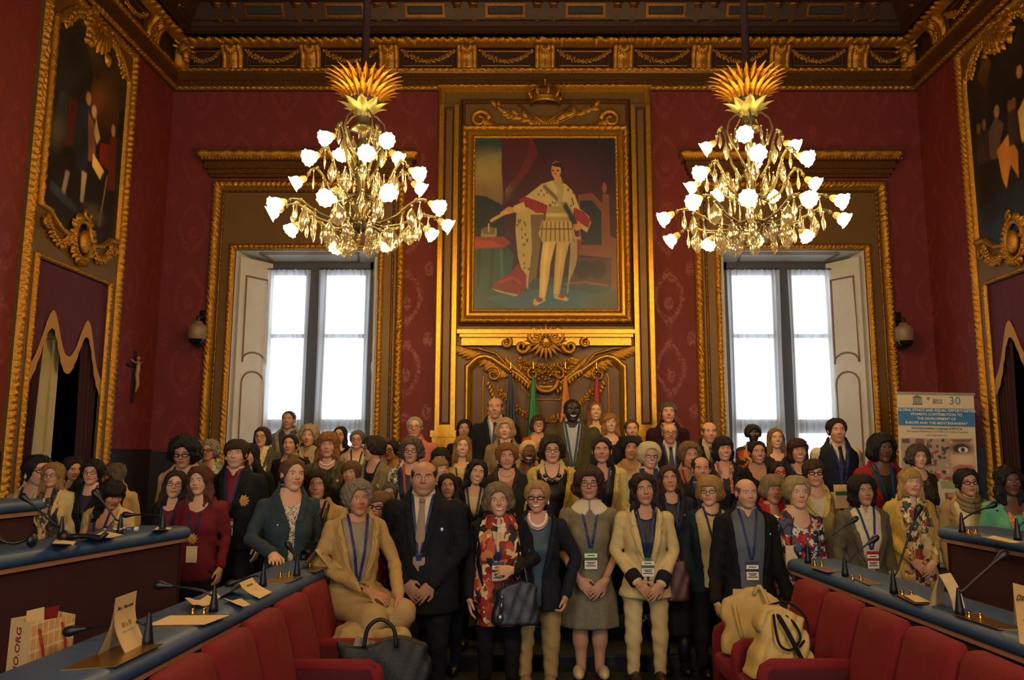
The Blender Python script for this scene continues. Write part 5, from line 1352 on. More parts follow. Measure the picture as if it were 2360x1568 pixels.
for i in range(6): q.box((-.234 + i * .0165, -.004, tz + .016), (-.226 + i * .0165, -.002, tz + .072))
q.add([(-.243, -.004, tz + .080), (-.137, -.004, tz + .080), (-.19, -.004, tz + .108)], [[0, 1, 2]]); o = q.build('temple_logo', mat('logo_grey', '#6a6452', rough=.6), BN, smooth=False)
# dark screen on the wall behind the banner
SCN = empty('wall_screen', (4.86, 9.0, 1.5)); q = MB(); q.box((-.42, 0, 0), (.07, .06, .80)); q.build('bezel', BLK, SCN, smooth=False)
q = MB(); q.box((-.38, -.004, .05), (.03, .0, .75)); q.build('display', mat('screen_glass', '#3a4650', rough=.15), SCN, smooth=False)
q = MB(); q.box((-.2, .06, .3), (-.1, .09, .5)); q.tube([(-.15, .09, .4), (-.15, .5, .4), (-.15, 1.0, .4)], .03, 8); q.build('wall_arm', BLK, SCN, smooth=False)
tag(SCN, 'dark framed screen just behind the edge of the roll-up banner', 'screen')
# ================================================================ PEOPLE: solids as distance fields, skinned with surface nets
f32 = np.float32
def smin(a, b, k):
    h = np.clip(.5 + .5 * (b - a) / k, 0, 1); return b * (1 - h) + a * h - k * h * (1 - h)
def smax(a, b, k): return -smin(-a, -b, k)
def ell(p, c, r):
    q = np.sqrt(((p[0] - c[0]) / r[0]) ** 2 + ((p[1] - c[1]) / r[1]) ** 2 + ((p[2] - c[2]) / r[2]) ** 2)
    return (q - 1) * min(r)
def cap(p, a, b, ra, rb=None):
    rb = ra if rb is None else rb
    d = [b[i] - a[i] for i in range(3)]; l2 = sum(x * x for x in d) + 1e-9
    t = np.clip(((p[0] - a[0]) * d[0] + (p[1] - a[1]) * d[1] + (p[2] - a[2]) * d[2]) / l2, 0, 1)
    return np.sqrt((p[0] - a[0] - t * d[0]) ** 2 + (p[1] - a[1] - t * d[1]) ** 2 + (p[2] - a[2] - t * d[2]) ** 2) - (ra + (rb - ra) * t)
def grid(lo, hi, h):
    ax = [np.arange(lo[i], hi[i] + h, h, dtype=f32) for i in range(3)]
    return ax[0][:, None, None], ax[1][None, :, None], ax[2][None, None, :], ax
def nets(f, ax, h):
    """surface nets: field on a grid -> vertices, quads"""
    s = f < 0
    c = np.zeros(tuple(n - 1 for n in f.shape), np.uint8)
    for i in (0, 1):
        for j in (0, 1):
            for k in (0, 1):
                c += s[i:s.shape[0] - 1 + i, j:s.shape[1] - 1 + j, k:s.shape[2] - 1 + k]
    act = (c > 0) & (c < 8)
    I, J, K = np.nonzero(act); n = len(I)
    if n == 0: return np.zeros((0, 3), f32), np.zeros((0, 4), np.int32)
    idx = np.full(act.shape, -1, np.int32); idx[act] = np.arange(n)
    P = np.zeros((n, 3), f32); W = np.zeros(n, f32)
    cor = [(i, j, k) for i in (0, 1) for j in (0, 1) for k in (0, 1)]
    val = {q: f[I + q[0], J + q[1], K + q[2]] for q in cor}
    for a in cor:
        for d in range(3):
            if a[d] == 0:
                b = list(a); b[d] = 1; b = tuple(b); va, vb = val[a], val[b]
                m = (va < 0) != (vb < 0)
                t = np.where(m, va / np.where(m, va - vb, 1), 0)
                for e in range(3): P[:, e] += np.where(m, a[e] + (t if e == d else 0), 0)
                W += m
    P /= W[:, None]
    V = np.stack([ax[0][0] + h * (I + P[:, 0]), ax[1][0] + h * (J + P[:, 1]), ax[2][0] + h * (K + P[:, 2])], 1)
    Q = []
    for d in range(3):
        sl0 = [slice(None)] * 3; sl1 = [slice(None)] * 3; sl0[d] = slice(0, -1); sl1[d] = slice(1, None)
        a, b = s[tuple(sl0)], s[tuple(sl1)]
        E = np.argwhere(a != b)
        u, v = (d + 1) % 3, (d + 2) % 3
        E = E[(E[:, u] > 0) & (E[:, v] > 0) & (E[:, u] < f.shape[u] - 1) & (E[:, v] < f.shape[v] - 1)]
        if len(E) == 0: continue
        def id_(du, dv):
            q = E.copy(); q[:, u] -= du; q[:, v] -= dv; return idx[q[:, 0], q[:, 1], q[:, 2]]
        q = np.stack([id_(1, 1), id_(0, 1), id_(0, 0), id_(1, 0)], 1)
        fl = ~a[E[:, 0], E[:, 1], E[:, 2]]
        q[fl] = q[fl][:, ::-1]
        Q.append(q)
    return V, np.concatenate(Q).astype(np.int32)
def skin_of(fn, lo, hi, h):
    X, Y, Z, ax = grid(lo, hi, h)
    return nets(np.broadcast_to(fn((X, Y, Z)), (len(ax[0]), len(ax[1]), len(ax[2]))).astype(f32), ax, h)
def front_y(fn, xs, zs, y0, y1, n=36):
    """first place along +y where the solid starts, for each (x, z)"""
    ys = np.linspace(y0, y1, n, dtype=f32); xs = np.asarray(xs, f32); zs = np.asarray(zs, f32)
    d = fn((xs[:, None], ys[None, :], zs[:, None])); d = np.broadcast_to(d, (len(xs), n))
    ins = d < 0; k = np.where(ins.any(1), ins.argmax(1), n - 1); k0 = np.maximum(k - 1, 0); r = np.arange(len(xs))
    a, b = d[r, k0], d[r, k]; t = np.clip(np.where(a != b, a / (a - b + 1e-9), 0), 0, 1)
    return ys[k0] + (ys[k] - ys[k0]) * t
def wob(p, f, seed=0.0):
    return (np.sin(p[0] * f + 1.3 + seed) * np.sin(p[1] * f * 1.1 + .7 + seed * 2) * np.sin(p[2] * f * .9 + seed) + .5 * np.sin(p[0] * f * 2.1 + p[2] * f * 1.7 + seed) * np.sin(p[1] * f * 2.3 + 2 * seed))

SKINS = {'a': (.57, .31, .18), 'b': (.49, .26, .145), 'c': (.62, .36, .22), 'd': (.030, .018, .013), 'e': (.12, .055, .030), 'f': (.42, .235, .145), 'g': (.62, .40, .26)}
CLOTH = {}
def cloth(c, kind='wool'):
    if not isinstance(c, str): return c
    k = (c, kind)
    if k not in CLOTH:
        CLOTH[k] = mat('cloth_%s_%s' % (kind, c.strip('#')), c, rough={'wool': .85, 'silk': .5, 'denim': .9}.get(kind, .8), bump=.25 if kind != 'silk' else .08, scale=130 if kind == 'wool' else 60, var=.16 if kind != 'denim' else .4, spec=.3, sheen=.0)
    return CLOTH[k]
def skinm(): return mat('skin', rough=.5, attr='col', spec=.35, bump=.05, scale=120)
def facem(): return mat('face_detail', rough=.4, attr='col', spec=.4)
def hairm(c):
    return mat('hair_' + c.strip('#'), c, rough=.48, bump=.7, scale=120, stretch=(3.0, 3.0, .35), var=.42, spec=.35, detail=3)

# ---- head, in units of its own height; face looks to -y
def head_fn(sex, jaw=1.0, smile=1, age=0.0, wide=1.0):
    jw = (.285 if sex == 'f' else .30) * jaw
    def fn(p):
        x, y, z = p; x = x / wide; p = (x, y, z); ax_ = np.abs(x); pm = (ax_, y, z)
        d = smin(ell(p, (0, .06, .14), (.352, .44, .36)), ell(p, (0, -.10, -.15), (jw, .27, .35)), .10)
        d = smin(d, ell(p, (0, -.235, -.415), (.13 if sex == 'f' else .155, .12, .085)), .08)
        d = smin(d, ell(pm, (.165, -.235, -.09), (.115, .115, .12)), .07)                      # cheeks
        d = smin(d, cap(pm, (.03, -.345, .115), (.20, -.285, .12), .036), .05)                   # brow ridge
        d = smax(d, -ell(pm, (.15, -.40, .045), (.085, .075, .055)), .05)                        # eye sockets
        d = smin(d, ell(pm, (.15, -.285, .035), (.07, .055, .055)), .02)                        # lids over the eyeballs
        d = smin(d, cap(p, (0, -.345, .08), (0, -.445, -.085), .026, .046), .035)                # nose
        d = smin(d, ell(pm, (.050, -.385, -.10), (.035, .04, .033)), .022)
        zc = -.245 + (.020 * smile) * (x / .12) ** 2
        d = smin(d, ell((x, y, z - zc), (0, -.315, 0), (.135, .065, .055)), .035)
        d = smax(d, -ell((x, y, z - zc + .002), (0, -.40, 0), (.11, .05, .011)), .018)
        if age: d = d + age * .0015 * np.sin(z * 70) * (np.abs(x) < .3)
        d = smin(d, ell(pm, (.355, .05, -.02), (.038, .085, .125)), .025)                        # ears
        d = smin(d, cap(p, (0, .10, -.22), (0, .13, -.95), .20 if sex == 'f' else .245), .07)
        return d
    return fn
HAIR = {   # vol, len, fringe, half face width, curl amount, curl frequency, ears free, neck carve, locks
    'crop':   dict(vol=0.013, ln=-.10, fr=0.345, fw=0.340, curl=.004, fq=30, ears=1),
    'short_m': dict(vol=0.038, ln=-.14, fr=0.305, fw=0.330, curl=.012, fq=22, ears=1),
    'reced':  dict(vol=0.017, ln=-.14, fr=0.425, fw=0.345, curl=.004, fq=30, ears=1, bald=.5),
    'bald':   dict(vol=0.034, ln=-.14, fr=0.345, fw=0.345, curl=.003, fq=30, ears=1, bald=1),
    'short':  dict(vol=0.072, ln=-.20, fr=0.265, fw=0.320, curl=.025, fq=17, ears=0),
    'pixie':  dict(vol=0.060, ln=-.22, fr=0.295, fw=0.330, curl=.03, fq=20, ears=1),
    'fringe': dict(vol=0.064, ln=-.42, fr=0.160, fw=0.305, curl=.015, fq=20, ears=0),
    'bob':    dict(vol=0.072, ln=-.46, fr=0.275, fw=0.305, curl=.015, fq=16, ears=0),
    'wavy':   dict(vol=0.089, ln=-.40, fr=0.285, fw=0.310, curl=.05, fq=13, ears=0),
    'curly':  dict(vol=0.102, ln=-.34, fr=0.285, fw=0.315, curl=.06, fq=19, ears=0),
    'bigcurl': dict(vol=0.145, ln=-.52, fr=0.295, fw=0.305, curl=.075, fq=16, ears=0),
    'afro':   dict(vol=0.145, ln=-.12, fr=0.285, fw=0.325, curl=.05, fq=28, ears=0),
    'long':   dict(vol=0.051, ln=-1.02, fr=0.315, fw=0.300, curl=.02, fq=14, ears=0, lock=1),
    'longwavy': dict(vol=0.072, ln=-1.15, fr=0.315, fw=0.305, curl=.055, fq=12, ears=0, lock=1),
    'shoulder': dict(vol=0.064, ln=-.72, fr=0.305, fw=0.305, curl=.03, fq=14, ears=0, lock=.6),
    'tied':   dict(vol=0.030, ln=-.22, fr=0.345, fw=0.330, curl=.012, fq=22, ears=1),
    'bun':    dict(vol=0.038, ln=-.22, fr=0.335, fw=0.330, curl=.02, fq=22, ears=1, bun=1),
    'wrap':   dict(vol=0.068, ln=-.10, fr=0.295, fw=0.325, curl=.02, fq=9, ears=0, wrap=1),
}
def hair_fn(style, over, side=0.0, seed=0.0):
    o = dict(HAIR[style]); o.update(over)
    v, ln, fr, fw = o['vol'], o['ln'], o['fr'], o['fw']
    def fn(p):
        x, y, z = p; ax_ = np.abs(x); pm = (ax_, y, z)
        d = ell(p, (0, .055, .13), (.365 + v, .45 + v * .8, .375 + v))
        if ln < -.3:
            hz = (.15 - ln) / 2
            d = smin(d, ell(p, (0, .11, .15 - hz), (.40 + v + (.05 if ln > -.6 else 0), .33 + v * .4, hz + .06)), .09)
        else:
            d = smin(d, ell(p, (0, .20, -.06), (.30 + v * .6, .27 + v * .5, .26)), .08)
        if o.get('lock'):
            d = smin(d, cap(pm, (.36, -.02, .0), (.40 + v, -.10 * o['lock'], ln * .9), .10, .085), .06)
        if o.get('bun'): d = smin(d, ell(p, (.02, .18, .56), (.17, .17, .13)), .03)
        d = d - o['curl'] * wob(p, o['fq'], seed)
        if o['curl'] < .04: d = d + (.006 + .35 * o['curl']) * np.sin(21 * np.arctan2(x + 0 * y, y - .05 + 0 * x) + 3 * np.sin(z * 5 + seed)) * np.clip(1.1 - z * 1.2, .25, 1)
        if fr < .2:
            d = d - .012 * np.sin(x * 60)
        zt = fr + (.035 if fr > .2 else .0) + side * x * .6
        d = smax(d, -ell((x, y, (z + .12)), (0, -.46, 0), (fw, .40, 1.0)) * 1.0 if False else -np.maximum(ell(p, (0, -.44, -.14), (fw + .015, .42, .51)), z - zt), .065)
        if ln < -.3:
            d = smax(d, -ell(p, (0, -.40, -.62), (.27, .42, .50)), .04)
        if o.get('ears'): d = smax(d, -ell(pm, (.40, .02, -.06), (.13, .12, .15)), .03)
        if o.get('bald'):
            b = o['bald']
            if b >= 1: d = smax(d, -ell(p, (0, -.03, .42), (.37, .52, .36)), .03)
            else: d = smax(d, -ell(p, (0, -.30, .42), (.34, .36, .24)), .03)
        d = smax(d, ln - .06 - z, .04) if ln > -.3 else d
        return d
    return fn, o

# ---- hands: thumb leaves the side of the palm; fingers along -z, palm towards +x, thumb towards -y
def hand_template(curl):
    def fn(p):
        d = ell(p, (0, 0, -.045), (.017, .041, .052))
        d = smin(d, cap(p, (0, 0, .03), (0, 0, -.01), .024, .025), .02)
        for i, (y, l) in enumerate(((-.030, .068), (-.010, .078), (.011, .072), (.030, .056))):
            a = (0, y, -.080); c1 = curl * .55; c2 = curl * 1.35
            b = (l * .5 * math.sin(c1), y * 1.12, -.080 - l * .5 * math.cos(c1)); c = (b[0] + l * .5 * math.sin(c2), y * 1.14, b[2] - l * .5 * math.cos(c2))
            fd = np.minimum(cap(p, a, b, .0092, .0085), cap(p, b, c, .0085, .0068))
            d = smin(d, fd, .006)
        t = np.minimum(cap(p, (.004, -.030, -.022), (.014, -.056, -.052), .0125, .0105), cap(p, (.014, -.056, -.052), (.026, -.058, -.082), .0105, .0075))
        return smin(d, t, .008)
    return skin_of(fn, (-.04, -.085, -.175), (.11, .065, .07), .0042)
HANDS = {'relax': hand_template(.55), 'flat': hand_template(.08), 'grip': hand_template(1.25)}
def place_hand(kind, wrist, d, palm, side, k):
    V, F = HANDS[kind]; V = V.copy()
    if side > 0: V[:, 0] *= 1
    dz = -np.array(d, float); dz /= np.linalg.norm(dz)
    px = np.array(palm, float); px -= dz * px.dot(dz); px /= np.linalg.norm(px)
    py = np.cross(dz, px)
    flip = side
    if flip < 0:       # mirror for the other hand so that the thumb stays forward
        V[:, 1] *= 1
    # thumb must point to the front (-y) or up
    if py[1] < 0: V[:, 1] *= -1; F = F[:, ::-1]
    return np.array(wrist) + (V[:, :1] * px + V[:, 1:2] * py + V[:, 2:] * dz) * k, F

def rot(yaw, tilt, pitch):
    return np.array(Matrix.Rotation(yaw, 3, 'Z') @ Matrix.Rotation(tilt, 3, 'Y') @ Matrix.Rotation(pitch, 3, 'X'))
def join(parts):
    V = []; F = []; C = []; k = 0
    for v, f, c in parts:
        V.append(v); F.append(f + k); C.append(np.broadcast_to(np.asarray(c, f32), (len(v), 3))); k += len(v)
    return np.concatenate(V), np.concatenate(F), np.concatenate(C)
def patch(fn, cx, cz, hw, hh, shape, colour, nu, nv, off=.004):
    """small patch lying on the front of a solid; shape(u, v) -> (x, z) offsets, colour(u, v)"""
    u, v = np.meshgrid(np.linspace(-1, 1, nu), np.linspace(-1, 1, nv), indexing='ij'); u = u.ravel(); v = v.ravel()
    sx, sz = shape(u, v); xs, zs = cx + hw * sx, cz + hh * sz
    ys = front_y(fn, xs, zs, -.56, -.05, 60) - off
    i = np.arange(nu * nv).reshape(nu, nv)
    F = np.stack([i[:-1, :-1], i[1:, :-1], i[1:, 1:], i[:-1, 1:]], -1).reshape(-1, 4).astype(np.int32)
    return np.stack([xs, ys, zs], 1), F, colour(u, v)
def cmix(a, b, t): return np.asarray(a)[None, :] * (1 - t[:, None]) + np.asarray(b)[None, :] * t[:, None]

HEIGHTS = []
def person(px, top, chin, Y, sex='f', skin='a', hair=('bob', '#3a2a20', {}), yaw=0, tilt=0, pitch=0, body=0, out=None, pose='down', lower=('trousers', '#14161c'),
           ext=(), label='', smile=1, age=0.0, jaw=1.0, build=1.0, hv=None, lv=None, grow=1.0, hands=False, brow=None, group='people in the group photograph', H=None, sh=None, wide=1.0, neckl=1.0):
    zt = at(px, top, Y).z; zc = at(px, chin, Y).z; hh = zt - zc
    lvl = level(Y) if lv is None else lv
    Hh = zt - lvl
    HEIGHTS.append((px, Y, round(Hh, 2), round(hh, 3)))
    style, hcol, over = (hair + ({},))[:3]
    hd = dict(HAIR[style]); hd.update(over)
    ratio = .505 / (.505 + .018 + hd['vol'] * .9) if hv is None else hv
    hs = hh * (.98 if hd.get('bald') else (.5 + .5 * ratio)) / (1.12 if hd.get('bun') else 1.0)
    k = hs / .222
    P = empty('person', (at(px, (top + chin) / 2, Y).x, Y, lvl), math.radians(body))
    tag(P, label, 'person', group)
    vox = .0067 * max(1.0, Y / 6.8); cs = SKINS[skin] if isinstance(skin, str) else skin; cs = np.array(cs)
    chz = zc - lvl; zs = chz - .27 * hs * neckl; hc = np.array((0, -.03, chz + .5 * hs))
    male = sex == 'm'
    # ---- head
    hf = head_fn(sex, jaw, .5 + .5 * min(smile, 2), age, wide)
    V, F = skin_of(hf, (-.48, -.52, -.80), (.48, .56, .58), vox / hs)
    C = np.tile(cs, (len(V), 1))
    fr = (V[:, 1] < -.1)
    blush = np.exp(-(((np.abs(V[:, 0]) - .19) / .10) ** 2 + ((V[:, 2] + .10) / .09) ** 2)) * fr
    C = C * (1 - .10 * blush[:, None] * np.array((0, 1, 1)))
    nose = np.exp(-((V[:, 0] / .07) ** 2 + ((V[:, 2] + .09) / .07) ** 2)) * fr; C = C * (1 - .10 * nose[:, None] * np.array((0, 1, 1)))
    if male:
        st = np.clip((-.14 - V[:, 2]) / .06, 0, 1) * np.clip((-.05 - V[:, 1]) / .1, 0, 1) * np.clip((V[:, 2] + .50) / .06, 0, 1); C = C * (1 - .16 * st[:, None])
    R = rot(math.radians(yaw), math.radians(tilt), math.radians(pitch)); piv = np.array((0, .10, -.55))
    def HT(v): return (((v - piv) @ R.T) + piv) * hs + hc
    parts = [(HT(V), F, C)]
    # ---- body solids
    sj = (.83 if male else .76) * hs * (sh or 1.0) * (.75 + .25 * build); ar = .044 * k * (1.15 if male else 1.0) * (.5 + .5 * build)
    zr = zs - .47 * Hh * (1.0) if False else None
    b = build
    zcr = max(.40 * Hh, zs - .84 * k)
    zz = np.array([zcr - .02, zs - .62 * k, zs - .42 * k, zs - .22 * k, zs - .12 * k, zs - .03 * k, zs + .012 * k, zs + .05 * k, zs + .11 * k], f32)
    ww = np.array([.76 * b, .77 * b, .60 * b, .66 * (.5 + .5 * b), .69, .68, .52, .33, .25], f32) * hs
    if male: ww = np.array([.72 * b, .74 * b, .72 * b, .79 * (.5 + .5 * b), .82, .82, .60, .38, .28], f32) * hs
    dd = np.array([.54 * b, .54 * b, .46 * b, .50 * (.5 + .5 * b), .46, .38, .31, .28, .25], f32) * hs
    yo = np.array([.02, .02, .0, -.02, -.01, .02, .03, .03, .02], f32) * hs
    def torso(p, off=0.0):
        zcl = np.clip(p[2], zz[0], zz[-1])
        w_, d_, y_ = np.interp(zcl, zz, ww).astype(f32) + off, np.interp(zcl, zz, dd).astype(f32) + off, np.interp(zcl, zz, yo).astype(f32)
        q = np.sqrt((p[0] / w_) ** 2 + ((p[1] - y_) / d_) ** 2)
        d = (q - 1) * np.minimum(w_, d_)
        if not male:
            d = smin(d, ell((np.abs(p[0]), p[1], p[2]), (.26 * hs, -.32 * hs, zs - .21 * k), (.26 * hs + off, .24 * hs + off, .27 * hs + off)), .05 * k)
        elif b > 1.1: d = smin(d, ell(p, (0, -.30 * hs, zs - .45 * k), (.62 * hs * b + off, .42 * hs * b + off, .8 * hs)), .08)
        return np.maximum(d, p[2] - zz[-1])
    S = [np.array((s_ * sj, .02 * k, zs - .045 * k)) for s_ in (-1, 1)]
    fy = -.62 * hs * (.6 + .4 * b)
    A = []
    pz = pose if isinstance(pose, (tuple, list)) else (pose, pose)
    for s_, ps, sp in zip((-1, 1), pz, S):
        if ps == 'down': e, w_, hd_, pn, cu = (sp[0] + s_ * .040 * k, .05, zs - .30 * k), (sp[0] + s_ * .045 * k, -.05, zs - .55 * k), (-.05 * s_, -.15, -1), (-s_, .15, 0), 'relax'
        elif ps == 'clasp': e, w_, hd_, pn, cu = (sp[0] + s_ * .055 * k, .04, zs - .29 * k), (s_ * .085 * k, fy - .05 * k, zs - .49 * k - (.015 if s_ > 0 else 0)), (-s_ * .75, -.25, -.75), (-s_ * .25, 1, -.25), 'relax'
        elif ps == 'waist': e, w_, hd_, pn, cu = (sp[0] + s_ * .09 * k, .04, zs - .29 * k), (s_ * .10 * k, fy - .05 * k, zs - .33 * k), (-s_ * .9, -.1, .1), (0, .9, -.2), 'grip'
        elif ps == 'back': e, w_, hd_, pn, cu = (sp[0] + s_ * .06 * k, .10, zs - .28 * k), (s_ * .10 * k, .22, zs - .48 * k), (-s_, .1, -.5), (0, -1, 0), 'relax'
        else: e, w_, hd_, pn, cu = ps
        A.append((sp, np.array(e, float), np.array(w_, float), hd_, pn, cu))
    def arms(p, off, frac=1.0):
        d = None
        if frac <= .05: return np.full(np.broadcast(p[0], p[1], p[2]).shape, 9.0, f32)
        for sp, e, w_, *_ in A:
            if frac >= .99:
                t = np.minimum(cap(p, sp, e, ar + off, ar * .80 + off), cap(p, e, w_ - (w_ - e) * .06, ar * .82 + off, ar * .60 + off + .004))
            else:
                en = sp + (e - sp) * min(1, frac * 2) if frac <= .5 else e
                t = cap(p, sp, en, ar + off, ar * .9 + off + .008)
                if frac > .5: t = np.minimum(t, cap(p, e, e + (w_ - e) * (frac - .5) * 2, ar * .82 + off, ar * .66 + off + .004))
            d = t if d is None else np.minimum(d, t)
        return d
    neck = lambda p: cap(p, (0, .035, zs - .03), (0, .015, chz + .10 * hs), .235 * hs if not male else .285 * hs)
    Vc, Fc = skin_of(lambda p: smin(torso(p), neck(p), .06 * k), (-sj, -.24 * k, zs - .26 * k), (sj, .2 * k, chz + .06 * hs), .016)
    parts.append((Vc, Fc, cs))
    o_ = dict(kind='jacket', col='#14161c', inner='#c8b890', vz=.30, vw=.085, gap=0.0, sleeve=1.0, neck=.10, hip=.60, nw=.085); o_.update(out or {})
    vis = hands
    if vis or o_['sleeve'] < .99:
        for s_, (sp, e, w_, hd_, pn, cu) in zip((-1, 1), A):
            v, f = place_hand(cu, w_, hd_, pn, s_, k * 1.0); parts.append((v, f, cs * .95))
            if o_['sleeve'] < .99:
                lo = np.minimum(np.minimum(sp, e), w_) - .09; hi = np.maximum(np.maximum(sp, e), w_) + .09
                v, f = skin_of(lambda p: smin(cap(p, sp, e, ar * .9, ar * .78), cap(p, e, w_, ar * .78, ar * .52), .02), lo, hi, .011); parts.append((v, f, cs))
    legskin = lower[0] in ('skirt',) and (lower[3] if len(lower) > 3 else False)
    zh = o_['hip'] * k
    if legskin:
        for s_ in (-1, 1):
            v, f = skin_of(lambda p: smin(cap(p, (s_ * .085, .0, .50), (s_ * .075, .02, .26), .058, .058), cap(p, (s_ * .075, .03, .30), (s_ * .07, .02, .05), .055, .036), .03), (s_ * .085 - .1, -.12, .0), (s_ * .085 + .1, .14, .56), .012); parts.append((v, f, cs * .9))
    Vb, Fb, Cb = join(parts)
    offs = np.cumsum([0] + [len(q_[0]) for q_ in parts]); con = []; ev = []
    def near(i, pt, cnt=2):
        v_ = parts[i][0]; o = np.argsort(((v_ - np.array(pt)) ** 2).sum(1))[:cnt]; return (o + offs[i]).tolist()
    a_, b_ = near(0, (0, .05, chz - .2 * hs)), near(1, (0, .05, zs)); con.append([a_[0], a_[1], b_[1], b_[0]])
    ti = 2
    if vis or o_['sleeve'] < .99:
        for sp, e, w_, *_r in A:
            c_ = near(1, sp); h_ = near(ti, w_); n0 = len(Vb) + 2 * len(ev); ev.append((e, e + np.array((.004, .004, 0))))
            con += [[c_[0], c_[1], n0 + 1, n0], [n0, n0 + 1, h_[1], h_[0]]]; ti += 1
            if o_['sleeve'] < .99:
                g_ = near(ti, w_); con.append([h_[0], h_[1], g_[1], g_[0]]); ti += 1
    if legskin:
        for s_ in (-1, 1):
            c_ = near(1, (s_ * .05, 0, zs - .3)); g_ = near(ti, (s_ * .085, 0, .5)); con.append([c_[0], c_[1], g_[1], g_[0]]); ti += 1
    if ev:
        ev_ = np.array([x for pr in ev for x in pr]); Vb = np.concatenate([Vb, ev_]); Cb = np.concatenate([Cb, np.tile(cs, (len(ev_), 1))])
    Fb = np.concatenate([Fb, np.array(con, np.int32)])
    link('body', mesh_np('body', Vb, Fb, Cb), skinm(), P)
    # ---- face details
    dark = skin in ('d', 'e')
    irc = (.012, .010, .008); wht = np.array((.55, .52, .47)) if not dark else np.array((.45, .42, .38))
    sq = .68 if smile >= 2 else .86
    for s_ in (-1, 1):
        def shp(u, v): return u, v * (1 - .85 * u ** 2) ** .7 * np.where(v > 0, .62, .42) * sq + .05 * s_ * u
        def ec(u, v):
            r = np.hypot(u * 1.7, v * .45 + .08); t = np.clip((.62 - r) / .12, 0, 1); c = cmix(wht, irc, t)
            l = np.clip((v - .62) / .25, 0, 1); c = cmix((0, 0, 0), (0, 0, 0), l) * 0 + c * (1 - l[:, None]) + np.array((.02, .012, .008)) * l[:, None]
            return c
        v, f, c = patch(hf, s_ * .150, .035, .068, .055, shp, ec, 11, 8, .005)
        link('eye', mesh_np('eye', HT(v), f, c), facem(), P)
        bc = lin(brow) if brow else np.array(lin(hcol if isinstance(hcol, str) else '#2a1a12')) * .55 + cs * .12
        v, f, c = patch(hf, s_ * .155, .118, .085, .020, lambda u, v: (u, v * (1 - .5 * np.abs(u)) + (1 - u ** 2) * .9 - .3 * s_ * u), lambda u, v: np.tile(bc, (len(u), 1)), 9, 3, .006)
        link('eyebrow', mesh_np('eyebrow', HT(v), f, c), facem(), P)
    sm = .5 + .5 * min(smile, 2)
    lipc = np.array(cs) * (np.array((.85, .38, .36)) if not male else np.array((.85, .62, .58)))
    tw = .055 if smile < 2 else .125
    def lc(u, v):
        a = np.abs(v); c = np.tile(lipc, (len(u), 1)); mid = np.clip((tw * 3.2 - a) / .12, 0, 1) if smile >= 2 else np.clip((.16 - a) / .1, 0, 1)
        mid = mid * np.clip((.88 - np.abs(u)) / .12, 0, 1)
        return c * (1 - mid[:, None]) + (np.array((.75, .72, .64)) if smile >= 2 else cs * .13) * mid[:, None]
    wm = .120 + .022 * min(smile, 2)
    v, f, c = patch(hf, 0, -.245, wm, .056 if smile < 2 else .074, lambda u, v: (u, v * np.maximum(.02, (1 - np.abs(u) ** 2.2)) + (.020 * sm) * (u * wm / .12) ** 2 / (.056 if smile < 2 else .074)), lc, 13, 9, .006)
    link('mouth', mesh_np('mouth', HT(v), f, c), facem(), P)
    # ---- hair
    hfn, hd = hair_fn(style, over, over.get('side', .12 if style not in ('crop', 'bald', 'reced', 'tied', 'bun', 'wrap', 'afro') else 0), px * .37)
    ln = hd['ln']; ext_ = .62 + hd['vol'] * 1.5
    Vh, Fh = skin_of(hfn, (-ext_, -.62 - hd['vol'], min(-.45, ln - .35)), (ext_, .72 + hd['vol'], .72 + hd['vol'] + (.15 if hd.get('bun') else 0)), vox * 1.5 / hs)
    if Y < 7.9 and not hd.get('wrap') and hd.get('bald', 0) < 1 and len(Vh):
        # loose strands lying along the hair
        rs_ = np.random.default_rng(int(px)); ns, npt = 64, 11; cc = np.array((0, .06, .10))
        ph = rs_.uniform(0, 2 * pi, ns); th1 = rs_.uniform(1.2, 2.0, ns); th0 = rs_.uniform(.12, .5, ns)
        tt = np.linspace(0, 1, npt); TH = th0[:, None] + (th1 - th0)[:, None] * tt; PH = ph[:, None] + rs_.normal(0, .16, ns)[:, None] * np.sin(tt * 3) + hd['curl'] * 2.5 * np.sin(tt * 14 + ph[:, None])
        D_ = np.stack([np.sin(TH) * np.sin(PH), -np.sin(TH) * np.cos(PH), np.cos(TH)], -1).reshape(-1, 3)
        rr_ = np.linspace(1.05, .30, 46); Q_ = cc[:, None, None] + D_.T[:, :, None] * rr_
        dv = hfn((Q_[0], Q_[1], Q_[2])); hit = (dv < 0).any(1); r_ = rr_[(dv < 0).argmax(1)]
        r_ = r_.reshape(ns, npt); hit = hit.reshape(ns, npt); D_ = D_.reshape(ns, npt, 3)
        sv, sf_ = [], []
        for i in range(ns):
            n_ = npt if hit[i].all() else int(hit[i].argmin())
            if n_ < 4: continue
            rad = r_[i, :n_] + .006; jump = np.abs(np.diff(rad)) > .10
            if jump.any(): n_ = int(jump.argmax()) + 1
            if n_ < 4: continue
            pts_ = cc + D_[i, :n_] * (r_[i, :n_, None] + .008 + .016 * np.sin(np.linspace(0, pi, n_))[:, None])
            tg = np.gradient(pts_, axis=0); sd = np.cross(tg, D_[i, :n_]); sd /= np.linalg.norm(sd, axis=1)[:, None] + 1e-9
            wd = .026 * np.sin(np.linspace(.25, pi - .12, n_))[:, None]
            k0 = sum(len(x) for x in sv)
            sv.append(np.stack([pts_ - sd * wd, pts_ + D_[i, :n_] * .012, pts_ + sd * wd], 1).reshape(-1, 3))
            sf_ += [[k0 + j * 3 + m_, k0 + j * 3 + m_ + 1, k0 + j * 3 + m_ + 4, k0 + j * 3 + m_ + 3] for j in range(n_ - 1) for m_ in (0, 1)]
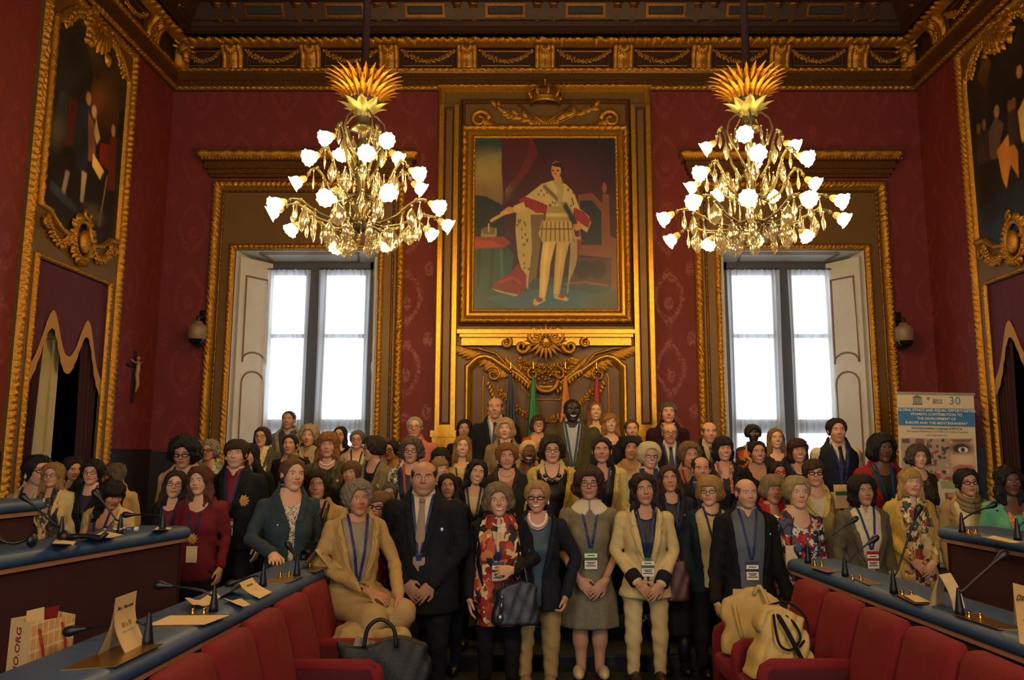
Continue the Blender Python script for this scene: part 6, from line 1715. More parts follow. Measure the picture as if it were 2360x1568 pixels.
        if sv:
            Fh = np.concatenate([Fh, np.array(sf_, np.int32) + len(Vh)]); Vh = np.concatenate([Vh, np.concatenate(sv)])
    if len(Vh): link('headscarf' if hd.get('wrap') else 'hair', mesh_np('hair', HT(Vh), Fh), cloth(hcol) if hd.get('wrap') else hairm(hcol), P)
    # ---- upper clothes
    gv = max(.0135, .0022 * Y) if hands else max(.017, .0028 * Y)
    zlow = zs - zh
    lo = np.minimum.reduce([a[1] for a in A] + [a[2] for a in A]) - .10; hi = np.maximum.reduce([a[1] for a in A] + [a[2] for a in A] + [np.array((sj + .1, 0, 0))]) + .10
    lo = np.array((min(lo[0], -sj - .12), min(lo[1], -.34 * k * (.5 + .5 * b)), min(zlow - .03, lo[2]))); hi = np.array((max(hi[0], sj + .12), max(.26 * k * (.5 + .5 * b), hi[1]), zs + .16 * k))
    crease = lambda p: .0035 * np.sin(p[2] * 75 + p[0] * 40) * np.sin(p[0] * 30 + 1.0) + .004 * np.sin(p[2] * 33 + p[1] * 50 + px)
    jm = cloth(o_['col'], o_.get('tex', 'wool'))
    nz_ = zs + .05 * k
    if o_['kind'] == 'jacket':
        zb = zs - o_['vz'] * k; vw, gap = o_['vw'] * k, o_['gap'] * k
        def vee(z): return np.where(z > zb, gap + vw * np.clip((z - zb) / (zs + .02 - zb), 0, 1.25) ** .85, gap - .004)
        def jf(p):
            d = smin(torso(p, .018) - .016 * np.clip((zs - .40 * k - p[2]) / (.25 * k), 0, 1), arms(p, .011, o_['sleeve']), .018) + crease(p) * .7
            ring = np.sqrt((np.sqrt(p[0] ** 2 + (p[1] - .02) ** 2) - .37 * hs) ** 2 + (p[2] - (zs + .035 * k) - .30 * p[1]) ** 2) - .021 * k
            d = smin(d, ring, .02)
            v_ = vee(p[2]); ax_ = np.abs(p[0])
            lap = np.clip((v_ + .055 * k - ax_) / .012, 0, 1) * np.clip((p[2] - zb) / .02, 0, 1) * (p[1] < 0)
            d = d - .015 * lap
            d = smax(d, -np.maximum(ax_ - v_, p[1] + .02), .006)
            d = smax(d, zlow - p[2], .01)
            return smax(d, -ell(p, (0, -.02, zs + .12 * k), (.30 * hs, .33 * hs, .14 * k)), .01)
        V, F = skin_of(jf, lo, hi, gv); link('jacket', mesh_np('jacket', V, F), jm, P)
        if o_['vz'] >= .2 and o_['sleeve'] > .3:
            for s_ in (-1, 1):
                n = 14; t = np.linspace(0, 1, n); z = zs + .030 * k + (zb + .004 - zs - .030 * k) * t; vi = vee(z) - .004
                wl = np.interp(t, [0, .25, .30, .34, .75, 1], [.020, .050, .030, .066, .040, .004]) * k
                rows = []
                for j in (0, .34, .67, 1.0):
                    x = s_ * (vi + wl * j); y = front_y(jf, x, z, -.55 * k * max(1, b), .12, 60) - .009 - .004 * (j > .5); rows.append(np.stack([x, np.minimum(y, .02), z], 1))
                Vl = np.stack(rows, 1).reshape(-1, 3); Fl = [[i * 4 + j, i * 4 + j + 1, i * 4 + j + 5, i * 4 + j + 4] for i in range(n - 1) for j in range(3)]
                q = MB(); q.add(Vl, Fl); q.add(Vl + np.array((s_ * .002, .010, 0)), Fl)
                q.add(np.concatenate([Vl[3::4], Vl[3::4] + np.array((s_ * .002, .010, 0))]), [[i, i + 1, n + i + 1, n + i] for i in range(n - 1)])
                q.build('lapel', jm, P, smooth=False)
        if o_['inner'] is not None:
            nd = o_['neck'] * k; nw = o_['nw'] * k
            def sf(p):
                d = torso(p, .008)
                if o_.get('shirt'):
                    ring = np.sqrt((np.sqrt(p[0] ** 2 + (p[1] - .025) ** 2) - (.315 if male else .28) * hs) ** 2 + ((p[2] - (zs + .055 * k) - .22 * p[1]) * .55) ** 2) - .015 * k
                    d = smin(d, ring, .012); d = smax(d, -np.maximum(np.abs(p[0]) - np.clip((p[2] - (zs - .01)) * .42, 0.0, .2), p[1] + .02), .006)
                else: d = smax(d, -ell(p, (0, -.25 * hs, nz_), (nw, .5 * hs, nd)), .012)
                return np.maximum(d, zlow + .03 - p[2])
            V, F = skin_of(sf, (-.80 * hs, -.34 * k * (.5 + .5 * b), zlow), (.80 * hs, .16 * k, zs + .16 * k), gv * (.72 if Y < 6.6 else .95)); link('shirt' if o_.get('shirt') else 'blouse', mesh_np('blouse', V, F), cloth(o_['inner'], 'silk'), P)
        outer = lambda p: jf(p)
        inner = lambda p: torso(p, .008)
    else:
        nd = o_['neck'] * k; nw = o_['nw'] * k
        def jf(p):
            d = smin(torso(p, .012), arms(p, .009, o_['sleeve']), .018) + crease(p) * .8
            d = smax(d, -ell(p, (0, -.22 * hs, nz_), (nw, .55 * hs, nd)), .012)
            d = smax(d, -ell(p, (0, .03, zs + .13 * k), (.30 * hs, .33 * hs, .12 * k)), .01)
            return smax(d, zlow - p[2], .01)
        V, F = skin_of(jf, lo, hi, gv); link(o_.get('name', 'blouse'), mesh_np('top', V, F), jm, P)
        outer = inner = jf
    # ---- lower clothes
    zt_ = zlow + .10; lv_ = .020 if hands else .032
    lm = cloth(lower[1]) if lower[1] else None
    if lower[0] == 'trousers':
        lw = lower[2] if len(lower) > 2 else 1.0
        def lf(p):
            d = np.maximum(torso(p, .006), zcr - p[2])
            for s_ in (-1, 1): d = smin(d, smin(cap(p, (s_ * .095 * k, .01, zcr + .04), (s_ * .10 * k, .0, zcr * .52), .088 * k * b * lw, .062 * k * lw), cap(p, (s_ * .10 * k, .0, zcr * .54), (s_ * .10 * k, .03, .06), .064 * k * lw, .050 * k * lw), .03), .030)
            d = d + .004 * np.sin(p[2] * 60 + p[0] * 50)
            return np.maximum(np.maximum(d, p[2] - zt_), .05 - p[2])
        V, F = skin_of(lf, (-.30 * k * b, -.26 * k * b, .0), (.30 * k * b, .24 * k * b, zt_ + .04), lv_); link('trousers', mesh_np('trousers', V, F), lm, P)
    elif lower[0] == 'skirt':
        hem = lower[2] if len(lower) > 2 else .45
        fl = lower[4] if len(lower) > 4 else 1.0
        def lf(p):
            t = np.clip((zt_ - p[2]) / max(.1, zt_ - hem), 0, 1)
            w_ = (.74 + .14 * np.minimum(t * 3, 1) + .10 * t * fl) * hs * b; d_ = (.50 + .14 * np.minimum(t * 3, 1) + .06 * t) * hs * b
            q = (np.sqrt((p[0] / w_) ** 2 + ((p[1] - .01) / d_) ** 2) - 1) * d_
            q = q + .006 * np.sin(np.arctan2(p[1] + 0 * p[0], p[0] + 0 * p[1]) * 9) * t
            return np.maximum(np.maximum(q, p[2] - zt_), hem - p[2])
        V, F = skin_of(lf, (-.30 * k * b, -.26 * k * b, hem - .05), (.30 * k * b, .26 * k * b, zt_ + .04), lv_); link('skirt', mesh_np('skirt', V, F), lm, P)
        if not legskin:
            for s_ in (-1, 1):
                q = MB(); q.tube([(s_ * .09, .01, hem + .02), (s_ * .085, .02, hem * .6), (s_ * .085, .02, .06)], [.06, .055, .038], 10); q.build('stocking_leg', cloth('#12100f', 'silk'), P)
    if lower[0] == 'custom': lower[2](P, k, zs, hs, lm)
    else:
        shc = [e[1] for e in ext if e[0] == 'shoes']; shc = shc[0] if shc else '#0c0b0b'
        for s_ in (-1, 1):
            q = MB(); V = []
            sx = s_ * .09 * k
            q.ball((sx, -.055, .045), 1.0, 12, 8, (.046, .125, .048)); q.V = [(a, b_, max(.004, c)) for a, b_, c in q.V]; q.box((sx - .032, .03, 0), (sx + .032, .075, .04)); q.build('shoe', mat('shoe_leather_' + shc.strip('#'), shc, rough=.4), P)
    # ---- accessories
    def onbody(x, z, off, fn=None): return front_y(fn or (lambda p: np.minimum(jf(p), inner(p))), np.atleast_1d(x), np.atleast_1d(z), -.55 * k * max(1, b), .1, 50) - off
    LAN = [e for e in ext if e[0] == 'lanyard']
    for e in LAN:
        lc_ = e[1] if len(e) > 1 and e[1] else '#1a2c58'; bz = zs - (e[3] if len(e) > 3 else .36) * k; bcol = e[2] if len(e) > 2 else None
        q = MB()
        for s_ in (-1, 1):
            n = 12; t = np.linspace(0, 1, n); x = s_ * (.29 * hs * (1 - t) ** 1.0 + .006); z = zs + .055 * k + (bz - zs - .055 * k) * t
            y = onbody(x, z, .006); hwid = .0095 * k
            for i in range(n - 1):
                q.add([(x[i] - hwid, y[i], z[i]), (x[i] + hwid, y[i], z[i]), (x[i + 1] + hwid, y[i + 1], z[i + 1]), (x[i + 1] - hwid, y[i + 1], z[i + 1])], [[0, 1, 2, 3]])
        yb = float(onbody(0.0, bz, .012)[0])
        lo_ = q.build('lanyard', cloth(lc_, 'silk'), P)
        if bcol is not None:
            bw_, bh = .046 * k, .135 * k
            yb = float(min(onbody(np.array([-bw_, bw_, 0]), np.array([bz - bh, bz - bh, bz - .03]), .012)))
            q = MB(); bands = [(0, '#e0d6bd'), (.45, bcol), (.60, '#e6dcc4'), (.82, bcol)] if bcol != 'white' else [(0, '#d9c79c')]
            ms = []
            for i, (t0, cc) in enumerate(bands):
                t1 = bands[i + 1][0] if i + 1 < len(bands) else 1.0; q.mi = i
                q.box((-bw_, yb - .004, bz - bh * (1 - t0) - .01), (bw_, yb, bz - bh * (1 - t1) - .01)); ms.append(mat('badge_' + cc.strip('#'), cc, rough=.35))
            bo = q.build('badge', None, lo_, smooth=False, mats=ms)
            if hands and bcol != 'white':
                q = MB()
                for i, (zf, wf) in enumerate(((.34, .7), (.26, .5), (.16, .8), (.70, .6))): q.box((-bw_ * wf, yb - .0052, bz - bh * (1 - zf) - .012), (bw_ * wf, yb - .004, bz - bh * (1 - zf) - .006))
                o2 = q.build('badge_print', INK, lo_, smooth=False); o2['kind'] = 'stuff'
    for e in ext:
        if e[0] == 'glasses':
            gc = e[1]; q = MB(); r = .0030 if Y < 7 else .0032; rg = r / hs * (e[2] if len(e) > 2 else 1.0)
            def pl(pts): return [tuple(HT(np.array([p_]))[0]) for p_ in pts]
            for s_ in (-1, 1):
                q.tube(pl([(s_ * .155 + .098 * math.cos(t), -.40 + .05 * abs(math.cos(t)) * (1 if s_ * math.cos(t) > 0 else -.1), .015 + .066 * math.sin(t) * (1 + .12 * math.cos(2 * t))) for t in [2 * pi * i / 14 for i in range(15)]]), rg * hs, 5, cap=False)
                q.tube(pl([(s_ * .25, -.36, .03), (s_ * .36, -.12, .04), (s_ * .385, .06, .03)]), rg * hs, 5)
            q.tube(pl([(-.06, -.40, .03), (0, -.415, .042), (.06, -.40, .03)]), rg * hs, 5)
            q.build('glasses', mat('spectacle_' + gc.strip('#'), gc, rough=.3, metal=.3), P)
        elif e[0] == 'necklace':      # beads round the neck
            rb, dp, nb = e[2] * k, e[3] * k, 30; q = MB()
            t = np.linspace(-1, 1, nb); x = .30 * hs * np.sin(t * pi / 2 * .95); z = zs + .045 * k - dp * np.cos(t * pi / 2) ** .8
            y = onbody(x, z, rb * .6, lambda p: np.minimum(np.minimum(torso(p, .004), neck(p)), jf(p)))
            for a, b_, c in zip(x, y, z): q.ball((a, b_, c), rb, 7, 5)
            if len(e) > 4:
                for xx, zz2, rr in e[4]:
                    yy = float(onbody(xx * k, zs - zz2 * k, .0)[0]); q.ball((xx * k, yy - .008, zs - zz2 * k), rr * k, 10, 7, (1, .5, .85))
            o2 = q.build('necklace', mat('bead_' + e[1].strip('#'), e[1], rough=.25), P); o2['kind'] = 'stuff'
        elif e[0] == 'tie':
            q = MB(); n = 10; z = np.linspace(zs + .012 * k, zs - .42 * k, n); y = onbody(np.zeros(n), z, .008, lambda p: torso(p, .010)); w2 = np.interp(np.linspace(0, 1, n), [0, .1, .2, .9, 1], [.020, .016, .022, .040, .004]) * k
            V = []
            for i in range(n): V += [(-w2[i], y[i], z[i]), (0, y[i] - .006, z[i]), (w2[i], y[i], z[i])]
            q.add(V, [[3 * i + j, 3 * i + j + 1, 3 * i + j + 4, 3 * i + j + 3] for i in range(n - 1) for j in (0, 1)]); q.ball((0, y[0] - .008, zs + .012 * k), .019 * k, 8, 6, (1, .7, .9)); q.build('tie', cloth(e[1], 'silk'), P)
        elif e[0] == 'scarf':         # cloth hanging from the neck on both sides of the front
            ln_ = e[2] * k; wd = (e[3] if len(e) > 3 else .06) * k; q = MB(); sp_ = (e[4] if len(e) > 4 else .09) * k
            for s_ in (-1, 1):
                n = 16; t = np.linspace(0, 1, n); xc = s_ * (.30 * hs + (sp_ - .30 * hs) * np.minimum(t * 2.2, 1)); z = zs + .06 * k - ln_ * t
                V = []
                for j in range(5):
                    f_ = j / 4 - .5; x = xc + wd * f_ * 2 * np.interp(t, [0, .2, 1], [.7, .9, 1.1]); y = onbody(x, z, .012 + .010 * math.cos(f_ * 9)); V.append(np.stack([x, y, z], 1))
                V = np.stack(V, 1).reshape(-1, 3)
                q.add(V, [[i * 5 + j, i * 5 + j + 1, i * 5 + j + 6, i * 5 + j + 5] for i in range(n - 1) for j in range(4)])
            q.tube([(.33 * hs * math.sin(a), .02 + .33 * hs * -math.cos(a) * -1 * .9, zs + .06 * k) for a in [-pi * .62 + pi * 1.24 * i / 10 for i in range(11)]], .024 * k, 8)
            q.build('scarf', cloth(e[1], 'silk'), P)
        elif e[0] == 'cowl':          # wrapped round the throat
            q = MB()
            for j, (r_, dz) in enumerate(((.34, .03), (.40, -.015), (.42, -.05))): q.tube([(r_ * hs * math.sin(a), -.02 - r_ * hs * .9 * math.cos(a), zs + dz * k + .03 * k - .045 * k * math.cos(a)) for a in [2 * pi * i / 20 for i in range(21)]], .026 * k, 8, cap=False)
            q.build('scarf', cloth(e[1], 'silk'), P)
        elif e[0] == 'brooch':
            x, z = e[2] * k, zs - e[3] * k; y = float(onbody(x, z, .006)[0]); rr = e[4] * k if len(e) > 4 else .012 * k
            q = MB(); q.ball((x, y, z), rr, 10, 6, (1, .45, 1.1)); q.build('brooch', mat('brooch_' + e[1].strip('#'), e[1], rough=.3, metal=.4), P)
        elif e[0] == 'rosette':
            x, z = e[2] * k, zs - e[3] * k; y = float(onbody(x, z, .01)[0]); q = MB()
            for ring, (n, r_, zz3) in enumerate(((10, .050, 0), (8, .036, -.014), (5, .02, -.024))):
                for i in range(n):
                    a = 2 * pi * i / n + ring * .4; ca, sa = math.cos(a), math.sin(a); R_ = r_ * k
                    q.add([(x, y + zz3, z), (x + ca * R_ * .6 - sa * R_ * .28, y + zz3 - .012, z + sa * R_ * .6 + ca * R_ * .28), (x + ca * R_, y + zz3 - .004, z + sa * R_), (x + ca * R_ * .6 + sa * R_ * .28, y + zz3 - .012, z + sa * R_ * .6 - ca * R_ * .28)], [[0, 3, 2, 1]])
            q.build('paper_flower', cloth(e[1], 'silk'), P, smooth=False)
        elif e[0] == 'earrings':
            for s_ in (-1, 1):
                c = HT(np.array([(s_ * .385, .02, -.17)]))[0]; q = MB(); q.ball(tuple(c), e[2] * k, 8, 6, (.8, .8, 1.2)); q.build('earring', mat('bead_' + e[1].strip('#'), e[1], rough=.25), P)
        elif e[0] == 'moustache':
            v, f, c = patch(hf, 0, -.185, .13, .045, lambda u, v: (u, v * (1 - .5 * np.abs(u)) - .6 * u ** 2), lambda u, v: np.tile(lin(e[1]), (len(u), 1)), 11, 4, .014)
            link('moustache', mesh_np('moustache', HT(v), f, c), facem(), P)
        elif e[0] == 'collar':        # round flat collar in two halves
            def cf(p):
                d = np.maximum(torso(p, .022), np.sqrt(p[0] ** 2 * .8 + (p[1] + .02) ** 2 + (p[2] - zs - .05 * k) ** 2) - .58 * hs)
                d = np.maximum(np.maximum(d, -(np.sqrt(p[0] ** 2 + (p[1] - .02) ** 2) - .37 * hs)), p[2] - zs - .07 * k)
                return np.maximum(d, -np.maximum(np.abs(p[0]) - np.clip((zs + .0 * k - p[2]) * .7 + .004, 0.004, .1), p[1]))
            V, F = skin_of(cf, (-.7 * hs, -.6 * hs, zs - .16 * k), (.7 * hs, .5 * hs, zs + .14 * k), .0085); link('collar', mesh_np('collar', V, F), cloth(e[1]), P)
        elif e[0] == 'cuffs':
            for sp, ee, w_, *_ in A:
                if e[2] == 'short':
                    a, b_ = sp + (ee - sp) * .78, sp + (ee - sp) * .96; rr = ar * .93 + .022
                else: a, b_ = ee + (w_ - ee) * .72, ee + (w_ - ee) * .97; rr = ar * .62 + .030
                q = MB(); q.tube([a, b_], [rr, rr * 1.02], 14); q.build('cuff', cloth(e[1]), P)
        elif e[0] == 'buttons':
            for i in range(e[2]):
                z = zs - (e[3] + .10 * i) * k; y = float(onbody(.02 * k, z, .004)[0]); q = MB(); q.ball((.022 * k, y, z), .010 * k, 8, 5, (1, .5, 1)); q.build('button', mat('button_' + e[1].strip('#'), e[1], rough=.4), P)
        elif e[0] == 'fn': e[1](P, dict(k=k, zs=zs, hs=hs, A=A, onbody=onbody, HT=HT, chz=chz, zlow=zlow, ar=ar))
    return P
# ================================================================ THE GROUP
DK, BR, AU, GI, BL, LB, GR, WH, GB = '#15100e', '#38251a', '#4a2517', '#7c4b25', '#a07a44', '#bfa270', '#8b8478', '#d6cba8', '#62564a'
CREAM, BEIGE, KHAKI, TAN, OLIV, NAVY_, BLACK_, CHAR = '#cdb67c', '#b79a63', '#857a58', '#a98850', '#4c4a2c', '#141c2e', '#0e0f14', '#2a2c2c'
PATR = print_mat('red_art_print', ['#8a1f14', '#b0462a', '#c9a878', '#d8c49a', '#1c1614', '#7a2418', '#c2743c'], 17, 'voronoi')
FLOR = print_mat('floral_blouse_print', ['#16203c', '#d2c8b4', '#8e1a1a', '#22304e', '#c9bda6', '#10131c', '#3e4a66', '#b82a20'], 26, 'voronoi')
FLORS = print_mat('floral_scarf_print', ['#c2a876', '#3a4438', '#8a2a20', '#d8c496', '#28301f', '#a9925a'], 24, 'voronoi')
PALEF = print_mat('pale_floral_print', ['#a9a888', '#c9c4a8', '#6e7a5a', '#d4ccac', '#4a4a3c'], 22, 'voronoi')
REDF = print_mat('pink_floral_print', ['#a8564a', '#c98a70', '#8a3430', '#d2a890'], 30, 'voronoi')
DARKP = print_mat('dark_figured_print', ['#1c1a18', '#3a342a', '#14120f', '#5a5040'], 26, 'noise', bounds=[0, .42, .5, .58])
STRIP = print_mat('striped_scarf_print', ['#d0c6ac', '#1a1814'], 30, 'stripe')
SEQ = print_mat('sequin_print', ['#2a2a2c', '#5a5854', '#8a8478', '#3a3a3c'], 90, 'voronoi', rough=.3)
AFRP = print_mat('bright_zigzag_print', ['#8a1c18', '#1a1614', '#b8743a', '#14161e', '#a83a28'], 20, 'voronoi')
TWEED = print_mat('grey_check_weave', ['#55513e', '#7a745a', '#4a4636', '#8a8466'], 160, 'voronoi')
DENIM = mat('denim', '#2c4048', rough=.9, bump=.35, scale=150, var=.45)
GREYV = mat('grey_blazer', '#5a5540', rough=.85, bump=.25, scale=140, var=.15)
GREENP = mat('mint_green', '#4f9a72', rough=.8, bump=.15, scale=60)
J = lambda col, inner='#c8b890', **k: dict(kind='jacket', col=col, inner=inner, **k)
T = lambda col, **k: dict(kind='top', col=col, **k)
SUIT = lambda col, inner='#cfc8b4', **k: dict(kind='jacket', col=col, inner=inner, shirt=True, vz=k.pop('vz', .34), vw=.075, **k)
LAN = ('lanyard',)
GW = ('glasses', '#6a5a48'); GB_ = ('glasses', '#14110f', 1.3); GBR = ('glasses', '#3a221a', 1.25); GRD = ('glasses', '#8a1a18', 1.2)
PEARL = ('necklace', '#e6dcc4', .0075, .055)


def sit_legs(P, k, zs, lm):
    """thighs forward over the seat arm, shins hanging"""
    zp = .74
    def lf(p):
        d = ell(p, (0, .03, zp), (.21, .19, .15))
        for s_, kn, ft in ((-1, (.04, -.40, .69), (-.06, -.14, .20)), (1, (.22, -.38, .71), (.09, -.10, .20))):
            d = smin(d, cap(p, (s_ * .10, -.02, zp), kn, .105, .085), .04); d = smin(d, cap(p, kn, ft, .085, .066), .03)
        return d + .004 * np.sin(p[2] * 60 + p[1] * 45 + p[0] * 30)
    V, F = skin_of(lf, (-.28, -.66, .08), (.40, .28, .95), .018); link('trousers', mesh_np('trousers', V, F), lm, P)
    for x, y in ((-.06, -.16), (.10, -.12)):
        q = MB(); q.ball((x, y - .06, .09), 1.0, 12, 8, (.045, .125, .05)); q.V = [(a, b_, max(.045, c)) for a, b_, c in q.V]; q.tube([(x, y, .10), (x, y, .24)], .045, 10); q.build('shoe', mat('shoe_leather_3a2a20', '#3a2a20', rough=.4), P)
def sleeves(P, d, c):
    """shirt sleeves under a vest"""
    for s_, (sp, e, w_, *_r) in zip((-1, 1), d['A']):
        lo = np.minimum(np.minimum(sp, e), w_) - .10; hi = np.maximum(np.maximum(sp, e), w_) + .10; ar = d['ar']
        V, F = skin_of(lambda p: smin(cap(p, sp, e, ar + .012, ar * .85 + .012), cap(p, e, w_, ar * .85 + .012, ar * .6 + .012), .02) + .003 * np.sin(p[2] * 60), lo, hi, .014)
        link('shirt_sleeve', mesh_np('sleeve', V, F), cloth(c, 'silk'), P)
def hanging_badge(P, d):
    k, zs = d['k'], d['zs']; x, z = -.13 * k, zs - .20 * k; y = float(d['onbody'](x, z, .02)[0])
    q = MB(); q.box((x - .048, y - .003, z - .14), (x + .048, y, z)); q.build('badge', mat('badge_blank', '#d9c79c', rough=.4), P, smooth=False)
    q = MB(); q.tube([(x, y, z), (x + .01, y + .0, z + .10), (x + .05, y + .03, z + .20)], .004, 6); q.build('badge_cord', cloth('#1a2c58', 'silk'), P)

# ---------------- crucifix side, behind the upper desk
person(84, 1048, 1121, 6.95, skin='a', hair=('short', DK), yaw=62, out=J(BEIGE, '#2a2c30'), ext=(LAN, GB_, ('earrings', '#b8b0a0', .014)), label='person in beige hooded jacket and dark-rimmed glasses looking sideways by the open door')
person(126, 1066, 1122, 6.5, skin='a', hair=('long', BL, dict(vol=.11, curl=.03)), out=J(CREAM, FLORS, gap=.02, vz=.36), ext=(GW, ('scarf', DARKP, .5, .045)), yaw=8, label='person in cream denim-style jacket and thin glasses behind the upper desk')
person(163, 1050, 1102, 7.0, skin='b', hair=('long', DK), yaw=55, pitch=18, out=J(BLACK_, '#2a2a30'), label='person in black half hidden behind the cream denim-style jacket, head bowed')
person(216, 1059, 1117, 6.6, skin='a', hair=('short', DK, dict(vol=.12, curl=.05)), out=J(BLACK_, '#3a2a30', vz=.26), ext=(GW, LAN), yaw=10, label='person in short-sleeved black jacket and thin glasses between two bowed heads')
person(268, 1067, 1121, 7.04, skin='a', hair=('shoulder', GB, dict(lock=.1)), yaw=-58, out=J(BEIGE, '#1c1c20'), ext=(GRD,), label='person in beige coat with red glasses turned away beside the black blazer')
person(251, 1100, 1164, 6.2, skin='b', hair=('longwavy', DK, dict(fr=.10)), yaw=55, pitch=26, out=J(CREAM, SEQ, gap=.07, vz=.40, vw=.06, neck=.20, nw=.11), ext=(LAN,), label='person in cream cardigan over a sequined top bending over the upper desk')
person(430, 1002, 1074, 6.9, skin='b', hair=('curly', '#0f1218', dict(vol=.17)), pitch=14, yaw=6, out=J(BEIGE, '#39403c', gap=.03), ext=(GB_, LAN), label='person in beige jacket and dark glasses looking down by the wainscot')
person(402, 1084, 1147, 6.53, skin='c', hair=('long', '#2a1d16', dict(side=.3)), yaw=18, tilt=6, out=J(BLACK_, '#6e1826', vz=.34), ext=(GW, LAN), hands=False, label='person in black blazer over a red top with rimless glasses at the desk end')
person(467, 1074, 1140, 6.15, skin='c', hair=('longwavy', '#5a3422', dict(vol=.11)), yaw=-4, tilt=-4, out=T('#6a1a26', neck=.14, nw=.10, hip=.66), hands=True, ext=(('lanyard', None, 'white', .35), ('rosette', '#c9a050', .0, .30)), label='person in maroon top with a paper flower above a blank badge')
person(485, 1013, 1062, 7.3, skin='a', hair=('curly', GR), out=J(PALEF, '#2a2c2c'), ext=(GB_,), smile=0, yaw=-4, age=1, label='person in pale floral jacket with dark glasses in front of the gilt frame')
person(547, 1012, 1079, 6.5, 'm', 'c', ('short_m', '#2e2018', dict(vol=.08, fr=.17)), yaw=6, out=SUIT('#101218', '#6e1622', vz=.36), pose=('down', 'down'), hands=True, ext=(('lanyard', None, '#b04a38', .33), ('rosette', '#d2ac52', .115, .20)), label='tall person in black suit and red shirt wearing a yellow paper flower')
person(580, 1021, 1076, 7.2, skin='b', hair=('long', DK), yaw=-8, tilt=-6, out=J(BLACK_, '#8a7a60'), label='person in black peeking out just behind the black suit with yellow flower')
person(607, 983, 1030, 8.3, skin='a', hair=('bob', '#2e1d18'), yaw=-5, out=J('#4a463a', '#2a2a2a'), ext=(GW, ('scarf', '#cfba84', .34, .045, .05)), label='person in grey jacket with a long cream scarf and glasses by the window')
person(667, 947, 990, 9.3, 'm', 'f', ('crop', '#241c18'), out=J('#8a7c64', '#2c3a4a', shirt=True, gap=.03), label='person in light jacket and blue shirt standing highest in front of the window')
person(671, 1000, 1048, 7.9, skin='b', hair=('tied', '#120d0c', dict(vol=.05)), out=T(BLACK_, neck=.16, nw=.09), smile=0, label='person in black directly behind the denim jacket')
person(714, 978, 1030, 8.4, skin='a', hair=('bigcurl', '#a89878', dict(ln=-.30)), out=J('#3a3a3c', '#2c2c30', vz=.3), ext=(('scarf', STRIP, .3, .055, .08),), age=1, smile=0, label='person with black and white striped scarf before the window post')
person(758, 996, 1055, 7.3, skin='a', hair=('shoulder', '#94632f', dict(fr=.19, vol=.10, curl=.045)), yaw=4, out=J('#504c3a', '#14161c', vz=.25), ext=(PEARL, ('brooch', '#c9a060', .12, .16, .018), ('earrings', '#c9b8a0', .012)), label='person in grey-green jacket with pearl necklace and gilt brooch')
person(786, 982, 1022, 9.2, skin='a', hair=('long', '#0f0d10'), out=T('#14141a'), ext=(GW,), yaw=-6, smile=0, label='person in black with glasses farthest back before the bright window pane')
person(670, 1047, 1131, 5.9, skin='c', hair=('bun', '#6a4a30'), yaw=10, tilt=3, body=28, out=J(DENIM, print_mat('white_dotted_print', ['#c9bfa4', '#c9bfa4', '#c9bfa4', '#2a2620'], 60, 'voronoi'), vz=.16, vw=.055, gap=.022, hip=.60),
       pose=(((-.27, -.06, 1.10), (-.16, -.36, 1.02), (-.1, -.95, -.25), (0, .25, -1), 'flat'), 'down'), hands=True, ext=(('brooch', '#c9a090', -.10, .17, .008),), lower=('skirt', '#1a1c22', .5), label='person in denim jacket leaning one hand on the blue desk')
person(692, 1108, 1160, 6.5, skin='b', hair=('long', DK), yaw=-6, out=T(BLACK_), label='small face peeking between the denim jacket and the camel blazer')
person(735, 1081, 1152, 6.28, skin='b', hair=('wavy', '#261a14', dict(vol=.12)), yaw=2, out=J('#b5965a', '#3a3630', gap=.05, vz=.42, vw=.06, neck=.18), ext=(LAN, ('necklace', '#c9a060', .003, .09)), label='person in camel blazer with a black camera hanging at the waist')
person(812, 1062, 1118, 6.8, skin='b', hair=('short', '#6a4a2c', dict(fr=.16, side=.5)), yaw=-10, out=J(NAVY_, '#1c2230'), label='person in navy mostly hidden behind the seated beige jacket')
person(825, 991, 1036, 8.8, skin='a', hair=('short', '#6a6860'), out=J('#a89a78', '#c2bca8', gap=.03), ext=(GW, ('lanyard', '#14203a')), label='person in light jacket and thin glasses at the window edge')
person(866, 1004, 1063, 7.4, skin='a', hair=('short', '#33251e', dict(vol=.10, curl=.03)), yaw=-48, body=-22, out=J('#7a7252', '#141c2c', vz=.3), ext=(('glasses', '#3a2a20', 1.0), ('brooch', '#8a8a6a', .11, .18, .03), LAN), label='person in khaki coat with a large brooch turned in profile')
person(903, 1013, 1062, 8.0, skin='b', hair=('short', DK), yaw=-20, out=T('#6a2028'), ext=(GB_,), label='person in dark red mostly hidden behind the khaki coat')
person(957, 960, 1010, 8.6, 'm', (0.58, 0.29, 0.18), ('short_m', '#a9a294', dict(vol=.035, fr=.30)), out=T('#b86a60', neck=.07, nw=.05, name='polo_shirt'), ext=(GW,), smile=0, build=1.1, pose=('down', 'back'), label='person in pink shirt with thin glasses in front of the red wall')
person(949, 1008, 1068, 7.2, skin='a', hair=('curly', '#5e5446', dict(vol=.14)), out=J(PALEF, '#1e2c44', gap=.05, vz=.4), ext=(GW, ('lanyard', '#b03a34')), label='person in floral jacket over a blue top with a red lanyard', smile=0, age=.5)
person(1016, 1031, 1086, 7.5, skin='a', hair=('fringe', '#1a1010', dict(fr=.16)), out=T('#2a1c1c'), smile=0, label='person hidden up to the eyes behind the light fringe, dark top')
person(1012, 1055, 1104, 6.95, skin='c', hair=('fringe', '#a07c48', dict(ln=-.28)), yaw=38, out=T('#a86a58'), smile=0, label='person in salmon top looking sideways behind the navy suit')
